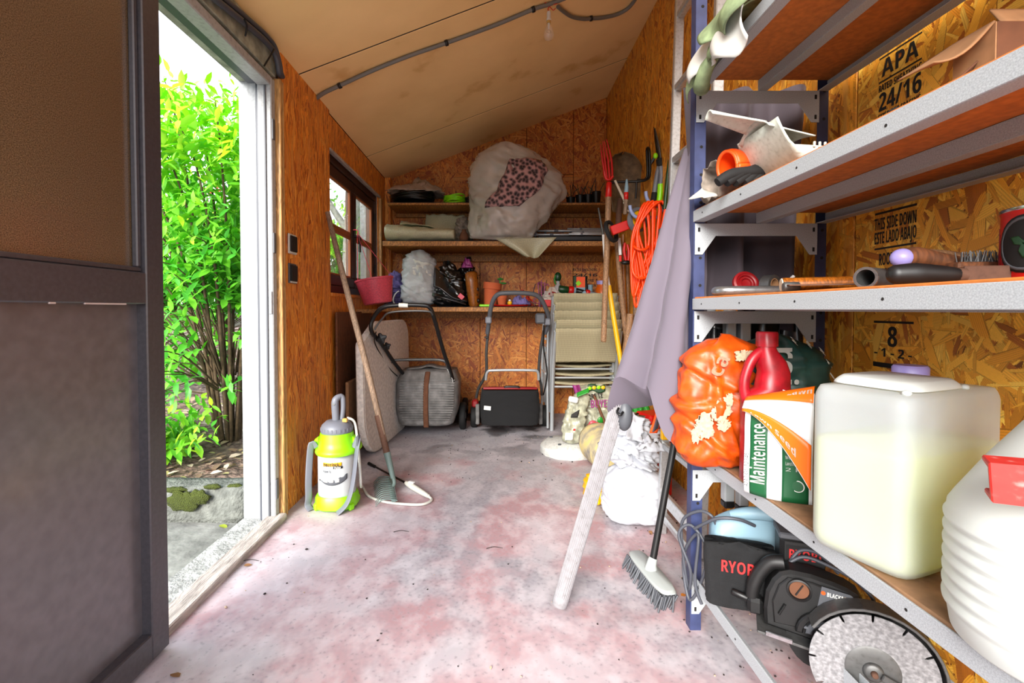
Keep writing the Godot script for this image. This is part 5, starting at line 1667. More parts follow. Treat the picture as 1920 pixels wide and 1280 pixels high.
	part("glass", sh().lathe([Vector2(0.0001, 0.001), Vector2(0.05, 0.001), Vector2(0.052, 0.15), Vector2(0.038, 0.175), Vector2(0.038, 0.185), Vector2(0.0001, 0.185)], 20, Transform3D(Basis(), aj)), M.amber, jar)
	part("lid", sh().lathe([Vector2(0.0001, 0.185), Vector2(0.042, 0.185), Vector2(0.042, 0.215), Vector2(0.0001, 0.218)], 20, Transform3D(Basis(), aj)), M.lavender, jar)
	# a loop of black wire hanging at the bench edge
	var wl: Vector3 = Vector3(0.277, 0.959, -3.78)
	solid("wire_loop", sh().tube([wl + Vector3(-0.03, 0.02, 0), wl + Vector3(-0.036, -0.01, 0.006), wl + Vector3(-0.012, -0.034, 0.006), wl + Vector3(0.02, -0.03, 0.006), wl + Vector3(0.036, -0.008, 0.004), wl + Vector3(0.03, 0.02, 0), wl + Vector3(0.0, 0.012, 0.006), wl + Vector3(-0.03, 0.024, 0)], 0.0022, 5, 4), M.black, "small loop of black wire hanging over the workbench edge", "wire", wl)


# ---------------------------------------------------------------- mowers and chairs
func wheel(o: Node3D, called: String, c: Vector3, r: float, w: float, tyre: Material, hub: Material) -> void:
	var T := Transform3D(Basis(Vector3.BACK, -PI / 2.0), c)
	var t := part(called, sh().lathe([Vector2(r * 0.55, -w / 2), Vector2(r * 0.9, -w / 2), Vector2(r, -w * 0.3), Vector2(r, w * 0.3), Vector2(r * 0.9, w / 2), Vector2(r * 0.55, w / 2)], 28, T), tyre, o)
	part("hub", sh().lathe([Vector2(0.0001, -w * 0.42), Vector2(r * 0.2, -w * 0.5), Vector2(r * 0.25, -w * 0.38), Vector2(r * 0.62, -w * 0.36), Vector2(r * 0.62, w * 0.36), Vector2(r * 0.25, w * 0.38), Vector2(r * 0.2, w * 0.5), Vector2(0.0001, w * 0.42)], 24, T), hub, t)


func build_mowers() -> void:
	# left: electric mower with a hard grey grass box
	var o := Vector3(-0.53, 0, -3.75)
	var m := thing("lawn_mower", "lawn mower with a big hard grey grass box and black tube handle", "lawn mower", o)
	# box: squared skin, tapering down, ribbed at its back
	var zc := -3.72
	var box := part("grass_box", sh().skin(56, 30, func(a: float, h: float):
		var th: float = TAU * a
		var k := pow(pow(absf(cos(th)), 5.0) + pow(absf(sin(th)), 5.0), -0.2)
		var w := lerpf(0.205, 0.24, smoothstep(0.0, 0.35, h)) - 0.035 * smoothstep(0.75, 1.0, h)
		var d := lerpf(0.15, 0.19, smoothstep(0.0, 0.6, h))
		if h < 0.04:
			w *= 0.9
			d *= 0.88
		if h > 0.97:
			w *= 0.86
			d *= 0.8
		if h == 0.0 or h == 1.0:
			w *= 0.02
			d *= 0.02
		var p := Vector3(cos(th) * k * w, 0.06 + 0.44 * h, sin(th) * k * d)
		p.x += 0.02 * h
		if p.z > 0.0:
			p.z -= 0.07 * smoothstep(0.72, 1.0, h)
		return Vector3(-0.54, 0, zc) + p), M.grass_box, m, "dusty grey plastic grass box")
	for i in 17:
		var y := 0.13 + i * 0.0185
		for e in [-1.0, 1.0]:
			var w := lerpf(0.155, 0.18, smoothstep(0.0, 0.3, i / 16.0))
			var zf := zc + lerpf(0.158, 0.19, smoothstep(0.0, 0.6, (y - 0.06) / 0.44)) + 0.001 - 0.07 * smoothstep(0.72, 1.0, (y - 0.06) / 0.44)
			part("louvre", sh().box(Vector3(-0.532 + e * (w * 0.5 + 0.022) + 0.02 * (y - 0.06) / 0.44, y, zf), Vector3(w, 0.0085, 0.01), 0.003), M.grass_box, box)
	part("centre_rib", sh().tube([Vector3(-0.53, 0.07, zc + 0.148), Vector3(-0.53, 0.2, zc + 0.178), Vector3(-0.525, 0.38, zc + 0.19), Vector3(-0.52, 0.48, zc + 0.125)], 0.02, 8, 5, 0.35, Vector3.BACK), M.cardboard_dark, box, "dirty brown middle rib")
	part("lid_lip", sh().sheet(20, 4, func(u: float, v: float):
		var x := lerpf(-0.17, 0.17, u)
		return Vector3(-0.52 + x, 0.498 + 0.014 * sin(u * PI) + 0.012 * smoothstep(0.3, 0.45, u) * (1.0 - smoothstep(0.55, 0.7, u)), zc + 0.06 - 0.12 * v), 0.012), M.grass_box, box)
	part("deck", sh().skin(36, 12, func(a: float, h: float):
		var th: float = TAU * a
		var k := pow(pow(absf(cos(th)), 4.0) + pow(absf(sin(th)), 4.0), -0.25)
		var s := (1.0 if h < 0.6 else 1.0 - 0.4 * (h - 0.6)) * (0.02 if h == 0.0 or h == 1.0 else 1.0)
		return Vector3(-0.52 + cos(th) * k * 0.22 * s, 0.06 + 0.2 * h, -4.1 + sin(th) * k * 0.17 * s)), M.tool_black, m)
	part("motor_cover", sh().ball(Vector3(-0.52, 0.27, -4.1), Vector3(0.13, 0.08, 0.12), 16), M.black, m)
	wheel(m, "wheel", Vector3(-0.272, 0.107, -3.8), 0.107, 0.05, M.rubber, M.grass_box)
	wheel(m, "wheel", Vector3(-0.808, 0.107, -3.86), 0.107, 0.05, M.rubber, M.grass_box)
	wheel(m, "wheel", Vector3(-0.28, 0.085, -4.22), 0.085, 0.045, M.rubber, M.grass_box)
	wheel(m, "wheel", Vector3(-0.76, 0.085, -4.22), 0.085, 0.045, M.rubber, M.grass_box)
	var H := [Vector3(-0.702, 0.44, -3.66), Vector3(-0.745, 0.574, -3.45), Vector3(-0.781, 0.728, -3.22), Vector3(-0.789, 0.809, -3.02), Vector3(-0.78, 0.883, -3), Vector3(-0.718, 0.957, -2.98), Vector3(-0.617, 0.976, -2.97), Vector3(-0.468, 0.976, -2.97), Vector3(-0.417, 0.96, -2.98), Vector3(-0.394, 0.883, -3.03), Vector3(-0.365, 0.658, -3.28), Vector3(-0.335, 0.482, -3.5), Vector3(-0.319, 0.258, -3.76)]
	part("handle", sh().tube(H, 0.0135, 10, 5), M.black, m, "shiny black tube handle")
	part("cross_bar", sh().tube([Vector3(-0.755, 0.565, -3.46), Vector3(-0.73, 0.585, -3.45), Vector3(-0.544, 0.59, -3.44), Vector3(-0.379, 0.587, -3.4), Vector3(-0.353, 0.529, -3.44)], 0.0105, 10, 4), M.dull_steel, m)
	part("bail_bar", sh().tube([Vector3(-0.77, 0.823, -3.01), Vector3(-0.72, 0.89, -3), Vector3(-0.65, 0.934, -2.97), Vector3(-0.434, 0.94, -2.96), Vector3(-0.402, 0.917, -2.99)], 0.006, 8, 5), M.dull_steel, m)
	part("white_sticker", sh().cyl(Vector3(-0.606, 0.976, -2.968), Vector3(-0.55, 0.976, -2.968), 0.0145, -1.0, 12), M.label_pale, m)
	for q in [[Vector3(-0.75, 0.763, -3.12), 0.032], [Vector3(-0.73, 0.708, -3.2), 0.022]]:
		part("switch_knob", sh().skin(20, 12, func(a: float, h: float):
			var k := 1.0 + 0.22 * sin(TAU * a * 4.0)
			var s := sin(PI * clampf(h, 0.02, 0.98))
			return q[0] + Vector3(q[1] * s * k * cos(TAU * a), q[1] * s * k * sin(TAU * a), 0.02 * (0.5 - h) + 0.014)), M.black, m)
	part("control_cable", sh().tube([Vector3(-0.762, 0.809, -3.02), Vector3(-0.793, 0.743, -3.1), Vector3(-0.796, 0.64, -3.28), Vector3(-0.779, 0.526, -3.46), Vector3(-0.746, 0.452, -3.58)], 0.004, 6), M.black, m)
	part("cable_loop", sh().tube([Vector3(-0.361, 0.527, -3.45), Vector3(-0.328, 0.416, -3.55), Vector3(-0.345, 0.308, -3.6), Vector3(-0.334, 0.199, -3.74)], 0.004, 6), M.tag_white, m)
	# right: scarifier with a black cloth bag
	var s := thing("scarifier", "lawn scarifier with a soft black catch bag and grey handle", "scarifier", Vector3(0.1, 0, -3.78))
	var body := part("body", sh().skin(36, 14, func(a: float, h: float):
		var th: float = TAU * a
		var k := pow(pow(absf(cos(th)), 4.0) + pow(absf(sin(th)), 4.0), -0.25)
		var q := (1.0 - 0.45 * h * h) * (0.02 if h == 0.0 or h == 1.0 else 1.0)
		return Vector3(0.09 + cos(th) * k * 0.22 * q, 0.05 + 0.24 * h, -4.02 + sin(th) * k * 0.16 * q)), M.dark_red, s)
	var bc := Vector3(0.098, 0.075, -3.68)
	var bag := part("catch_bag", sh().skin(56, 26, func(a: float, h: float):
		var th: float = TAU * a
		var k := pow(pow(absf(cos(th)), 5.0) + pow(absf(sin(th)), 5.0), -0.2)
		var w := 0.212 + 0.012 * sin(h * PI)
		var d := 0.13 - 0.02 * h
		if h < 0.03 or h > 0.98:
			w *= 0.92
			d *= 0.88
		if h == 0.0 or h == 1.0:
			w *= 0.02
			d *= 0.02
		var p := Vector3(cos(th) * k * w, 0.275 * h, sin(th) * k * d)
		p += Vector3(cos(th), 0, sin(th)) * (ridge(p, 9.0, 0.012) + ridge(p + Vector3(4, 0, 0), 22.0, 0.004))
		return bc + p), M.dust_bag, s, "dusty black cloth catch bag")
	part("bag_rim", sh().tube([bc + Vector3(-0.2, 0.285, 0.1), bc + Vector3(-0.06, 0.288, 0.112), bc + Vector3(0.06, 0.288, 0.112), bc + Vector3(0.2, 0.285, 0.1)], 0.01, 8), M.dark_red, bag)
	part("bag_grip", sh().tube([bc + Vector3(-0.04, 0.29, 0.112), bc + Vector3(-0.03, 0.3, 0.118), bc + Vector3(0.05, 0.3, 0.118), bc + Vector3(0.07, 0.29, 0.112)], 0.009, 8), M.black, bag)
	part("bag_label", sh().box(bc + Vector3(-0.17, 0.142, 0.1245), Vector3(0.052, 0.03, 0.002), 0.0005, Basis(Vector3.UP, -0.12) * Basis(Vector3.BACK, -0.08)), M.tag_white, bag)
	for q in [[-0.185, -3.86, 0.085], [0.385, -3.9, 0.085], [-0.14, -4.2, 0.075], [0.34, -4.2, 0.075]]:
		wheel(s, "wheel", Vector3(q[0], q[2], q[1]), q[2], 0.05, M.rubber, M.grass_box)
	part("mudguard", sh().box(Vector3(-0.175, 0.2, -3.84), Vector3(0.05, 0.06, 0.08), 0.012), M.dark_red, s)
	for e in [-0.155, 0.345]:
		part("axle_bracket", sh().box(Vector3(e, 0.12, -3.8), Vector3(0.03, 0.16, 0.05), 0.006), M.grass_box, s)
	var HL := [Vector3(-0.167, 0.243, -3.84), Vector3(-0.148, 0.323, -3.8), Vector3(-0.108, 0.4, -3.74), Vector3(-0.082, 0.479, -3.68), Vector3(-0.08, 0.63, -3.6), Vector3(-0.067, 0.792, -3.55)]
	var HR := [Vector3(0.36, 0.265, -3.84), Vector3(0.346, 0.36, -3.78), Vector3(0.322, 0.456, -3.7), Vector3(0.326, 0.628, -3.62), Vector3(0.348, 0.792, -3.56)]
	part("lower_handle", sh().tube(HL, 0.0115, 10, 5), M.dull_steel, s)
	part("lower_handle", sh().tube(HR, 0.0115, 10, 5), M.dull_steel, s)
	part("cross_bar", sh().tube([Vector3(-0.086, 0.409, -3.68), Vector3(-0.073, 0.473, -3.66), Vector3(-0.008, 0.487, -3.65), Vector3(0.256, 0.487, -3.65), Vector3(0.31, 0.473, -3.66), Vector3(0.32, 0.409, -3.68)], 0.0105, 10, 4), M.chair_alu, s)
	part("upper_handle", sh().tube([Vector3(-0.071, 0.773, -3.55), Vector3(-0.058, 0.872, -3.5), Vector3(-0.038, 0.988, -3.44), Vector3(0, 1.052, -3.4), Vector3(0.068, 1.066, -3.38), Vector3(0.218, 1.063, -3.38), Vector3(0.294, 1.041, -3.4), Vector3(0.344, 0.969, -3.44), Vector3(0.377, 0.872, -3.5), Vector3(0.356, 0.772, -3.56)], 0.0165, 10, 5), M.mid_grey, s, "dark foam covered upper handle")
	for q in [Vector3(-0.062, 0.873, -3.48), Vector3(0.364, 0.861, -3.48)]:
		part("clamp", sh().box(q, Vector3(0.045, 0.05, 0.045), 0.008), M.grey_plastic, s)
	part("switch_box", sh().box(Vector3(0.312, 0.885, -3.47), Vector3(0.07, 0.075, 0.06), 0.01), M.mid_grey, s)
	part("cable_clip", sh().box(Vector3(-0.079, 0.745, -3.54), Vector3(0.03, 0.012, 0.02), 0.003), M.black, s)
	part("cable", sh().tube([Vector3(0.342, 0.833, -3.5), Vector3(0.347, 0.671, -3.58), Vector3(0.383, 0.461, -3.66), Vector3(0.365, 0.279, -3.76)], 0.005, 6), M.black, s)


# one stacking chair, its four feet round the origin; its back towards +z (the camera)
func make_chair() -> Node3D:
	var c := thing("stacking_chair", "x", "chair", Vector3.ZERO, "stacked wicker chairs")
	var W := 0.245
	part("seat", sh().sheet(18, 14, func(u: float, v: float):
		var x := lerpf(-W + 0.012, W - 0.012, u)
		var z := lerpf(0.0, -0.42, v)
		return Vector3(x, 0.372 + 0.02 * v - 0.014 * sin(u * PI) + (0.02 * pow(1.0 - v, 3.0)) - 0.02 * pow(v, 8.0), z), 0.018), M.wicker, c, "woven beige seat")
	part("backrest", sh().sheet(20, 18, func(u: float, v: float):
		var x := lerpf(-W + 0.004, W - 0.004, u)
		var y := lerpf(0.545, 0.81, v)
		var z := 0.06 + 0.12 * v + 0.03 * v * v - 0.02 * sin(u * PI)
		return Vector3(x, y, z - (0.02 * pow(v, 12.0))), 0.02), M.wicker, c, "woven beige backrest")
	for e in [-1.0, 1.0]:
		part("rear_leg", sh().tube([Vector3(e * W, 0.002, -0.03), Vector3(e * W, 0.2, -0.01), Vector3(e * W, 0.37, 0.012), Vector3(e * W * 0.995, 0.56, 0.062), Vector3(e * W * 0.985, 0.79, 0.17)], 0.0155, 10, 4), M.chair_alu, c)
		part("front_leg", sh().tube([Vector3(e * W * 1.02, 0.002, -0.45), Vector3(e * W * 1.01, 0.2, -0.43), Vector3(e * W, 0.36, -0.41)], 0.014, 10, 4), M.chair_alu, c)
		part("seat_rail", sh().cyl(Vector3(e * W, 0.365, 0.01), Vector3(e * W, 0.375, -0.41), 0.011, -1.0, 10), M.chair_alu, c)
	part("cross_rail", sh().cyl(Vector3(-W, 0.345, -0.4), Vector3(W, 0.345, -0.4), 0.009, -1.0, 8), M.chair_alu, c)
	part("cross_rail", sh().cyl(Vector3(-W, 0.35, 0.0), Vector3(W, 0.35, 0.0), 0.009, -1.0, 8), M.chair_alu, c)
	return c


func build_chairs() -> void:
	var first := make_chair()
	var names := ["lowest woven beige chair in the stack, its whole back in view", "second woven chair from the bottom of the beige stack", "middle woven chair of the beige stack by the tools", "fourth woven chair up the beige stack, under the top one", "topmost woven chair of the beige stack by the tools"]
	for i in 5:
		var c: Node3D = first if i == 0 else dup(first, names[i], "stacked wicker chairs")
		if i == 0:
			c.set_meta("label", names[0])
		c.position = Vector3(0.675 + [0.0, 0.006, -0.004, 0.004, -0.003][i], 0.066 * i, -3.72 - 0.028 * i)
	# a grey tube frame standing between the scarifier and the chairs
	var f := thing("folding_trestle", "grey metal tube trestle standing upright left of the chair stack", "trestle", Vector3(0.39, 0, -3.72))
	part("tube", sh().tube([Vector3(0.397, 0.023, -3.74), Vector3(0.392, 0.45, -3.74), Vector3(0.395, 0.701, -3.74), Vector3(0.403, 0.867, -3.74)], 0.0105, 10, 3), M.chair_alu, f)
	part("tube", sh().tube([Vector3(0.375, 0.002, -3.98), Vector3(0.375, 0.5, -3.98), Vector3(0.38, 0.86, -3.9)], 0.0105, 10, 3), M.chair_alu, f)
	for y in [0.45, 0.72]:
		part("cross_tube", sh().cyl(Vector3(0.382, y, -3.75), Vector3(0.378, y, -3.97), 0.009, -1.0, 8), M.chair_alu, f)


# ---------------------------------------------------------------- tools on the right wall and sacks on the floor below
func build_tools() -> void:
	# red fork hanging head up
	var f := thing("garden_fork", "digging fork with red tines and worn wooden shaft hanging head up", "fork", Vector3(0.691, 0.749, -3.12))
	var n: Vector3 = Vector3(0.723, 1.77, -3.12)
	var yoke: Vector3 = Vector3(0.723, 1.797, -3.12)
	part("shaft", sh().tube([Vector3(0.691, 0.749, -3.12), Vector3(0.694, 0.77, -3.12), Vector3(0.703, 1.089, -3.12), Vector3(0.715, 1.433, -3.12), Vector3(0.72, 1.687, -3.12)], [0.014, 0.0185, 0.0185, 0.019, 0.019], 12), M.handle_wood, f)
	part("socket", sh().cyl(Vector3(0.72, 1.674, -3.12), n, 0.0205, 0.017, 14, 0.003), M.red, f, "red painted socket")
	part("yoke", sh().tube([Vector3(0.692, 1.838, -3.12), Vector3(0.702, 1.797, -3.12), Vector3(0.727, 1.787, -3.12), Vector3(0.747, 1.811, -3.12)], 0.01, 8, 4), M.red, f)
	var tips := [[1126,272], [1130,266], [1134,264], [1137,262]]
	for i in 4:
		var a: Vector3 = [Vector3(0.692, 1.838, -3.12), Vector3(0.709, 1.797, -3.12), Vector3(0.727, 1.79, -3.12), Vector3(0.744, 1.817, -3.12)][i]
		var m: Vector3 = [Vector3(0.673, 1.924, -3.1), Vector3(0.688, 1.911, -3.09), Vector3(0.706, 1.908, -3.08), Vector3(0.724, 1.911, -3.07)][i]
		var t: Vector3 = [Vector3(0.654, 1.995, -3.06), Vector3(0.665, 2.012, -3.05), Vector3(0.673, 2.008, -3.04), Vector3(0.684, 2.015, -3.03)][i]
		part("tine", sh().tube([a, m, t], [0.0075, 0.007, 0.0025], 6, 5), M.red, f, "red tine")
	# round mouthed shovel
	var sc: Vector3 = Vector3(0.868, 1.822, -3.36)
	var sp := thing("shovel", "large round brown steel shovel hanging head up behind the red fork", "shovel", Vector3(0.903, 0.7, -3.3))
	part("blade", sh().sheet(18, 22, func(u: float, v: float):
		var y := lerpf(-0.2, 0.2, v)
		var w := 0.125 * pow(1.0 - pow(maxf(0.0, (y - 0.02) / 0.185), 2.2), 0.5) if y < 0.2 else 0.004
		w = maxf(w, 0.004) * (0.92 if y < -0.12 else 1.0)
		var e := (u - 0.5) * 2.0
		return sc + Vector3(e * w + 0.02 - y * 0.12, y, 0.05 * e * e + 0.08 * y), 0.003), M.shovel_steel, sp, "dull brown rounded blade")
	part("socket", sh().tube([Vector3(0.852, 1.717, -3.34), Vector3(0.845, 1.633, -3.34), Vector3(0.836, 1.503, -3.33)], [0.016, 0.021, 0.021], 12), M.rust, sp)
	part("shaft", sh().tube([Vector3(0.822, 1.521, -3.33), Vector3(0.834, 1.356, -3.33), Vector3(0.863, 1.024, -3.32), Vector3(0.887, 0.803, -3.31), Vector3(0.903, 0.7, -3.3)], 0.0185, 12), M.handle_wood, sp)
	# black bent bracket
	var bk := thing("wall_bracket", "black bent bar bracket holding the tools on the right wall", "bracket", Vector3(0.956, 1.769, -3.03))
	part("bar", sh().tube([Vector3(0.731, 1.771, -3.14), Vector3(0.79, 1.778, -3.14), Vector3(0.906, 1.776, -3.12), Vector3(0.955, 1.779, -3.08), Vector3(0.963, 1.805, -3.05), Vector3(0.959, 1.888, -3.04), Vector3(0.955, 1.952, -3.04), Vector3(0.96, 1.968, -3.1), Vector3(0.968, 1.804, -3.12), Vector3(0.917, 1.797, -3.16)], 0.0085, 8, 5), M.black, bk)
	part("fixing", sh().bar(Vector3(0.962, 1.858, -3.05), Vector3(0.988, 1.9, -3.04), 0.016, 0.016), M.black, bk)
	part("front_stop", sh().tube([Vector3(0.902, 1.776, -3.12), Vector3(0.899, 1.735, -3.12), Vector3(0.899, 1.669, -3.13)], 0.007, 8), M.black, bk)
	# small hand tools in the rack
	var wd := thing("wood_stake", "thin pale wooden stake tied slantwise to the rack", "stake", Vector3(0.829, 1.642, -3.1))
	part("stick", sh().cyl(Vector3(0.756, 1.778, -3.1), Vector3(0.826, 1.635, -3.1), 0.008, 0.009, 8), M.rope, wd)
	part("string_tie", sh().tube([Vector3(0.806, 1.658, -3.08), Vector3(0.828, 1.642, -3.07), Vector3(0.807, 1.628, -3.07), Vector3(0.831, 1.614, -3.08), Vector3(0.814, 1.59, -3.08), Vector3(0.85, 1.58, -3.1)], 0.006, 6), M.rope, wd)
	var wt := thing("weeding_tool", "small weeder with grey blade and short red grip in the rack", "hand tool", Vector3(0.818, 1.653, -3.06))
	part("blade", sh().tube([Vector3(0.821, 1.774, -3.06), Vector3(0.821, 1.727, -3.06), Vector3(0.818, 1.687, -3.06)], [0.005, 0.013, 0.014], 8), M.blue_grey, wt)
	part("grip", sh().cyl(Vector3(0.818, 1.693, -3.06), Vector3(0.818, 1.646, -3.06), 0.015, 0.013, 10, 0.003), M.red, wt)
	part("handle", sh().cyl(Vector3(0.818, 1.646, -3.06), Vector3(0.812, 1.552, -3.06), 0.011, 0.012, 10), M.old_wood, wt)
	# ring, bar and disc
	var rg := thing("cable_winder", "orange red bar between a black ring and a yellow grey disc", "reel", Vector3(0.799, 1.464, -3.1))
	var T := Transform3D(Basis(Vector3.UP, 0.9) * Basis(Vector3.RIGHT, 1.25), Vector3(0.729, 1.448, -3.08))
	part("black_ring", sh().lathe([Vector2(0.058, -0.012), Vector2(0.072, -0.012), Vector2(0.075, 0.0), Vector2(0.072, 0.012), Vector2(0.058, 0.012), Vector2(0.055, 0.0), Vector2(0.058, -0.012)], 32, T), M.black_matt, rg)
	part("red_bar", sh().bar(Vector3(0.715, 1.441, -3.02), Vector3(0.822, 1.481, -3.02), 0.03, 0.058, 0.004), M.red, rg, "orange red flat bar")
	var T2 := Transform3D(Basis(Vector3.UP, 0.5) * Basis(Vector3.RIGHT, PI / 2.0), Vector3(0.876, 1.507, -3))
	part("grey_rim", sh().lathe([Vector2(0.058, -0.014), Vector2(0.076, -0.014), Vector2(0.078, 0.0), Vector2(0.076, 0.014), Vector2(0.058, 0.014), Vector2(0.058, -0.014)], 32, T2), M.grey_plastic, rg)
	part("yellow_disc", sh().lathe([Vector2(0.0001, -0.008), Vector2(0.057, -0.008), Vector2(0.057, 0.006), Vector2(0.02, 0.01), Vector2(0.0001, 0.01)], 28, T2), M.yellow, rg)
	# two blue hooks on the wall
	for k in 2:
		var a: Vector3 = [Vector3(0.804, 1.579, -2.92), Vector3(0.881, 1.648, -2.86)][k]
		var b: Vector3 = [Vector3(0.865, 1.509, -2.92), Vector3(0.942, 1.563, -2.86)][k]
		var h := thing("wall_hook", ["lower pale blue rubber coated hook beside the yellow disc", "upper pale blue rubber coated hook holding the orange cable"][k], "hook", b, "pale blue wall hooks")
		part("hook", sh().tube([a, a.lerp(b, 0.3) + Vector3(-0.012, -0.012, 0), a.lerp(b, 0.7) + Vector3(-0.012, -0.016, 0), b, Vector3(0.985, b.y, b.z - 0.01)], 0.0105, 10), M.hook_blue, h)
		part("plate", sh().box(Vector3(0.9855, b.y, b.z - 0.01), Vector3(0.007, 0.07, 0.03), 0.002), M.hook_blue, h)
	# orange extension cable hanging in a long coil
	var oc := thing("extension_cable", "long bright orange cable coiled and hung from the blue hook", "cable", Vector3(0.907, 1.56, -2.83))
	for i in 15:
		var q := i / 14.0
		var x0 := lerpf(-0.045, 0.1, q)
		var bottom := 0.62 - 0.2 * absf(q - 0.25) - 0.12 * float((i * 7) % 5) / 5.0
		var c0: Vector3 = Vector3(0.907, 1.563, -2.83)
		var sw := -0.06 - 0.05 * float((i * 3) % 4) / 3.0 + 0.05 * q
		var zz := -0.02 + 0.008 * float((i * 5) % 7)
		part("loop", sh().tube([c0 + Vector3(x0, -0.03, zz), c0 + Vector3(x0 * 0.7, 0.015, zz), c0 + Vector3(x0 * 0.4 - 0.045, -0.03, zz + 0.01), c0 + Vector3(-0.075 + sw * 0.4, -bottom * 0.35, zz), c0 + Vector3(sw - 0.015, -bottom * 0.8, zz), c0 + Vector3(sw, -bottom, zz), c0 + Vector3(sw + 0.035, -bottom * 0.82, zz - 0.01), c0 + Vector3(x0 * 0.6, -bottom * 0.4, zz), c0 + Vector3(x0, -0.03, zz)], 0.0075, 7, 5), M.cable_orange, oc)
	part("tie_turn", sh().tube([Vector3(0.794, 1.315, -2.79), Vector3(0.81, 1.297, -2.77), Vector3(0.847, 1.294, -2.77), Vector3(0.877, 1.315, -2.79)], 0.0075, 7), M.cable_orange, oc)
	part("low_turn", sh().tube([Vector3(0.794, 1.289, -2.78), Vector3(0.777, 1.196, -2.77), Vector3(0.796, 1.14, -2.76), Vector3(0.839, 1.131, -2.76), Vector3(0.894, 1.16, -2.78)], 0.0075, 7), M.cable_orange, oc)
	part("plug", sh().box(Vector3(0.937, 1.382, -2.75), Vector3(0.03, 0.06, 0.03), 0.006), M.mid_grey, oc)
	# hedge shears
	var hs := thing("hedge_shears", "hedge shears with black blades and grey handles hanging points up", "shears", Vector3(0.982, 1.854, -2.93))
	part("blade", sh().tube([Vector3(0.958, 2.064, -2.96), Vector3(0.968, 1.974, -2.95), Vector3(0.982, 1.867, -2.94)], [0.004, 0.017, 0.02], 8, 4, 0.3, Vector3.RIGHT), M.black, hs)
	part("blade", sh().tube([Vector3(0.958, 2.05, -2.94), Vector3(0.975, 1.951, -2.93), Vector3(0.985, 1.851, -2.92)], [0.004, 0.014, 0.018], 8, 4, 0.3, Vector3.RIGHT), M.dull_steel, hs)
	part("pivot", sh().ball(Vector3(0.95, 1.871, -2.9), Vector3(0.014, 0.017, 0.012), 10), M.lime, hs)
	part("yoke", sh().tube([Vector3(0.979, 1.858, -2.92), Vector3(0.989, 1.819, -2.92), Vector3(0.992, 1.794, -2.92)], [0.02, 0.024, 0.018], 10), M.black_matt, hs)
	part("handle", sh().tube([Vector3(0.985, 1.832, -2.92), Vector3(0.97, 1.781, -2.92), Vector3(0.96, 1.723, -2.92), Vector3(0.951, 1.653, -2.92)], [0.013, 0.014, 0.014, 0.014], 10), M.grey_plastic, hs)
	part("handle", sh().tube([Vector3(0.982, 1.807, -2.9), Vector3(0.986, 1.75, -2.9), Vector3(0.98, 1.699, -2.9)], 0.0145, 10), M.grey_plastic, hs)
	part("grip", sh().tube([Vector3(0.98, 1.702, -2.9), Vector3(0.98, 1.655, -2.9), Vector3(0.974, 1.591, -2.9)], [0.016, 0.018, 0.017], 10), M.lime, hs, "lime green grip")
	part("grip", sh().tube([Vector3(0.951, 1.656, -2.92), Vector3(0.945, 1.595, -2.92)], [0.017, 0.018], 10), M.black_matt, hs)
	solid("green_cane", sh().tube([Vector3(1.003, 1.894, -2.8), Vector3(0.994, 1.784, -2.8), Vector3(0.983, 1.661, -2.8), Vector3(0.972, 1.532, -2.8)], [0.006, 0.0095, 0.012, 0.012], 10), M.dark_green, "slim dark green plastic cane leaning beside the hedge shears", "cane", Vector3(0.972, 1.532, -2.8))
	# long handles standing against the wall
	var yp := thing("yellow_pole", "bright yellow tool pole with a white neck leaning by the chairs", "pole", Vector3(1.169, 0, -4.256))
	part("pole", sh().tube([Vector3(0.754, 1.112, -3.25), Vector3(0.791, 0.843, -3.22), Vector3(0.832, 0.559, -3.19), Vector3(0.865, 0.3, -3.15)], 0.0165, 12), M.yellow, yp)
	part("neck", sh().tube([Vector3(0.727, 1.461, -3.3), Vector3(0.736, 1.276, -3.27), Vector3(0.75, 1.13, -3.25), Vector3(0.754, 1.105, -3.25)], [0.009, 0.0105, 0.013, 0.0165], 10), M.white, yp, "white metal neck")
	part("tip", sh().tube([Vector3(0.701, 1.651, -3.34), Vector3(0.716, 1.545, -3.32), Vector3(0.727, 1.461, -3.3)], [0.006, 0.008, 0.009], 8), M.dull_steel, yp)
	var q := [[Vector3(0.862, 1.451, -3.02), Vector3(0.874, 1.151, -3.02), Vector3(0.873, 0.833, -3.02), Vector3(0.862, 0.549, -3)], [Vector3(0.888, 1.477, -3.4), Vector3(0.897, 1.176, -3.4), Vector3(0.914, 0.875, -3.4), Vector3(0.926, 0.536, -3.38)], [Vector3(0.932, 1.37, -3.45), Vector3(0.938, 1.027, -3.45), Vector3(0.944, 0.72, -3.45), Vector3(0.953, 0.489, -3.45)], [Vector3(0.833, 0.923, -3), Vector3(0.824, 0.833, -3), Vector3(0.808, 0.716, -3), Vector3(0.789, 0.549, -3)]]
	for i in 4:
		var lab: String = ["straight greyish wooden pole standing under the orange cable", "slim orange-brown wooden pole behind the shovel shaft", "thin dark wooden pole standing nearest the corner", "short thick wooden handle end poking up behind the grey cloth"][i]
		var pts: Array = q[i]
		solid("wooden_pole", sh().tube(pts, [0.0175, 0.014, 0.012, 0.021][i], 10), [M.old_wood, M.varnished, M.handle_wood, M.handle_wood][i], lab, "pole", pts[3], "wooden poles at the tool wall")
	var rs := thing("red_secateurs", "red secateurs with black ends hanging below the red bar", "secateurs", Vector3(0.851, 1.269, -3.2))
	part("handle", sh().tube([Vector3(0.85, 1.393, -3.2), Vector3(0.844, 1.34, -3.2), Vector3(0.858, 1.269, -3.2)], [0.008, 0.011, 0.01], 8), M.red, rs)
	part("handle", sh().tube([Vector3(0.865, 1.382, -3.2), Vector3(0.875, 1.333, -3.2), Vector3(0.872, 1.269, -3.2)], [0.008, 0.011, 0.01], 8), M.red, rs)
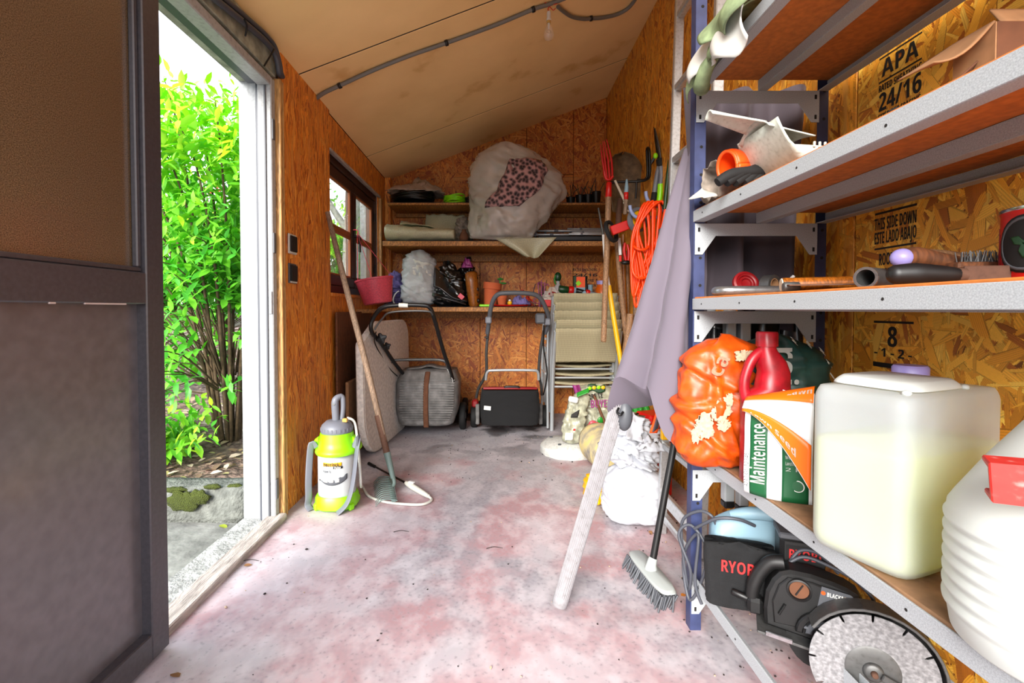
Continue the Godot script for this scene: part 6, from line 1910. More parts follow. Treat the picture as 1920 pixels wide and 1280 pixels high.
	part("cap", sh().ball(Vector3(0.858, 1.262, -3.2), Vector3(0.036, 0.016, 0.02), 10), M.black, rs)
	var st := thing("white_strip", "narrow white and red strip hanging left of the red secateurs", "strip", Vector3(0.821, 1.271, -3.22))
	part("strip", sh().bar(Vector3(0.816, 1.428, -3.22), Vector3(0.824, 1.314, -3.22), 0.018, 0.005), M.white, st)
	part("red_end", sh().bar(Vector3(0.824, 1.31, -3.22), Vector3(0.824, 1.271, -3.22), 0.016, 0.006), M.wire_red, st)
	floor_sacks()


func floor_sacks() -> void:
	# round concrete foot
	var cb := Vector3(0.475, 0, -3.17)
	var foot := thing("parasol_base", "round white concrete parasol base on the floor by the chairs", "base", cb)
	part("block", sh().lathe([Vector2(0.0001, 0.001), Vector2(0.185, 0.001), Vector2(0.19, 0.008), Vector2(0.188, 0.055), Vector2(0.15, 0.08), Vector2(0.04, 0.088), Vector2(0.0001, 0.088)], 12, Transform3D(Basis(), cb)), M.concrete_white, foot)
	for k in 4:
		part("bolt_hole", sh().cyl(cb + Vector3(cos(k * 1.57 + 0.6) * 0.13, 0.078, sin(k * 1.57 + 0.6) * 0.13), cb + Vector3(cos(k * 1.57 + 0.6) * 0.13, 0.087, sin(k * 1.57 + 0.6) * 0.13), 0.011), M.mid_grey, foot)
	# bags of potting soil
	var p: Vector3 = Vector3(0.658, 0.164, -3.2)
	p.y = 0.09
	var pb := thing("potting_soil_bag", "crumpled printed soil bag with pink flowers and a green yellow top", "bag", p)
	part("sack", bag_skin(p, Vector3(0.105, 0, 0.05), 0.36, 0.02, 9.0, 3.0, -0.12, 0.12, Vector3(0.01, 0, -0.05), 44, 34), M.potting_bag, pb)
	var front := func(x: float, y: float, dz := 0.0) -> Vector3: return p + Vector3(x, y, 0.066 + dz - 0.05 * y * y / 0.13)
	part("green_top", sh().sheet(14, 6, func(u: float, v: float): return front.call(-0.055 + 0.115 * u, 0.315 + 0.045 * v + 0.008 * sin(u * 7.0), 0.004), 0.002), M.dark_green, pb)
	for k in 4:
		part("yellow_leaf", sh().ball(front.call(-0.045 + k * 0.03, 0.338 + 0.006 * sin(k * 7.0), 0.008), Vector3(0.014, 0.012, 0.004), 10), [M.lime, M.yellow, M.lime, M.yellow][k], pb)
	text("print", "TERRE TE", 0.034, M.ink, pb, front.call(-0.025, 0.285, 0.008), Vector3(1, 0.16, 0), Vector3.UP, 0.13)
	text("print", "BUYER", 0.05, M.magenta, pb, front.call(0.025, 0.24, 0.01), Vector3(1, 0.04, 0), Vector3.UP, 0.135)
	for k in 6:
		part("flower", sh().ball(front.call([-0.045, -0.02, -0.03, 0.0, 0.075, 0.09][k], [0.09, 0.075, 0.11, 0.1, 0.1, 0.115][k], 0.004), Vector3(0.026, 0.022, 0.008), 10), M.pink if k < 4 else M.lilac_cloth, pb)
	part("leaf", sh().ball(front.call(0.02, 0.13, 0.006), Vector3(0.02, 0.026, 0.006), 10), M.green, pb)
	part("brown_fold", sh().sheet(4, 16, func(u: float, v: float): return front.call(0.0 + 0.09 * (1.0 - v) - 0.03 + 0.02 * u, 0.06 + 0.24 * v, 0.004 + 0.006 * sin(u * 3.0)), 0.003), M.cardboard_dark, pb)
	part("purple_corner", sh().sheet(8, 8, func(u: float, v: float): return p + Vector3(-0.125 - 0.035 * v + 0.05 * u, 0.24 + 0.12 * v, 0.03 + 0.015 * sin(u * 5.0)), 0.004), M.magenta, pb)
	var q: Vector3 = Vector3(0.483, 0.067, -3.06)
	q.y = 0.09
	var gb := thing("pale_green_bag", "pale green folded soil bag slanting on the white concrete base", "bag", q)
	part("sack", bag_skin(q, Vector3(0.07, 0, 0.032), 0.33, 0.012, 10.0, 3.0, 0.1, 0.16, Vector3(0.07, 0, -0.05), 40, 30), M.potting_bag, gb)
	var fr := func(x: float, y: float) -> Vector3: return q + Vector3(x + 0.07 * y * y / 0.11, y, 0.046 - 0.05 * y * y / 0.11)
	part("barcode_label", sh().sheet(4, 4, func(u: float, v: float): return fr.call(-0.055 + 0.05 * u, 0.035 + 0.045 * v), 0.002), M.white, gb)
	part("red_mark", sh().sheet(3, 3, func(u: float, v: float): return fr.call(-0.008 + 0.014 * u, 0.094 + 0.012 * v), 0.002), M.red, gb)
	part("black_mark", sh().sheet(6, 4, func(u: float, v: float): return fr.call(-0.035 + 0.045 * u, 0.175 + 0.05 * v * (0.4 + 0.6 * u)), 0.002), M.ink, gb)
	part("white_collar", sh().box(q + Vector3(0.0, 0.29, 0.03), Vector3(0.06, 0.035, 0.03), 0.008, Basis(Vector3.BACK, -0.2)), M.white, gb)
	part("green_leaf", sh().sheet(8, 5, func(u: float, v: float): return q + Vector3(0.025 + 0.075 * u, 0.305 + 0.03 * u + 0.025 * v, 0.03 - 0.02 * v), 0.003), M.green, gb)
	# rolled carpet
	var a := Vector3(0.62, 0.128, -3.02)
	var b := Vector3(0.7, 0.128, -2.42)
	var cr := thing("rolled_carpet", "thick rolled mat stained yellow and grey lying behind the pole", "mat", Vector3(0.66, 0, -2.72))
	var ax := (b - a).normalized()
	var T := Transform3D(Basis(ax.cross(Vector3.UP).normalized(), ax, ax.cross(ax.cross(Vector3.UP)).normalized() * -1.0), a)
	part("roll", sh().lathe([Vector2(0.0001, 0.03), Vector2(0.03, 0.012), Vector2(0.085, 0.0), Vector2(0.115, 0.025), Vector2(0.126, 0.08), Vector2(0.126, 0.52), Vector2(0.115, 0.6), Vector2(0.0001, 0.6)], 36, T, func(th, y): return 1.0 + 0.02 * sin(th * 3.0 + y * 4.0)), M.carpet, cr)
	# green tarpaulin and a red one
	var g := Vector3(0.84, 0, -2.75)
	solid("green_tarpaulin", bag_skin(g, Vector3(0.1, 0, 0.16), 0.5, 0.03, 6.0, 2.2, 0.35, 0.5, Vector3(-0.05, 0, 0)), M.green, "green tarpaulin bundle standing behind the rolled mat", "tarpaulin", g)
	g = Vector3(0.787, 0.171, -2.4)
	g.y = 0.0
	solid("red_crate", sh().box(g + Vector3(0.02, 0.21, -0.06), Vector3(0.14, 0.42, 0.14), 0.012, Basis(Vector3.UP, 0.3)), M.red, "bright red box behind the white sacks", "box", g)
	# white sacks, one on the other
	var s := Vector3(0.62, 0.0, -2.16)
	solid("white_sack", bag_skin(s, Vector3(0.135, 0, 0.12), 0.26, 0.014, 9.0, 2.8, -0.02, 0.3, Vector3(0, 0, 0), 56, 36), M.sack_white, "plump full white woven sack on the floor behind the parasol pole", "sack", s)
	var s2 := Vector3(0.615, 0.245, -2.17)
	solid("white_sack", bag_skin(s2, Vector3(0.12, 0, 0.1), 0.23, 0.05, 8.0, 2.2, 0.25, 0.55, Vector3(0.01, 0, 0.02), 60, 44), M.sack_white, "crumpled empty white sack lying on top of the plump white sack", "sack", s2)
	part("knot", heap(Vector3(0.655, 0.349, -2.02), Vector3(0.11, 0.06, 0.06), 3.0, 5.0, 0.006, 14), M.sack_white, get_node("white_sack_001"))
	var y0 := Vector3(0.5, 0.0, -2.36)
	solid("yellow_bag", bag_skin(y0, Vector3(0.07, 0, 0.08), 0.16, 0.015, 9.0, 2.4, 0.2, 0.4), M.yellow, "small yellow bag squeezed between rolled mat and white sack", "bag", y0)
	# broom
	var bc := Vector3(0.527, 0.052, -1.625)
	var br := thing("broom", "broom with grey plastic head and black handle behind the shelf post", "broom", Vector3(0.527, 0, -1.625))
	var t: Vector3 = Vector3(0.622, 0.514, -1.66)
	var hd := Vector3(0.14, 0, 0.99).normalized()
	var hx := hd.cross(Vector3.UP)
	part("head", sh().skin(28, 10, func(a: float, h: float):
		var th := TAU * a
		var k := pow(pow(absf(cos(th)), 4.0) + pow(absf(sin(th)), 4.0), -0.25)
		var e := 0.03 if h == 0.0 or h == 1.0 else 1.0 - 0.12 * absf(h - 0.5) * 2.0
		return bc + hd * sin(th) * k * 0.14 * e + hx * cos(th) * k * 0.033 * e + Vector3(0, -0.008 + 0.02 * h, 0)), M.broom_grey, br, "grey plastic head")
	part("socket", sh().tube([bc + Vector3(0, 0.005, 0), bc.lerp(t, 0.03) + Vector3(0, 0.012, 0), bc.lerp(t, 0.1)], [0.024, 0.017, 0.014], 12), M.broom_grey, br)
	part("handle", sh().tube([bc.lerp(t, 0.06), bc.lerp(t, 0.5), t], 0.0115, 10), M.black, br)
	var bm := sh()
	for i in 26:
		for j in 5:
			var at := bc + hd * lerpf(-0.132, 0.132, i / 25.0) + hx * lerpf(-0.026, 0.026, j / 4.0) + Vector3(0, -0.006, 0)
			var to := at + Vector3(rng.randf_range(-0.016, 0.006) - 0.012, 0, rng.randf_range(-0.01, 0.016))
			to.y = 0.001
			bm.cyl(at, to, 0.0042, 0.003, 4)
	var bristles := part("bristles", bm, M.mid_grey, br)
	bristles.set_meta("kind", "stuff")


func build_parasol() -> void:
	# closed garden parasol leaning upside down: fluted white pole, grey canopy folded round it
	var foot := Vector3(0.197, 0.024, -1.49)
	var top: Vector3 = Vector3(0.614, 1.429, -1.53)
	var o := thing("closed_parasol", "closed mauve grey parasol leaning at the shelving with a ribbed white pole", "parasol", Vector3(0.197, 0, -1.49))
	var z := (top - foot).normalized()
	var x := z.cross(Vector3.FORWARD).normalized() * -1.0
	var y := z.cross(x)
	var R := []
	var L := (top - foot).length() * 0.465
	for q in [[0.0, 0.8], [0.006, 1.0], [0.045, 1.0], [0.048, 0.985], [L * 0.5, 0.985], [L * 0.5 + 0.003, 0.96], [L - 0.02, 0.96]]:
		var a := PackedVector3Array()
		for j in 96:
			var th := TAU * j / 96.0
			var r: float = 0.0235 * q[1] * (1.0 + (0.06 if j % 4 < 2 else -0.07) * (1.0 if q[0] > 0.05 else 0.3))
			a.append(foot + z * q[0] + (x * cos(th) + y * sin(th)) * r)
		R.append(a)
	part("pole", sh().loft(R, true, false), M.ribbed_white, o, "ribbed white metal pole")
	part("pole_end", sh().cyl(foot - z * 0.006, foot + z * 0.03, 0.0245, 0.0252, 28, 0.004), M.ribbed_white, o)
	var c0: Vector3 = Vector3(0.36, 0.578, -1.5)
	var c1: Vector3 = Vector3(0.408, 0.713, -1.52)
	part("upper_tube", sh().cyl(c0, c1, 0.0185, 0.0185, 20, 0.002), M.ribbed_white, o, "short white tube beside the pole")
	part("crank_housing", sh().ball(Vector3(0.399, 0.619, -1.5), Vector3(0.026, 0.05, 0.03), 14), M.mid_grey, o)
	part("crank", sh().tube([Vector3(0.374, 0.647, -1.47), Vector3(0.367, 0.637, -1.46), Vector3(0.374, 0.63, -1.45), Vector3(0.385, 0.637, -1.46)], 0.004, 6), M.black, o)
	# canopy: bold folds that open from the tip at the shelf post down to a ragged hem
	var fold := func(a: float, h: float, k: float) -> Vector3:
		var p := (top + z * 0.03).lerp(foot, 0.56 * h)
		var w: float = 0.026 + 0.085 * pow(h, 0.8) * k
		var th := TAU * a
		var deep := 0.45 + 0.55 * h
		var lobes: float = 0.92 + deep * (0.42 * cos(th * 4.0 - 0.5 + h * 0.5) + 0.07 * sin(th * 9.0 + h * 2.0))
		var q := Vector3(cos(th) * w * lobes, 0, sin(th) * w * 0.9 * lobes)
		var off := Vector3(w * (0.92 + deep * 0.42 * cos(0.5 * h - 0.5)) - 0.03 - 0.018 * h, 0, 0.03 * smoothstep(0.0, 0.6, h))
		var hem: float = (-0.045 * cos(th) + 0.05 * sin(th * 3.0 + 0.4) + 0.03 * sin(th * 7.0)) * pow(h, 5.0)
		return p + q + off + Vector3(0, hem, 0) + Vector3(1, 0, 1) * ridge(p + q, 4.0, 0.006) * h
	part("canopy", sh().skin(80, 44, func(a: float, h: float): return fold.call(a, h, 1.0)), M.canvas_pale, o, "mauve grey folded canopy cloth")
	part("inner_cloth", sh().sheet(16, 20, func(u: float, v: float):
		var a: Vector3 = Vector3(0.62, 0.985, -1.56)
		var b: Vector3 = Vector3(0.554, 0.552, -1.62)
		var p := a.lerp(b, v)
		return p + Vector3((u - 0.5) * lerpf(0.05, 0.1, v), 0.0, 0.03 * sin(u * 6.0 + v * 2.0) + 0.04), 0.003), M.canvas_grey, o, "darker inner cloth")
	part("orange_strap", sh().sheet(3, 14, func(u: float, v: float):
		var a: Vector3 = Vector3(0.542, 0.682, -1.6)
		var b: Vector3 = Vector3(0.513, 0.535, -1.6)
		return a.lerp(b, v) + Vector3(u * 0.026, 0, 0.01 * sin(v * 4.0)), 0.003), M.orange, o, "orange strap")
	# dark cloth hanging behind the end of the shelving
	var gc := thing("grey_cover", "dark mauve grey cloth hanging in folds behind the shelf end frame", "cloth", Vector3(0.77, 1.0, -1.56))
	part("cloth", sh().sheet(90, 24, func(u: float, v: float):
		var xx := lerpf(0.60, 0.985, u)
		var yy := lerpf(1.66, 0.93, v)
		var amp := 0.022 + 0.03 * v
		var lean := 0.06 * (1.0 - v) * sin(u * PI)
		return Vector3(xx - 0.02 * v * v * (u - 0.2), yy + 0.05 * sin(u * 4.0 + 1.0) * v, -1.56 + amp * sin(u * 15.0 + 1.8 * sin(v * 2.0)) + 0.45 * amp * sin(u * 29.0 + 2.0 * v) - lean * 0.3), 0.003), M.canvas_grey, gc)
	# aluminium ladder standing against the wall behind the shelving
	var ld := thing("ladder", "tall pale aluminium ladder leaning on the right wall behind the shelving", "ladder", Vector3(0.7, 0, -1.8))
	var lean := 0.026
	for zz in [-2.02, -1.64]:
		part("stile", sh().bar(Vector3(0.7, 0.0, zz), Vector3(0.7 + lean * 2.62, 2.62, zz), 0.036, 0.024, 0.003, Vector3.BACK), M.alu, ld)
	var k := 0.08
	while k < 2.5:
		var xx := 0.702 + lean * k
		part("rung", sh().bar(Vector3(xx, k, -2.02), Vector3(xx, k, -1.62), 0.034, 0.03, 0.006), M.alu, ld)
		k += 0.298
	part("brace", sh().bar(Vector3(0.704, 0.16, -2.0), Vector3(0.704, 0.16, -1.66), 0.02, 0.05, 0.003), M.alu, ld)
	part("yellow_cap", sh().box(Vector3(0.702, 0.43, -2.0), Vector3(0.03, 0.05, 0.02), 0.004), M.yellow, ld)
	# black sheet bundle behind the sacks on the low shelf
	var bs := thing("black_sheet", "black plastic sheet hanging in the shade behind the red bottle and sacks", "sheet", Vector3(0.77, 0.5, -1.51))
	part("film", sh().sheet(40, 16, func(u: float, v: float): return Vector3(lerpf(0.6, 0.96, u), lerpf(0.95, 0.56, v) - 0.04 * sin(u * 5.0), -1.52 + 0.016 * sin(u * 19.0 + v * 3.0) + 0.008 * sin(u * 41.0)), 0.002), M.black_film, bs)


# ---------------------------------------------------------------- steel shelving unit
const SY := [1.62, 1.24, 0.986, 0.52, 0.172]   # tops of its five levels


func build_shelving() -> void:
	var u := thing("shelving_unit", "blue and grey steel shelving unit with fibreboard shelves along the right wall", "shelving", Vector3(0.76, 0, -0.9))
	for q in [[0.572, -1.43, 1], [0.925, -1.43, 1], [0.572, -0.37, -1], [0.925, -0.37, -1]]:
		var x0: float = q[0]
		var zz: float = q[1]
		var front: bool = x0 < 0.7
		var sgn: float = q[2]
		# an angle: one leaf across, one leaf along
		var s := sh()
		s.span(Vector3(x0, 0.0, zz + 0.028 * sgn), Vector3(x0 + 0.032, 2.42, zz + 0.03 * sgn), 0.0008)
		var xa := x0 if front else x0 + 0.03
		s.span(Vector3(xa, 0.0, zz - 0.004 * sgn), Vector3(xa + 0.002, 2.42, zz + 0.028 * sgn), 0.0008)
		var up := part("upright", s, M.upright_blue if front else M.upright_dark, u, "blue painted angle upright" if front else "dark blue angle upright")
		if sgn > 0.0:
			for i in 30:
				var y := 0.06 + i * 0.08
				part("slot", sh().cyl(Vector3(x0 + 0.019, y, zz + 0.0295), Vector3(x0 + 0.019, y, zz + 0.0306), 0.0045, -1.0, 10), M.gap, up)
	for i in 5:
		shelf_level(u, SY[i], i < 4)


func shelf_level(u: Node3D, y: float, boarded: bool) -> void:
	var b: MeshInstance3D
	var x0 := 0.578 if absf(y - 0.52) > 0.01 else 0.622
	var x1 := 0.956
	var z0 := -1.4
	var z1 := -0.4
	if boarded:
		part("shelf_board", sh().span(Vector3(x0 - 0.003, y - 0.010, z0), Vector3(x1, y, z1), 0.002), M.fibreboard if y > 0.9 else M.fibre_top, u, "fibreboard shelf")
	var bt := y - 0.0105 if boarded else y
	var fr := part("front_beam", sh().span(Vector3(x0 - 0.008, bt - 0.026, z0 - 0.002), Vector3(x0 - 0.0035, bt + 0.006, z1 + 0.002), 0.0012).span(Vector3(x0 - 0.0035, bt - 0.026, z0), Vector3(x0 + 0.024, bt - 0.0235, z1), 0.0008), M.beam_grey, u, "pale grey steel edge beam")
	for i in 5:
		part("rivet", sh().cyl(Vector3(x0 - 0.0086, bt - 0.01, z0 + 0.06 + i * 0.21), Vector3(x0 - 0.0078, bt - 0.01, z0 + 0.06 + i * 0.21), 0.0025, -1.0, 8), M.gap, fr)
	part("back_beam", sh().span(Vector3(x1 - 0.004, bt - 0.03, z0), Vector3(x1, bt - 0.0002, z1), 0.001).span(Vector3(x1 - 0.03, bt - 0.03, z0), Vector3(x1 - 0.004, bt - 0.0275, z1), 0.0008), M.beam_grey, u)
	part("cross_beam", sh().span(Vector3(0.752, bt - 0.03, z0), Vector3(0.778, bt - 0.0275, z1), 0.0008).span(Vector3(0.752, bt - 0.0275, z0), Vector3(0.7545, bt - 0.0002, z1), 0.0008).span(Vector3(0.7755, bt - 0.0275, z0), Vector3(0.778, bt - 0.0002, z1), 0.0008), M.beam_grey, u)
	var pl := PackedVector2Array([Vector2(0, 0), Vector2(0, -0.09), Vector2(0.022, -0.09), Vector2(0.06, -0.036), Vector2(0.294, -0.036), Vector2(0.332, -0.09), Vector2(0.354, -0.09), Vector2(0.354, 0)])
	for zz in [-1.3985, -0.3985]:
		var g := part("end_gusset", sh().prism(pl, 0.0025, Transform3D(Basis(), Vector3(0.574, bt - 0.0305, zz)), 0.0006), M.beam_grey, u, "grey steel end gusset")
		if zz < -1.0:
			for xx in [0.585, 0.917]:
				for yy in [-0.018, -0.075]:
					part("bolt", sh().box(Vector3(xx, bt - 0.0305 + yy, zz + 0.003), Vector3(0.006, 0.012, 0.002), 0.001), M.gap, g)


# ---------------------------------------------------------------- things on the shelving unit
func oval(r: Vector2, y: float, c: Vector3, n := 32, sq := 2.6) -> PackedVector3Array:
	var a := PackedVector3Array()
	for j in n:
		var th := TAU * j / n
		var k := pow(pow(absf(cos(th)), sq) + pow(absf(sin(th)), sq), -1.0 / sq)
		a.append(c + Vector3(cos(th) * k * r.x, y, sin(th) * k * r.y))
	return a


func build_shelf_things() -> void:
	top_shelf()
	second_shelf()
	third_shelf()
	fourth_shelf()


func top_shelf() -> void:
	var y: float = SY[0]
	var o := thing("canvas_bag", "pale green and white canvas sheets hanging over the top shelf edge", "canvas", Vector3(0.6, y, -1.25))
	var q := [[-1.33, -1.1, 0.115, 0.0], [-1.28, -1.02, 0.145, 0.012], [-1.2, -0.94, 0.10, 0.024]]
	for i in 3:
		var z0: float = q[i][0]
		var z1: float = q[i][1]
		var drop: float = q[i][2]
		var ex: float = q[i][3]
		part("canvas_sheet", sh().sheet(26, 22, func(u: float, v: float):
			var z := lerpf(z0, z1, u) + 0.02 * sin(v * 5.0 + i)
			var s := v * 0.34
			var x := 0.74 - s
			var yy := y + 0.014 + ex * 1.6 + 0.012 * absf(sin(u * 7.0 + v * 4.0 + i)) + 0.03 * (1.0 - absf(u * 2.0 - 1.0)) * (1.0 - v)
			if s > 0.17:
				var t := (s - 0.17) / 0.17
				x = 0.57 - 0.012 - ex - 0.03 * sin(t * 2.2) - 0.014 * sin(u * 11.0 + i) * t
				yy = y + 0.018 + ex - t * drop * (1.0 - 0.35 * absf(sin(u * 2.6 + i)))
			return Vector3(x, yy, z), 0.003), [M.pale_green, M.tag_white, M.pale_green][i], o)
	part("rolled_end", sh().tube([Vector3(0.548, y - 0.075, -1.3), Vector3(0.535, y - 0.08, -1.27), Vector3(0.53, y - 0.06, -1.23), Vector3(0.538, y - 0.04, -1.18)], [0.022, 0.02, 0.018, 0.01], 12), M.pale_green, o)


func second_shelf() -> void:
	var y: float = SY[1] + 0.001
	# dustpan with its lip up and handle towards the end of the shelf
	var c := Vector3(0.70, y, -1.12)
	var d := thing("dustpan", "white plastic dustpan with a ridged lip and slanting handle on the second shelf", "dustpan", c)
	part("pan", sh().sheet(30, 26, func(u: float, v: float):
		var e := u * 2.0 - 1.0
		var w := 0.085 + 0.03 * v
		var side := 0.058 * pow(absf(e), 5.0) * (1.0 - 0.55 * v)
		var back := 0.115 * pow(1.0 - v, 5.0)
		return c + Vector3(-0.1 + 0.22 * v, 0.006 + maxf(side, back) + 0.004 * sin(v * 3.0), e * w), 0.003), M.dustpan, d)
	part("hood", sh().sheet(18, 12, func(u: float, v: float):
		var e := u * 2.0 - 1.0
		return c + Vector3(-0.108 + 0.09 * v, 0.112 - 0.03 * v + 0.028 * (1.0 - e * e) * (1.0 - v * 0.5), e * 0.084 * (0.8 + 0.2 * v)), 0.003), M.dustpan, d)
	for k in 14:
		part("comb_tooth", sh().box(c + Vector3(-0.03 + k * 0.0105, 0.058 - 0.0012 * k, 0.098 + 0.0012 * k), Vector3(0.0045, 0.012, 0.004), 0.001), M.dustpan, d)
	part("handle", sh().sheet(10, 16, func(u: float, v: float):
		var e := u * 2.0 - 1.0
		return c + Vector3(-0.1 - 0.12 * v, 0.125 + 0.02 * v, e * lerpf(0.04, 0.017, v) + 0.02 * v) + Vector3(0, 0.012 * (1.0 - e * e), 0), 0.004), M.dustpan, d, "hollow white handle")
	# orange glove with a dark palm
	var g := Vector3(0.618, y, -1.2)
	var gl := thing("work_glove", "bright orange knitted work glove with dark coated fingers", "glove", g)
	var ga := Vector3(0.9, 0.16, -0.4).normalized()   # the cuff's axis, its mouth towards the aisle
	var gx := ga.cross(Vector3.UP).normalized()
	var gy := gx.cross(ga)
	part("cuff", sh().sheet(40, 12, func(u: float, v: float):
		var th: float = TAU * u
		var w := lerpf(0.033, 0.027, v) + 0.0014 * sin(u * TAU * 20.0) + 0.003 * sin(v * 7.0)
		return g + Vector3(-0.045, 0.062, 0.0) + ga * (0.085 * v) + gx * cos(th) * w * 0.85 + gy * sin(th) * w * 1.15, 0.004), M.orange, gl)
	var hemp := []
	for k in 13:
		var th := TAU * k / 12.0
		hemp.append(g + Vector3(-0.046, 0.062, 0.0) + gx * cos(th) * 0.0285 + gy * sin(th) * 0.038)
	part("cuff_hem", sh().tube(hemp, 0.0045, 8, 3), M.orange, gl)
	for k in 5:
		part("finger", sh().tube([g + Vector3(0.03, 0.07 - 0.006 * k, 0.005 + 0.004 * k), g + Vector3(0.02 - 0.018 * k, 0.034, 0.02 + 0.004 * k), g + Vector3(0.0 - 0.022 * k, 0.014, 0.03 + 0.002 * k)], [0.014, 0.0145, 0.011], 10), M.black_matt, gl, "dark coated finger")
	part("palm", sh().ball(g + Vector3(0.055, 0.06, 0.0), Vector3(0.035, 0.032, 0.032), 12), M.black_matt, gl)
	# paper bag
	var p := Vector3(0.63, y, -1.315)
	var pb := thing("paper_bag", "open greyish paper bag lying on its side beside the orange glove", "bag", p)
	part("bag", sh().sheet(36, 18, func(u: float, v: float):
		var th: float = TAU * u
		var k := pow(pow(absf(cos(th)), 4.0) + pow(absf(sin(th)), 4.0), -0.25)
		var n := ridge(Vector3(cos(th), sin(th), v * 3.0), 1.6, 0.014)
		return p + Vector3(-0.05 + 0.2 * v, 0.055 + sin(th) * k * (0.05 + n) * (1.0 - 0.25 * v) + 0.02 * v, cos(th) * k * (0.055 + n) * (1.0 - 0.3 * v)), 0.0015), M.paper, pb)
	part("torn_lip", sh().sheet(16, 8, func(u: float, v: float): return p + Vector3(-0.05 - 0.035 * v, 0.004 + 0.05 * u * (1.0 - v * 0.6), 0.05 * cos(u * 3.0) + 0.01 * sin(v * 5.0)), 0.0015), M.label_pale, pb)
	# knob and box
	var kb := thing("dark_ball", "small dark rubber ball on the second shelf before the mill stamp", "ball", Vector3(0.64, y, -0.775))
	part("ball", sh().ball(Vector3(0.64, y + 0.016, -0.775), Vector3(0.0165, 0.016, 0.0165), 18), M.black_matt, kb)
	part("seam", sh().tube([Vector3(0.6235, y + 0.016, -0.775), Vector3(0.64, y + 0.0165, -0.7585), Vector3(0.6565, y + 0.016, -0.775)], 0.0008, 5, 4), M.rubber, kb)
	var b := Vector3(0.872, y, -0.815)
	var cb := thing("cardboard_box", "open brown cardboard box with a bent flap on the second shelf", "box", b)
	var B := Basis(Vector3.UP, 0.0).scaled(Vector3(0.66, 1.0, 0.36))
	for s in [[Vector3(-0.11, 0.085, 0), Vector3(0.004, 0.17, 0.2)], [Vector3(0.11, 0.085, 0), Vector3(0.004, 0.17, 0.2)], [Vector3(0, 0.085, 0.1), Vector3(0.216, 0.17, 0.004)], [Vector3(0, 0.085, -0.1), Vector3(0.216, 0.17, 0.004)]]:
		part("side", sh().box(b + B * s[0], s[1], 0.001, B), M.cardboard if s[0].x < -0.05 else M.cardboard_dark, cb)
	part("bottom", sh().box(b + Vector3(0, 0.003, 0), Vector3(0.214, 0.004, 0.196), 0.001, B), M.cardboard, cb)
	part("flap", sh().sheet(10, 8, func(u: float, v: float): return b + B * Vector3(-0.112 - 0.1 * v, 0.17 - 0.045 * v - 0.02 * sin(v * 3.0) * u, -0.1 + 0.2 * u - 0.1 * v), 0.003), M.cardboard, cb, "bent front flap")
	part("flap", sh().sheet(8, 6, func(u: float, v: float): return b + B * Vector3(-0.1 + 0.2 * u, 0.17 + 0.03 * v, 0.102 - 0.05 * v), 0.003), M.cardboard, cb)
	part("torn_flap", sh().sheet(6, 6, func(u: float, v: float): return b + B * Vector3(-0.114 - 0.05 * v, 0.1 + 0.02 * u - 0.03 * v, -0.02 + 0.05 * u), 0.0025), M.cardboard_dark, cb)


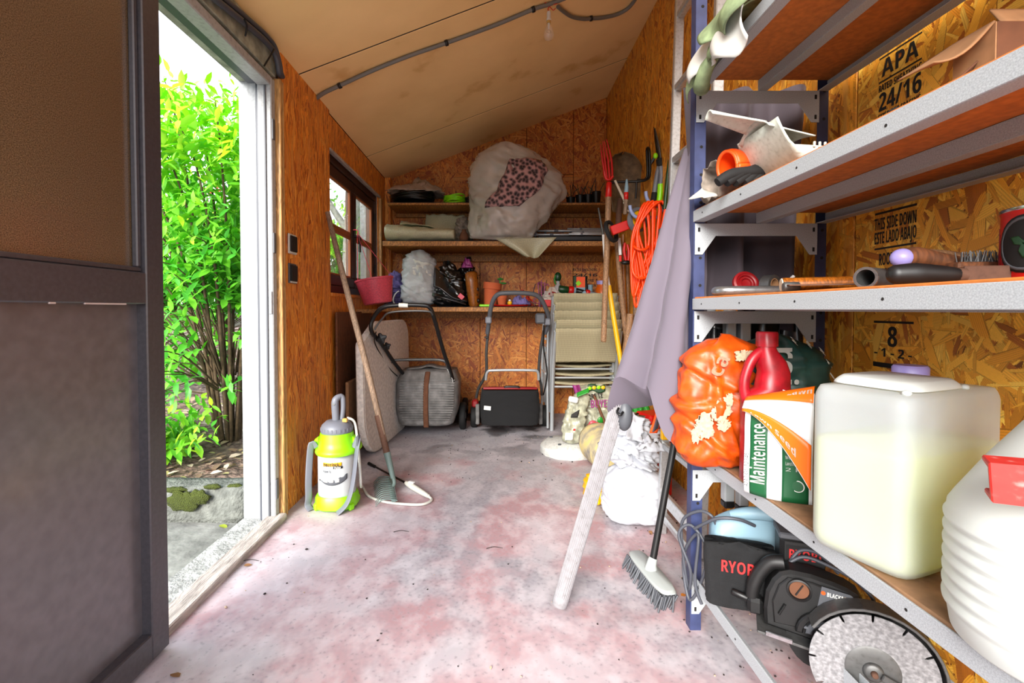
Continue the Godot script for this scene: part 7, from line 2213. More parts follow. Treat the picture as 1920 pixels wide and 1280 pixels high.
func third_shelf() -> void:
	var y: float = SY[2] + 0.001
	# D shaped steel ring
	var r := thing("steel_shackle", "thick rounded grey steel loop lying at the end of the third shelf", "shackle", Vector3(0.69, y, -1.3))
	var zc := -1.29
	part("bow", sh().tube([Vector3(0.80, y + 0.0125, zc - 0.03), Vector3(0.7, y + 0.0125, zc - 0.035), Vector3(0.612, y + 0.0125, zc - 0.025), Vector3(0.59, y + 0.0125, zc), Vector3(0.607, y + 0.0125, zc + 0.03), Vector3(0.7, y + 0.0125, zc + 0.045), Vector3(0.77, y + 0.0125, zc + 0.045)], 0.012, 14, 6), M.steel, r)
	# red lid, roll, little bottle
	var c := Vector3(0.708, y, -1.37)
	var rl := thing("red_spool", "dark red ridged plastic spool standing behind the steel loop", "spool", c)
	var T := Transform3D(Basis(Vector3.RIGHT, PI / 2.0 - 0.35) * Basis(), c + Vector3(0, 0.036, 0))
	part("disc", sh().lathe([Vector2(0.0001, -0.008), Vector2(0.03, -0.008), Vector2(0.036, -0.004), Vector2(0.036, 0.006), Vector2(0.03, 0.008), Vector2(0.026, 0.003), Vector2(0.0001, 0.003)], 30, T), M.dark_red, rl)
	for k in 2:
		part("ridge", sh().lathe([Vector2(0.012 + k * 0.009, 0.003), Vector2(0.014 + k * 0.009, 0.008), Vector2(0.016 + k * 0.009, 0.003)], 26, T), M.dark_red, rl)
	c = Vector3(0.772, y, -1.36)
	var tr := thing("tape_roll", "grey tape roll with a brown core standing on the third shelf", "tape", c)
	T = Transform3D(Basis(Vector3.UP, 0.5) * Basis(Vector3.RIGHT, PI / 2.0), c + Vector3(0, 0.031, 0))
	part("roll", sh().lathe([Vector2(0.02, -0.014), Vector2(0.03, -0.014), Vector2(0.03, 0.014), Vector2(0.02, 0.014), Vector2(0.02, -0.014)], 28, T), M.dull_steel, tr)
	part("core", sh().lathe([Vector2(0.017, -0.014), Vector2(0.0198, -0.014), Vector2(0.0198, 0.014), Vector2(0.017, 0.014), Vector2(0.017, -0.014)], 28, T), M.cardboard, tr)
	c = Vector3(0.818, y, -1.335)
	var nb := thing("nozzle_tube", "small pale tube with a pointed white nozzle behind the hammer handle", "tube", c)
	part("body", sh().cyl(c + Vector3(0.0, 0.016, 0), c + Vector3(0.1, 0.02, -0.02), 0.0155, 0.0155, 14, 0.002), M.paper, nb)
	part("nozzle", sh().tube([c + Vector3(0.0, 0.018, 0), c + Vector3(-0.008, 0.04, 0.004), c + Vector3(0.002, 0.056, 0.006)], [0.01, 0.006, 0.004], 8), M.white, nb)
	# hammer with a varnished handle
	var h0 := Vector3(0.617, y + 0.016, -1.04)
	var h1 := Vector3(0.80, y + 0.02, -0.985)
	var hm := thing("hammer", "hammer with a chipped orange varnished wooden handle on the third shelf", "hammer", Vector3(0.68, y, -1.02))
	part("handle", sh().tube([h0, h0.lerp(h1, 0.4), h1], [0.0155, 0.0145, 0.013], 14), M.varnished, hm)
	part("end", sh().cyl(h0 + (h0 - h1).normalized() * 0.001, h0 + (h0 - h1).normalized() * 0.003, 0.0145, 0.013, 14), M.rope, hm)
	part("head", sh().box(h1 + Vector3(0.012, 0.002, 0), Vector3(0.026, 0.03, 0.1), 0.005), M.dull_steel, hm)
	c = Vector3(0.607, y, -1.02)
	solid("metal_slug", sh().cyl(c + Vector3(0, 0.011, 0), c + Vector3(0.03, 0.011, 0.006), 0.0105, -1.0, 14, 0.002), M.dull_steel, "short dull steel plug before the hammer handle", "plug", c)
	# scraper
	var sc := thing("scraper", "flat scraper with a rusty pinkish blade on the shelf edge", "scraper", Vector3(0.65, y, -0.95))
	part("blade", sh().prism(PackedVector2Array([Vector2(0, -0.02), Vector2(0.09, -0.03), Vector2(0.16, -0.012), Vector2(0.16, 0.008), Vector2(0.08, 0.028), Vector2(0, 0.018)]), 0.003, Transform3D(Basis(Vector3(0.93, 0.0, 0.37), Vector3(0.37, 0.05, -0.93), Vector3(0.0, 1, 0.05)), Vector3(0.604, y + 0.012, -1.0)), 0.0008), M.rust, sc)
	part("tang", sh().bar(Vector3(0.74, y + 0.012, -0.945), Vector3(0.8, y + 0.012, -0.92), 0.014, 0.006), M.dull_steel, sc)
	# steel pipe, its mouth towards the room
	var p0 := Vector3(0.655, y + 0.0195, -0.855)
	var p1 := Vector3(0.80, y + 0.0195, -0.94)
	var pp := thing("steel_pipe", "short dull steel pipe with an open mouth facing the room", "pipe", Vector3(0.72, y, -0.9))
	var az := (p1 - p0).normalized()
	var Tp := Transform3D(Basis(az.cross(Vector3.UP).normalized(), az, az.cross(Vector3.UP).normalized().cross(az)), p0)
	part("pipe", sh().lathe([Vector2(0.0145, 0.0), Vector2(0.019, 0.0), Vector2(0.019, 0.16), Vector2(0.0145, 0.16), Vector2(0.0145, 0.0)], 28, Tp), M.dull_steel, pp)
	part("chamfer", sh().lathe([Vector2(0.0145, -0.0005), Vector2(0.0192, -0.0005), Vector2(0.0192, 0.003), Vector2(0.0145, 0.0005)], 28, Tp), M.chrome, pp)
	# handled tools in a heap
	var f := thing("grey_file", "long tool with a smooth black and grey rounded handle at the front", "file", Vector3(0.66, y, -0.76))
	part("handle", sh().tube([Vector3(0.614, y + 0.018, -0.757), Vector3(0.622, y + 0.018, -0.755), Vector3(0.65, y + 0.0185, -0.748), Vector3(0.685, y + 0.017, -0.74), Vector3(0.705, y + 0.016, -0.737)], [0.005, 0.0145, 0.017, 0.0135, 0.0105], 16), M.tool_black, f)
	part("ferrule", sh().cyl(Vector3(0.7, y + 0.016, -0.738), Vector3(0.715, y + 0.016, -0.735), 0.011, 0.01, 14), M.rust, f)
	part("blade", sh().bar(Vector3(0.713, y + 0.0165, -0.735), Vector3(0.785, y + 0.0165, -0.725), 0.006, 0.026), M.rust, f)
	var s := thing("chisel", "wooden handled chisel with a lavender butt lying on the pipe", "chisel", Vector3(0.68, y, -0.86))
	part("butt", sh().ball(Vector3(0.698, y + 0.052, -0.83), Vector3(0.017, 0.016, 0.017), 16), M.lavender, s, "lavender rounded butt")
	part("handle", sh().tube([Vector3(0.702, y + 0.052, -0.83), Vector3(0.722, y + 0.054, -0.83), Vector3(0.755, y + 0.048, -0.825), Vector3(0.785, y + 0.042, -0.82)], [0.0155, 0.017, 0.0135, 0.0115], 16), M.plywood, s)
	part("blade", sh().bar(Vector3(0.785, y + 0.042, -0.82), Vector3(0.88, y + 0.03, -0.81), 0.005, 0.022), M.dull_steel, s)
	var s2 := thing("chisel", "second wooden handled chisel behind the one with the lavender butt", "chisel", Vector3(0.8, y, -0.87))
	part("handle", sh().tube([Vector3(0.755, y + 0.052, -0.875), Vector3(0.78, y + 0.055, -0.87), Vector3(0.82, y + 0.05, -0.86), Vector3(0.85, y + 0.043, -0.855)], [0.012, 0.017, 0.016, 0.01], 14), M.handle_wood, s2)
	part("blade", sh().bar(Vector3(0.85, y + 0.043, -0.855), Vector3(0.93, y + 0.025, -0.84), 0.005, 0.02), M.dull_steel, s2)
	solid("scrap_block", sh().box(Vector3(0.81, y + 0.013, -0.86), Vector3(0.17, 0.024, 0.06), 0.003, Basis(Vector3.UP, 0.1)), M.plywood, "dark wooden block under the two chisels", "block", Vector3(0.81, y, -0.86))
	var wb := thing("wire_brush", "wire brush with dark bristles lying by the red tin", "brush", Vector3(0.8, y, -0.76))
	part("back", sh().bar(Vector3(0.745, y + 0.034, -0.79), Vector3(0.875, y + 0.034, -0.785), 0.03, 0.012, 0.004), M.plywood, wb)
	var bm := sh()
	for i in 20:
		for j in 4:
			var at := Vector3(lerpf(0.765, 0.872, i / 19.0), y + 0.04, lerpf(-0.8, -0.776, j / 3.0))
			bm.cyl(at, at + Vector3(rng.randf_range(-0.006, 0.006), 0.018, rng.randf_range(-0.005, 0.005)), 0.0012, 0.0009, 4)
	part("bristles", bm, M.dull_steel, wb).set_meta("kind", "stuff")
	# red tin with a round dark emblem
	var t := Vector3(0.842, y, -0.71)
	var tn := thing("red_tin", "red paint tin with a round dark green emblem at the shelf's near end", "tin", t)
	part("can", sh().lathe([Vector2(0.0001, 0.0), Vector2(0.069, 0.0), Vector2(0.07, 0.003), Vector2(0.07, 0.108), Vector2(0.0715, 0.11), Vector2(0.0715, 0.114), Vector2(0.066, 0.114), Vector2(0.064, 0.108), Vector2(0.0001, 0.108)], 40, Transform3D(Basis(), t)), M.red, tn)
	part("rim", sh().lathe([Vector2(0.0705, 0.109), Vector2(0.0725, 0.112), Vector2(0.072, 0.1155), Vector2(0.066, 0.1155)], 40, Transform3D(Basis(), t)), M.chrome, tn)
	var em := func(u: float, v: float, rad: float, lift: float) -> Vector3:
		var a := TAU * u
		var px: float = cos(a) * rad * v
		var py: float = sin(a) * rad * v
		var th := deg_to_rad(176.0) - px / 0.07
		return t + Vector3(cos(th) * (0.0705 + lift), 0.06 + py, sin(th) * (0.0705 + lift))
	part("emblem", sh().sheet(28, 6, func(u: float, v: float): return em.call(u, v, 0.043, 0.0004), 0.0005), M.black_matt, tn, "dark round emblem")
	part("emblem_ring", sh().sheet(28, 2, func(u: float, v: float): return em.call(u, 0.82 + 0.1 * v, 0.043, 0.001), 0.0005), M.mid_grey, tn)
	part("emblem_bird", sh().sheet(12, 6, func(u: float, v: float): return em.call(u, v * (0.6 + 0.4 * sin(u * TAU * 3.0)), 0.022, 0.0012), 0.0005), M.dark_green, tn)
	for k in 5:
		var a := deg_to_rad(212.0 + k * 5.0)
		part("print_line", sh().cyl(t + Vector3(cos(a) * 0.0704, 0.02 + 0.012 * (k % 3), sin(a) * 0.0704), t + Vector3(cos(a - 0.1) * 0.0704, 0.05 + 0.01 * k, sin(a - 0.1) * 0.0704), 0.0008, -1.0, 5), M.dark_red, tn)


func fourth_shelf() -> void:
	var y: float = SY[3] + 0.001
	# big printed sack: orange towards the room, dark green towards the wall
	var c := Vector3(0.585, y, -1.315)
	var sk := thing("fertiliser_sack", "big worn orange and dark green sack with torn patches by the shelf post", "sack", Vector3(0.67, y, -1.3))
	var ora := part("orange_side", bag_skin(c, Vector3(0.098, 0, 0.068), 0.36, 0.018, 4.2, 2.8, 0.0, 0.18, Vector3(0.045, 0, 0.0), 60, 48), M.bag_orange, sk, "orange side with torn paint")
	var gc := Vector3(0.765, y, -1.325)
	var gre := part("green_side", bag_skin(gc, Vector3(0.14, 0, 0.066), 0.362, 0.014, 4.5, 2.8, 0.0, 0.25, Vector3(0.0, 0, 0.0), 52, 40), M.bag_green, sk, "dark green side")
	part("lower_green", sh().box(c + Vector3(0.09, 0.02, 0.01), Vector3(0.05, 0.038, 0.09), 0.012, Basis(Vector3.UP, 0.4)), M.bag_green, sk)
	var of := func(x: float, h: float, lift: float) -> Vector3:
		var e: float = x / 0.1
		return c + Vector3(x + 0.045 * h * h / 0.14, h, 0.068 * sqrt(maxf(0.05, 1.0 - pow(absf(e), 2.6))) + lift)
	for q in [[-0.05, 0.125, 0.02, 0.026], [-0.015, 0.165, 0.018, 0.022], [-0.066, 0.105, 0.01, 0.02], [-0.005, 0.13, 0.014, 0.013], [0.02, 0.31, 0.02, 0.012], [0.0, 0.195, 0.01, 0.014]]:
		part("torn_patch", sh().sheet(14, 14, func(u: float, v: float):
			var e := Vector2(u * 2.0 - 1.0, v * 2.0 - 1.0)
			e = Vector2(e.x * sqrt(1.0 - e.y * e.y / 2.0), e.y * sqrt(1.0 - e.x * e.x / 2.0))
			var k := 1.0 + 0.5 * n3(Vector3(e.x * 1.5 + q[0] * 90.0, e.y * 1.5, q[1] * 40.0)) + 0.25 * n3(Vector3(e.x * 5.0, e.y * 5.0 + q[0] * 90.0, 3))
			return of.call(q[0] + q[2] * 1.25 * e.x * k, q[1] + q[3] * 1.25 * e.y * k, 0.013), 0.002), M.bag_bare, ora, "torn bare paper patch")
	text_on("print", "ca", 0.04, 0.0, M.bag_bare, ora, func(tx, ty): return of.call(-0.04 + 0.25 * tx - 0.9 * ty, 0.285 + 0.9 * tx + 0.25 * ty, 0.02))
	text_on("print", "roil", 0.062, 0.12, M.tag_white, gre, func(tx, ty): return gc + Vector3(-0.018 + ty, 0.27 - tx, 0.084 - 0.3 * ty * ty))
	for q in [[0.02, 0.345], [0.06, 0.335], [0.095, 0.318], [0.115, 0.285], [0.125, 0.25]]:
		part("torn_edge", sh().sheet(4, 3, func(u: float, v: float): return gc + Vector3(q[0] + 0.018 * u - 0.006 * v, q[1] - 0.012 * u + 0.012 * v, 0.055 - 0.012 * u + 0.003 * sin(v * 9.0 + q[0] * 80.0)), 0.001), M.label_pale, gre)
	part("torn_corner", sh().sheet(8, 6, func(u: float, v: float): return gc + Vector3(0.1 + 0.05 * u, 0.27 - 0.05 * u + 0.03 * v + 0.006 * sin(u * 12.0), 0.03 - 0.03 * v), 0.003), M.bag_green, sk)
	# red jug with a handle
	var b := Vector3(0.668, y, -1.19)
	var jg := thing("red_jug", "red plastic bottle with a ribbed cap and an open handle", "bottle", b)
	var rings := []
	for q in [[0.0, 0.052, 0.036, 0.0], [0.006, 0.058, 0.04, 0.0], [0.19, 0.058, 0.04, 0.0], [0.22, 0.055, 0.038, 0.0], [0.235, 0.04, 0.034, 0.016], [0.275, 0.036, 0.032, 0.019], [0.3, 0.034, 0.03, 0.012], [0.325, 0.022, 0.022, 0.004], [0.332, 0.02, 0.02, 0.002], [0.345, 0.02, 0.02, 0.002]]:
		rings.append(oval(Vector2(q[1], q[2]), q[0], b + Vector3(q[3], 0, 0), 36, 2.4))
	part("body", sh().loft(rings), M.can_red, jg)
	part("handle", sh().tube([b + Vector3(-0.008, 0.33, 0), b + Vector3(-0.034, 0.305, 0), b + Vector3(-0.05, 0.265, 0), b + Vector3(-0.053, 0.23, 0), b + Vector3(-0.044, 0.2, 0)], [0.011, 0.0125, 0.012, 0.0125, 0.016], 12), M.can_red, jg)
	part("cap", sh().lathe([Vector2(0.0001, 0.338), Vector2(0.0245, 0.338), Vector2(0.0245, 0.37), Vector2(0.022, 0.374), Vector2(0.0001, 0.374)], 30, Transform3D(Basis(), b + Vector3(0.002, 0, 0)), func(th, yy): return 1.0 + 0.025 * sin(th * 22.0)), M.can_red, jg, "ribbed red cap")
	part("label_square", sh().box(b + Vector3(0.036, 0.214, 0.037), Vector3(0.016, 0.018, 0.002), 0.0005, Basis(Vector3.UP, 0.2)), M.dark_green, jg)
	part("label_leaf", sh().ball(b + Vector3(0.036, 0.214, 0.0382), Vector3(0.005, 0.006, 0.001), 8), M.lime, jg)
	lawn_bag(y)
	jerry_can(y)
	ribbed_can(y)


func lawn_bag(y: float) -> void:
	var A := Vector3(0.592, y, -1.135)
	var x := Vector3(0.795, 0, 0.607)
	var n := Vector3(-0.607, 0, 0.795)
	var W := 0.135
	var o := thing("lawn_food_bag", "green white and orange printed lawn food bag with its top folded over", "bag", A + x * 0.067)
	var H := func(u: float) -> float: return 0.205 + 0.04 * u
	var face := func(u: float, v: float, lift: float) -> Vector3:
		var h: float = H.call(u) * v
		return A + x * (W * u) + Vector3(0, h, 0) + n * (0.012 * sin(PI * u) * (1.0 - v * 0.6) + 0.012 * sin(PI * clampf(v, 0.0, 1.0)) + lift - 0.012 * v + 0.004 * sin(v * 9.0 + u * 4.0) + 0.012)
	part("body", sh().skin(40, 20, func(a: float, h: float):
		var th: float = TAU * a
		var k := pow(pow(absf(cos(th)), 6.0) + pow(absf(sin(th)), 6.0), -1.0 / 6.0)
		var t := (1.0 - 0.55 * pow(h, 2.0)) * (0.03 if h == 0.0 or h == 1.0 else 1.0)
		return A + x * (W * 0.5 + cos(th) * k * W * 0.47 * (0.03 if h == 0.0 or h == 1.0 else 1.0)) - n * 0.045 + n * sin(th) * k * 0.045 * t + Vector3(0, h * (0.2 + 0.04 * (0.5 + 0.5 * cos(th))), 0)), M.pack_white, o)
	var stripes := [[0.0, 0.09, M.pack_white], [0.09, 0.36, M.pack_green], [0.36, 0.58, M.pack_white], [0.58, 0.95, M.pack_green], [0.95, 1.0, M.pack_white]]
	for s in stripes:
		part("printed_stripe", sh().sheet(8, 20, func(u: float, v: float): return face.call(lerpf(s[0], s[1], u), v, 0.003), 0.002), s[2], o)
	text_on("print", "Maintenance", 0.03, 0.135, M.tag_white, o, func(tx, ty): return face.call(0.225 - ty / W, 0.46 + tx / 0.212, 0.0066))
	text_on("print", "4217 OL 12345", 0.009, 0.08, M.mid_grey, o, func(tx, ty): return face.call(0.045 - ty / W, 0.27 + tx / 0.21, 0.0066), false)
	part("round_mark", sh().cyl(face.call(0.8, 0.16, 0.003), face.call(0.8, 0.16, 0.0044), 0.013, -1.0, 22), M.tag_white, o)
	part("round_mark_core", sh().cyl(face.call(0.8, 0.16, 0.004), face.call(0.8, 0.16, 0.0052), 0.0112, -1.0, 22), M.pack_green, o)
	for k in 3:
		var ln: String = ["Weed & feed", "Landscape Lawn", "2 kg"][k]
		text_on("print", ln, 0.008, 0.04, M.tag_white, o, func(tx, ty): return face.call(0.78 + tx / W, 0.44 - k * 0.06 + ty / 0.23, 0.0066), false)
	part("picture_panel", sh().sheet(6, 6, func(u: float, v: float): return face.call(lerpf(0.56, 0.8, u), lerpf(0.56, 0.92, v), 0.0045), 0.001), M.mid_grey, o)
	part("picture_frame", sh().sheet(4, 4, func(u: float, v: float): return face.call(lerpf(0.68, 0.9, u), lerpf(0.5, 0.66, v), 0.0055), 0.001), M.tag_white, o)
	# the folded top: a sheet coming forward over the face, in bands
	var flap := func(s: float, t: float, lift: float) -> Vector3:
		# s 0..1 along the fold, t 0 at the back edge .. 1 at the free edge
		var h: float = H.call(s)
		var reach := 0.02 + 0.03 * s
		var drop := lerpf(0.012, 0.2, pow(s, 1.5)) * smoothstep(0.35, 1.0, t)
		var back := lerpf(-0.085, reach, minf(t * 1.5, 1.0))
		return A + x * (W * (s * 1.02 - 0.02)) + Vector3(0, h + 0.012 * sin(minf(t * 1.5, 1.0) * PI) - drop, 0) + n * (back + 0.008 + lift)
	for q in [[0.0, 0.3, M.pack_green], [0.3, 0.5, M.pack_orange], [0.5, 0.68, M.pack_white], [0.68, 0.96, M.pack_orange], [0.96, 1.0, M.pack_white]]:
		part("flap_band", sh().sheet(20, 8, func(u: float, v: float): return flap.call(u, lerpf(q[0], q[1], v), 0.003), 0.0022), q[2], o)
	text_on("print", "Lawn", 0.022, 0.046, M.tag_white, o, func(tx, ty): return flap.call(0.8 + tx / W, 0.4 - ty * 3.0, 0.0075))
	text_on("print", "Lawn Seed", 0.018, 0.09, M.tag_white, o, func(tx, ty): return flap.call(0.46 + tx / W, 0.82 - ty * 3.6, 0.0075))


func jerry_can(y: float) -> void:
	var X := Vector3(0.93, 0, -0.37).normalized()
	var Z := Vector3(0.37, 0, 0.93).normalized()
	var c := Vector3(0.628, y, -0.725) + X * 0.138 - Z * 0.08
	var o := thing("jerry_can", "big translucent white plastic canister half filled with pale yellow liquid", "canister", c)
	var T := Transform3D(Basis(X, Vector3.UP, Z), c)
	var shell := func(a: float, h: float, k: float, top: float) -> Vector3:
		var th := TAU * a
		var s := 9.0
		var q := pow(pow(absf(cos(th)), s) + pow(absf(sin(th)), s), -1.0 / s)
		var e := 1.0
		var yy := h * top
		var edge := minf(yy, top - yy) if top > 0.25 else yy
		if edge < 0.03:
			e = 1.0 - 0.1 * pow(1.0 - edge / 0.03, 2.0)
		if h == 0.0 or h == 1.0:
			e = 0.02
		var px := cos(th) * q * 0.139 * e
		var pz := sin(th) * q * 0.08 * e
		# a shallow groove down the corner and a waist band
		var groove := 0.0025 * exp(-pow((absf(px) - 0.1) / 0.006, 2.0)) * (1.0 if pz > 0.0 else 0.0) * smoothstep(0.03, 0.06, yy) * (1.0 - smoothstep(0.25, 0.28, yy))
		return T * Vector3(px * k, yy, (pz - groove) * k)
	part("body", sh().skin(72, 44, func(a: float, h: float): return shell.call(a, h, 1.0, 0.3)), M.can_clear, o, "translucent white shell")
	part("liquid", sh().skin(56, 24, func(a: float, h: float): return shell.call(a, h, 0.975, 0.206) + Vector3(0, 0.003, 0)), M.liquid, o, "pale yellow liquid")
	part("shoulder", sh().skin(48, 10, func(a: float, h: float):
		var th := TAU * a
		var q := pow(pow(absf(cos(th)), 6.0) + pow(absf(sin(th)), 6.0), -1.0 / 6.0)
		var e := (1.0 - 0.2 * h * h) * (0.02 if h == 0.0 or h == 1.0 else 1.0)
		return T * Vector3(-0.03 + cos(th) * q * 0.075 * e, 0.296 + 0.018 * h, sin(th) * q * 0.07 * e)), M.can_white, o)
	part("cap", sh().lathe([Vector2(0.0001, 0.296), Vector2(0.027, 0.296), Vector2(0.028, 0.3), Vector2(0.028, 0.32), Vector2(0.025, 0.324), Vector2(0.0001, 0.324)], 36, Transform3D(T.basis, T * Vector3(0.07, 0, -0.03)), func(th, yy): return 1.0 + 0.012 * sin(th * 30.0)), M.lavender, o, "ridged lavender screw cap")
	for q in [[-0.11, 0.07], [0.05, 0.07], [0.105, -0.06], [-0.02, -0.07]]:
		part("stud", sh().ball(T * Vector3(q[0], 0.297, q[1] * 0.85), Vector3(0.007, 0.005, 0.007), 8), M.can_white, o)


func ribbed_can(y: float) -> void:
	var c := Vector3(0.715, y, -0.572)
	var o := thing("ribbed_canister", "white round ribbed plastic container with a worn red metal handle", "container", c)
	var prof := [Vector2(0.0001, 0.0), Vector2(0.115, 0.0), Vector2(0.122, 0.006), Vector2(0.1255, 0.03)]
	for k in 7:
		var yy := 0.034 + k * 0.0185
		prof.append_array([Vector2(0.1265, yy), Vector2(0.1305, yy + 0.005), Vector2(0.131, yy + 0.0095), Vector2(0.1275, yy + 0.0145)])
	prof.append_array([Vector2(0.127, 0.168), Vector2(0.12, 0.182), Vector2(0.09, 0.235), Vector2(0.058, 0.285), Vector2(0.05, 0.295), Vector2(0.048, 0.33), Vector2(0.0001, 0.33)])
	part("body", sh().lathe(prof, 72, Transform3D(Basis(), c)), M.can_white, o)
	# a worn red channel bar, its open end towards the aisle
	var a := Vector3(0.555, y + 0.238, -0.54)
	var b := Vector3(0.69, y + 0.25, -0.44)
	var z := (b - a).normalized()
	var x := Vector3.UP.cross(z).normalized()
	var u := z.cross(x)
	var pl := PackedVector2Array([Vector2(-0.018, -0.022), Vector2(0.018, -0.022), Vector2(0.018, -0.016), Vector2(-0.01, -0.014), Vector2(-0.01, 0.014), Vector2(0.018, 0.016), Vector2(0.018, 0.022), Vector2(-0.018, 0.022)])
	part("handle_bar", sh().prism(pl, (b - a).length(), Transform3D(Basis(x, u, z), a), 0.0015), M.red_worn, o, "worn red metal bar")
	part("bracket", sh().bar(Vector3(0.635, y + 0.235, -0.485), Vector3(0.665, y + 0.215, -0.52), 0.02, 0.03), M.dull_steel, o)


# ---------------------------------------------------------------- power tools on the bare lowest shelf, and floor litter
func build_low_shelf() -> void:
	var y: float = SY[4] + 0.001
	# belt sander: light blue body, black cloth dust bag in front
	var s := thing("belt_sander", "light blue belt sander with a black cloth dust bag on the lowest shelf", "belt sander", Vector3(0.7, y, -1.27))
	var bc := Vector3(0.622, y, -1.25)
	var bag := part("dust_bag", sh().skin(48, 26, func(a: float, h: float):
		var th: float = TAU * a
		var k := pow(pow(absf(cos(th)), 5.0) + pow(absf(sin(th)), 5.0), -0.2)
		var w := lerpf(0.066, 0.082, smoothstep(0.0, 0.9, h))
		var d := lerpf(0.045, 0.035, h)
		if h < 0.04 or h > 0.97:
			w *= 0.9
			d *= 0.75
		if h == 0.0 or h == 1.0:
			w *= 0.02
			d *= 0.02
		var p := Vector3(cos(th) * k * w + 0.014 * h, 0.168 * h, sin(th) * k * d)
		p += Vector3(cos(th), 0, sin(th)) * (ridge(p, 16.0, 0.006))
		return bc + Basis(Vector3.UP, -0.35) * p), M.dust_bag, s, "black cloth dust bag with faded red lettering")
	var nx := Vector3(0.94, 0, 0.34)
	text("print", "RYOBI", 0.03, M.print_red, bag, bc + Vector3(0.012, 0.118, 0.0) + Vector3(-0.34, 0, 0.94) * 0.0465, nx, Vector3.UP, 0.088)
	part("body", sh().skin(40, 24, func(a: float, h: float):
		var th: float = TAU * a
		var k := pow(pow(absf(cos(th)), 3.0) + pow(absf(sin(th)), 3.0), -1.0 / 3.0)
		var e := (0.02 if h == 0.0 or h == 1.0 else 1.0) * (1.0 - 0.12 * pow(absf(h * 2.0 - 1.0), 4.0))
		return Vector3(0.6 + 0.26 * h, y + 0.105 + sin(th) * k * 0.085 * e + 0.03 * sin(h * PI), -1.335 + cos(th) * k * 0.04 * e)), M.blue_grey, s, "light blue housing")
	part("top_handle", sh().tube([Vector3(0.655, y + 0.2, -1.33), Vector3(0.7, y + 0.216, -1.31), Vector3(0.76, y + 0.215, -1.29), Vector3(0.8, y + 0.19, -1.28)], [0.014, 0.018, 0.017, 0.014], 12), M.blue_grey, s)
	part("trigger_block", sh().box(Vector3(0.80, y + 0.2, -1.27), Vector3(0.09, 0.035, 0.05), 0.01, Basis(Vector3.UP, -0.3)), M.blue_grey, s)
	var mc := Vector3(0.768, y, -1.205)
	var mb := part("motor_cover", sh().box(mc + Vector3(0, 0.15, 0), Vector3(0.1, 0.12, 0.075), 0.01, Basis(Vector3.UP, -0.35)), M.tool_black, s, "black motor cover with red lettering")
	part("cover_lip", sh().box(mc + Vector3(0, 0.213, 0), Vector3(0.106, 0.016, 0.08), 0.005, Basis(Vector3.UP, -0.35)), M.mid_grey, mb)
	part("cover_base", sh().box(mc + Vector3(0, 0.046, 0), Vector3(0.085, 0.09, 0.07), 0.006, Basis(Vector3.UP, -0.35)), M.tool_black, mb)
	part("label_plate", sh().box(mc + Vector3(-0.34, 0, 0.94) * 0.0382 + Vector3(0.004, 0.158, 0), Vector3(0.084, 0.07, 0.0015), 0.0005, Basis(Vector3.UP, -0.35)), M.black_matt, mb)
	text("print", "RYOBI", 0.024, M.print_red, mb, mc + Vector3(-0.34, 0, 0.94) * 0.0396 + Vector3(0.004, 0.17, 0), nx, Vector3.UP, 0.07)
	part("mains_lead", sh().tube([Vector3(0.62, y + 0.16, -1.33), Vector3(0.6, y + 0.2, -1.33), Vector3(0.575, y + 0.2, -1.36), Vector3(0.545, y + 0.15, -1.4), Vector3(0.548, y + 0.04, -1.39), Vector3(0.56, y - 0.04, -1.385), Vector3(0.555, y + 0.03, -1.36), Vector3(0.53, y + 0.12, -1.385), Vector3(0.56, y + 0.155, -1.37), Vector3(0.59, y + 0.1, -1.33), Vector3(0.575, y + 0.0, -1.34), Vector3(0.555, y - 0.06, -1.37), Vector3(0.55, y + 0.05, -1.4), Vector3(0.57, y + 0.14, -1.345), Vector3(0.56, y + 0.01, -1.34), Vector3(0.575, y - 0.05, -1.33)], 0.0045, 7, 6), M.cable_grey, s, "tangled grey mains lead")
	part("mains_lead", sh().tube([Vector3(0.565, y + 0.15, -1.36), Vector3(0.6, y + 0.205, -1.3), Vector3(0.65, y + 0.212, -1.28), Vector3(0.7, y + 0.19, -1.29)], 0.0045, 7, 6), M.cable_grey, s)
	circular_saw(y)
	stone_cutter(y)
	# two tubes with black ends hanging behind the shelf end
	for k in 2:
		var b: Vector3 = [Vector3(0.727, 0.328, -1.5), Vector3(0.772, 0.314, -1.5)][k]
		var t := thing("tube_with_cap", ["left of two square grey tubes with black end caps under the fourth shelf", "right of two square grey tubes with black end caps under the fourth shelf"][k], "tube", b, "capped tubes behind the shelf end")
		part("tube", sh().box(b + Vector3(0, 0.32, 0), Vector3(0.032, 0.6, 0.032), 0.004), M.chair_alu, t)
		part("end_cap", sh().box(b + Vector3(0, 0.012, 0), Vector3(0.034, 0.026, 0.034), 0.006), M.black, t, "black end cap")


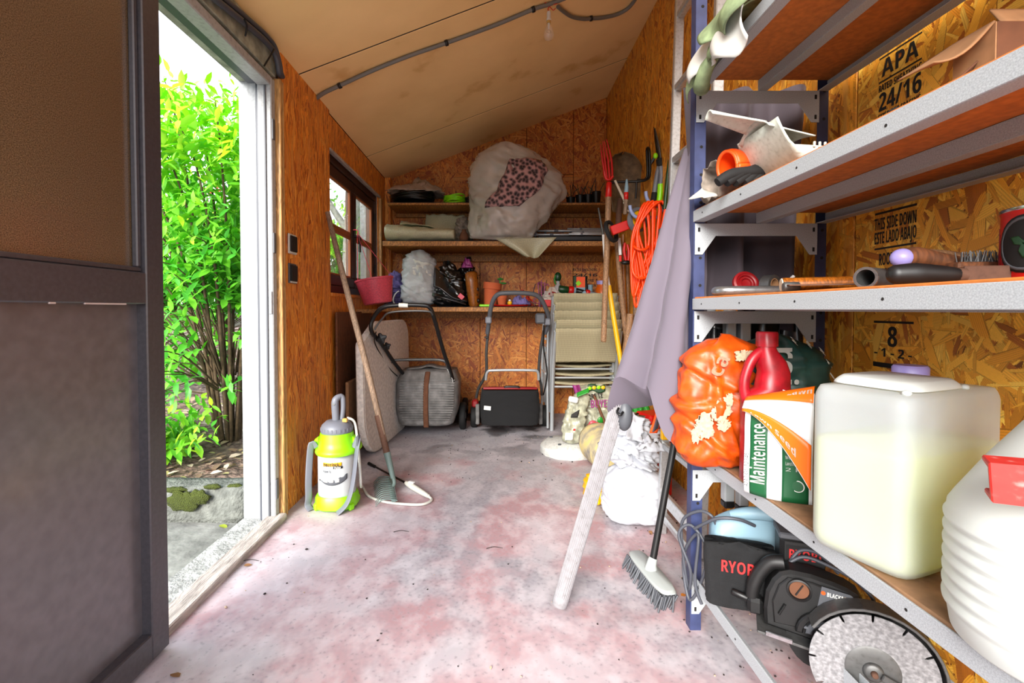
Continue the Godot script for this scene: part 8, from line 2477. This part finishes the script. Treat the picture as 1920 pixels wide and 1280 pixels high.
func circular_saw(y: float) -> void:
	var X := Vector3(0.894, 0, 0.447)
	var N := Vector3(-0.447, 0, 0.894)
	var O := Vector3(0.646, y, -1.145)   # the pixel (1400, 1200) of the photograph's saw
	var F := Transform3D(Basis(X, Vector3.UP, N), O)
	var pt := func(px: float, py: float) -> Vector2: return Vector2((px - 1400.0) * 0.00106, (1186.0 - py) * 0.00122)
	var o := thing("circular_saw", "black hand circular saw with a round exhaust port on the lowest shelf", "circular saw", F * Vector3(0.1, 0, 0))
	var outl := PackedVector2Array()
	for q in [[1402,1184], [1400,1150], [1404,1116], [1416,1090], [1430,1074], [1450,1066], [1490,1066], [1530,1072], [1556,1078], [1577,1088], [1589,1106], [1596,1135], [1602,1168], [1602,1192], [1560,1204], [1480,1192]]:
		outl.append(pt.call(float(q[0]), float(q[1])))
	part("housing", sh().prism(outl, 0.06, F.translated_local(Vector3(0, 0.012, -0.06)), 0.007), M.tool_black, o, "dusty black plastic housing")
	var panel := PackedVector2Array()
	for q in [[1420,1172], [1416,1130], [1428,1096], [1446,1078], [1492,1078], [1548,1088], [1572,1098], [1580,1120], [1586,1160], [1540,1168]]:
		panel.append(pt.call(float(q[0]), float(q[1])))
	part("raised_panel", sh().prism(panel, 0.008, F.translated_local(Vector3(0, 0.012, -0.0015)), 0.0025), M.tool_black, o)
	# exhaust port
	var e: Vector2 = pt.call(1467.0, 1096.0)
	var E := Transform3D(Basis(X, N, -Vector3.UP), F * Vector3(e.x, e.y + 0.012, 0.006))
	part("exhaust_ring", sh().lathe([Vector2(0.02, 0.0), Vector2(0.0255, 0.0), Vector2(0.0255, 0.006), Vector2(0.022, 0.007), Vector2(0.02, 0.004), Vector2(0.0185, -0.014)], 32, E), M.tool_black, o)
	part("exhaust_throat", sh().lathe([Vector2(0.0001, 0.001), Vector2(0.012, 0.0014), Vector2(0.02, 0.0018)], 24, E), M.cardboard_dark, o, "dusty port opening")
	part("port_vane", sh().box(E * Vector3(0, 0.003, 0), Vector3(0.003, 0.03, 0.003), 0.0005, F.basis * Basis(Vector3.BACK, -0.5)), M.black, o)
	var sl: Vector2 = pt.call(1433.0, 1141.0)
	part("dust_slot", sh().tube([F * Vector3(sl.x - 0.004, sl.y, 0.007), F * Vector3(sl.x + 0.008, sl.y + 0.026, 0.007)], 0.0075, 10, 1, 0.4), M.black, o)
	# label: an orange hexagon and the name, half of it under a torn sticker
	var lb: Vector2 = pt.call(1512.0, 1096.0)
	part("label_panel", sh().prism(PackedVector2Array([Vector2(-0.012, -0.03), Vector2(0.068, -0.034), Vector2(0.064, 0.004), Vector2(0.05, 0.014), Vector2(-0.004, 0.02)]), 0.002, F.translated_local(Vector3(lb.x, lb.y + 0.012, 0.006)), 0.0005), M.mid_grey, o)
	part("orange_mark", sh().cyl(F * Vector3(lb.x - 0.001, lb.y + 0.018, 0.0076), F * Vector3(lb.x - 0.001, lb.y + 0.018, 0.0092), 0.0048, -1.0, 6), M.orange, o)
	text("print", "BLACK&", 0.0095, M.tag_white, o, F * Vector3(lb.x + 0.022, lb.y + 0.0155, 0.0085), X + Vector3(0, -0.06, 0), Vector3.UP, 0.032)
	part("torn_sticker", sh().sheet(8, 4, func(u: float, v: float): return F * Vector3(lb.x + 0.038 + 0.026 * u, lb.y + 0.006 + 0.013 * v + 0.001 * sin(u * 20.0), 0.009), 0.0008), M.paper, o)
	# guard, hub, blade
	var hub: Vector2 = pt.call(1513.0, 1170.0)
	var B := Transform3D(Basis(X, N, -Vector3.UP), F * Vector3(hub.x, hub.y + 0.008, 0.0))
	var arc := PackedVector2Array()
	for k in 15:
		var a := PI * (0.0 + k / 14.0)
		arc.append(Vector2(cos(a), sin(a)) * 0.056)
	for k in 15:
		var a := PI * (1.0 - k / 14.0)
		arc.append(Vector2(cos(a), sin(a)) * 0.041)
	part("guard_arch", sh().prism(arc, 0.014, F.translated_local(Vector3(hub.x, hub.y + 0.008, 0.005)), 0.003), M.black, o)
	var inn := PackedVector2Array()
	for k in 13:
		var a := PI * (0.05 + 0.95 * k / 12.0)
		inn.append(Vector2(cos(a), sin(a)) * 0.036)
	for k in 13:
		var a := PI * (1.0 - 0.95 * k / 12.0)
		inn.append(Vector2(cos(a), sin(a)) * 0.024)
	part("lower_guard", sh().prism(inn, 0.012, F.translated_local(Vector3(hub.x, hub.y + 0.008, 0.006)), 0.003), M.mid_grey, o)
	part("hub_flange", sh().lathe([Vector2(0.0001, 0.021), Vector2(0.008, 0.021), Vector2(0.0095, 0.019), Vector2(0.015, 0.018), Vector2(0.0175, 0.015), Vector2(0.0175, 0.006), Vector2(0.0001, 0.006)], 28, B), M.dull_steel, o)
	part("hub_bolt", sh().cyl(B * Vector3(0, 0.02, 0), B * Vector3(0, 0.025, 0), 0.006, -1.0, 6), M.chrome, o)
	part("guard_lever", sh().bar(F * Vector3(hub.x - 0.052, hub.y + 0.024, 0.012), F * Vector3(hub.x - 0.022, hub.y + 0.02, 0.014), 0.008, 0.006), M.mid_grey, o)
	part("support_arm", sh().bar(F * Vector3(hub.x + 0.012, hub.y, 0.014), F * Vector3(hub.x + 0.052, hub.y - 0.022, 0.008), 0.008, 0.012), M.dull_steel, o)
	part("saw_blade", sh().lathe([Vector2(0.0001, -0.004), Vector2(0.07, -0.004), Vector2(0.072, -0.003), Vector2(0.07, -0.002), Vector2(0.0001, -0.002)], 60, Transform3D(B.basis, F * Vector3(hub.x, hub.y - 0.012, -0.004)), func(th, yy): return 1.0 + 0.02 * fposmod(th * 30.0 / TAU, 1.0)), M.black_matt, o, "dark saw blade")
	# base plate, rear handle, side rod
	part("base_plate", sh().box(F * Vector3(0.085, -0.002, -0.03), Vector3(0.2, 0.006, 0.11), 0.001, F.basis * Basis(Vector3.BACK, -0.1)), M.dull_steel, o)
	part("base_lip", sh().box(F * Vector3(0.03, 0.008, 0.026), Vector3(0.055, 0.01, 0.005), 0.001, F.basis * Basis(Vector3.BACK, -0.1)), M.chrome, o)
	var hp := []
	for q in [[1376,1146], [1380,1120], [1394,1090], [1414,1068], [1440,1062]]:
		var w: Vector2 = pt.call(float(q[0]), float(q[1]))
		hp.append(F * Vector3(w.x, w.y + 0.012, -0.03))
	part("rear_handle", sh().tube(hp, [0.015, 0.0165, 0.0165, 0.017, 0.018], 14), M.tool_black, o)
	part("handle_foot", sh().box(F * Vector3(-0.018, 0.045, -0.03), Vector3(0.035, 0.04, 0.04), 0.008, F.basis), M.tool_black, o)
	part("side_rod", sh().cyl(F * Vector3(-0.07, 0.062, -0.03), F * Vector3(-0.02, 0.05, -0.03), 0.008, 0.009, 12, 0.002), M.black, o)
	part("mains_lead", sh().tube([F * Vector3(0.05, 0.15, -0.05), F * Vector3(0.085, 0.172, -0.06), F * Vector3(0.13, 0.165, -0.06), F * Vector3(0.19, 0.14, -0.06), F * Vector3(0.225, 0.1, -0.06), F * Vector3(0.19, 0.09, -0.07)], 0.0045, 7, 6), M.cable_grey, o)
	part("mains_lead", sh().tube([F * Vector3(0.055, 0.15, -0.055), F * Vector3(0.08, 0.182, -0.07), F * Vector3(0.12, 0.18, -0.075), F * Vector3(0.16, 0.14, -0.08)], 0.0045, 7, 6), M.cable_grey, o)


func stone_cutter(y: float) -> void:
	var c := Vector3(0.80, 0.182, -1.005)
	var N := Vector3(-0.42, 0.05, 0.906).normalized()
	var X := Vector3.UP.cross(N).normalized()
	var o := thing("angle_grinder", "angle grinder with a large slotted grey cutting disc facing the room", "grinder", Vector3(0.82, y, -1.02))
	var T := Transform3D(Basis(X, N, X.cross(N)), c)
	var R := 0.115
	# disc with twelve slots cut into its rim
	var pl := PackedVector2Array()
	for k in 12:
		var a0 := TAU * k / 12.0
		for j in 7:
			var a := a0 + 0.022 + (TAU / 12.0 - 0.044) * j / 6.0
			pl.append(Vector2(cos(a), sin(a)) * R)
		var ae := a0 + TAU / 12.0
		pl.append(Vector2(cos(ae - 0.019), sin(ae - 0.019)) * (R - 0.011))
		pl.append(Vector2(cos(ae), sin(ae)) * (R - 0.015))
		pl.append(Vector2(cos(ae + 0.019), sin(ae + 0.019)) * (R - 0.011))
	var D := Transform3D(Basis(X, X.cross(N) * -1.0, N), c)
	part("cutting_disc", sh().prism(pl, 0.0026, D, 0.0006), M.blade, o, "scratched grey diamond disc with slots")
	part("disc_hub", sh().lathe([Vector2(0.0001, 0.0055), Vector2(0.03, 0.0055), Vector2(0.046, 0.0045), Vector2(0.05, 0.003)], 48, T), M.dull_steel, o)
	part("flange", sh().lathe([Vector2(0.0001, 0.014), Vector2(0.014, 0.014), Vector2(0.0185, 0.011), Vector2(0.019, 0.005), Vector2(0.0001, 0.005)], 32, T), M.dull_steel, o)
	part("spindle", sh().cyl(c + N * 0.012, c + N * 0.022, 0.007, 0.006, 12, 0.001), M.rust, o)
	part("nut_spanner", sh().bar(c + N * 0.018 + X * 0.012, c + N * 0.02 + X * 0.085 - Vector3(0, 0.03, 0), 0.008, 0.014), M.dull_steel, o)
	# guard behind the disc
	var arc := PackedVector2Array()
	for k in 19:
		var a := deg_to_rad(lerpf(-40.0, 150.0, k / 18.0))
		arc.append(Vector2(cos(a), sin(a)) * 0.128)
	for k in 19:
		var a := deg_to_rad(lerpf(150.0, -40.0, k / 18.0))
		arc.append(Vector2(cos(a), sin(a)) * 0.122)
	part("guard_rim", sh().prism(arc, 0.05, D.translated_local(Vector3(0, 0, -0.044)), 0.001), M.dull_steel, o)
	var plate := PackedVector2Array()
	for k in 19:
		var a := deg_to_rad(lerpf(-40.0, 150.0, k / 18.0))
		plate.append(Vector2(cos(a), sin(a)) * 0.127)
	part("guard_plate", sh().prism(plate, 0.002, D.translated_local(Vector3(0, 0, -0.046)), 0.0005), M.tool_black, o)
	part("gear_head", sh().cyl(c - N * 0.03, c - N * 0.1, 0.035, 0.04, 22, 0.006), M.tool_black, o)
	part("motor_body", sh().tube([c - N * 0.075, c - N * 0.08 + X * 0.06 + Vector3(0, 0.02, 0), c - N * 0.08 + X * 0.12 + Vector3(0, 0.03, 0)], [0.038, 0.036, 0.03], 16), M.tool_black, o)


func build_litter() -> void:
	# single dry leaves lying on the floor, then grit nobody could count
	var spots := [[Vector3(-0.963, 0.002, -1.842), 0.034, "orange dry leaf lying beside the door threshold"], [Vector3(-0.935, 0.002, -1.749), 0.03, "brown leaf scrap lying near the threshold, towards the camera"], [Vector3(-0.299, 0.002, -3.038), 0.022, "tiny orange leaf fragment alone mid floor before the mowers"], [Vector3(0.652, 0.002, -2.03), 0.03, "orange brown leaf lying at the foot of the white sack"], [Vector3(0.608, 0.002, -1.564), 0.026, "small orange leaf lying beside the blue shelf post"], [Vector3(-0.817, 0.002, -1.211), 0.04, "curled dark leaf on the floor under the open door leaf"], [Vector3(-0.017, 0.002, -1.254), 0.012, "pale leaf speck at the front middle of the floor"]]
	var shape := leaf_mesh(1.0, 0.6).mesh()
	for i in spots.size():
		var l := MeshInstance3D.new()
		l.name = numbered("dry_leaf")
		l.mesh = shape
		l.material_override = [M.litter_orange, M.litter, M.litter_orange, M.litter, M.litter_orange, M.litter, M.litter_pale][i]
		var k: float = spots[i][1]
		l.transform = Transform3D(Basis.from_euler(Vector3(0.12, i * 2.1, 0.2)) * k, spots[i][0] + Vector3(0, k * 0.12, 0))
		add_child(l)
		tag(l, spots[i][2], "leaf", "dry leaves on the floor")
	var lf := MeshInstance3D.new()
	lf.name = numbered("dry_leaf")
	lf.mesh = shape
	lf.material_override = M.litter_green
	lf.transform = Transform3D(Basis.from_euler(Vector3(0.1, 1.2, 0.0)) * 0.05, Vector3(-1.249, -0.02, -2.139))
	add_child(lf)
	tag(lf, "yellow green leaf lying on the paving before the kerb", "leaf", "dry leaves on the floor")
	for i in 3:
		var p: Vector3 = [Vector3(-0.441, 0.003, -2.023), Vector3(-0.042, 0.003, -1.881), Vector3(-0.963, 0.003, -1.784)][i]
		var tw := solid("twig", sh().tube([p, p + Vector3(0.03, 0.002, -0.01), p + Vector3(0.065, 0.0, -0.004)], [0.0016, 0.0013, 0.0008], 5), M.grit, ["thin dark twig on the floor left of the middle", "thin dark twig on the floor in the middle", "short dark twig beside the threshold"][i], "twig", p, "twigs on the floor")
	for set in [["floor_grit", 420, M.grit, "dark grit and crumbs scattered over the concrete floor"], ["floor_crumbs", 160, M.litter_pale, "pale crumbs scattered over the concrete floor"]]:
		var mm := MultiMesh.new()
		mm.transform_format = MultiMesh.TRANSFORM_3D
		mm.mesh = sh().ball(Vector3.ZERO, Vector3(1, 0.5, 0.7), 5).mesh()
		mm.instance_count = set[1]
		for i in set[1]:
			var x := rng.randf_range(-0.9, 0.9)
			var z := -rng.randf_range(0.5, 4.2)
			if i % 3 == 0:
				x = rng.randf_range(0.55, 0.95)
				z = -rng.randf_range(0.7, 2.4)
			elif i % 3 == 1:
				x = rng.randf_range(-0.4, 0.6)
				z = -rng.randf_range(2.6, 4.1)
			var s := rng.randf_range(0.0012, 0.0042) * (1.8 if i % 17 == 0 else 1.0)
			mm.set_instance_transform(i, Transform3D(Basis(Vector3.UP, rng.randf() * TAU).scaled(Vector3(s, s, s)), Vector3(x, s * 0.5 + 0.0005, z)))
		var mi := MultiMeshInstance3D.new()
		mi.name = set[0]
		mi.multimesh = mm
		mi.material_override = set[2]
		mi.set_meta("kind", "stuff")
		tag(mi, set[3], "grit")
		add_child(mi)
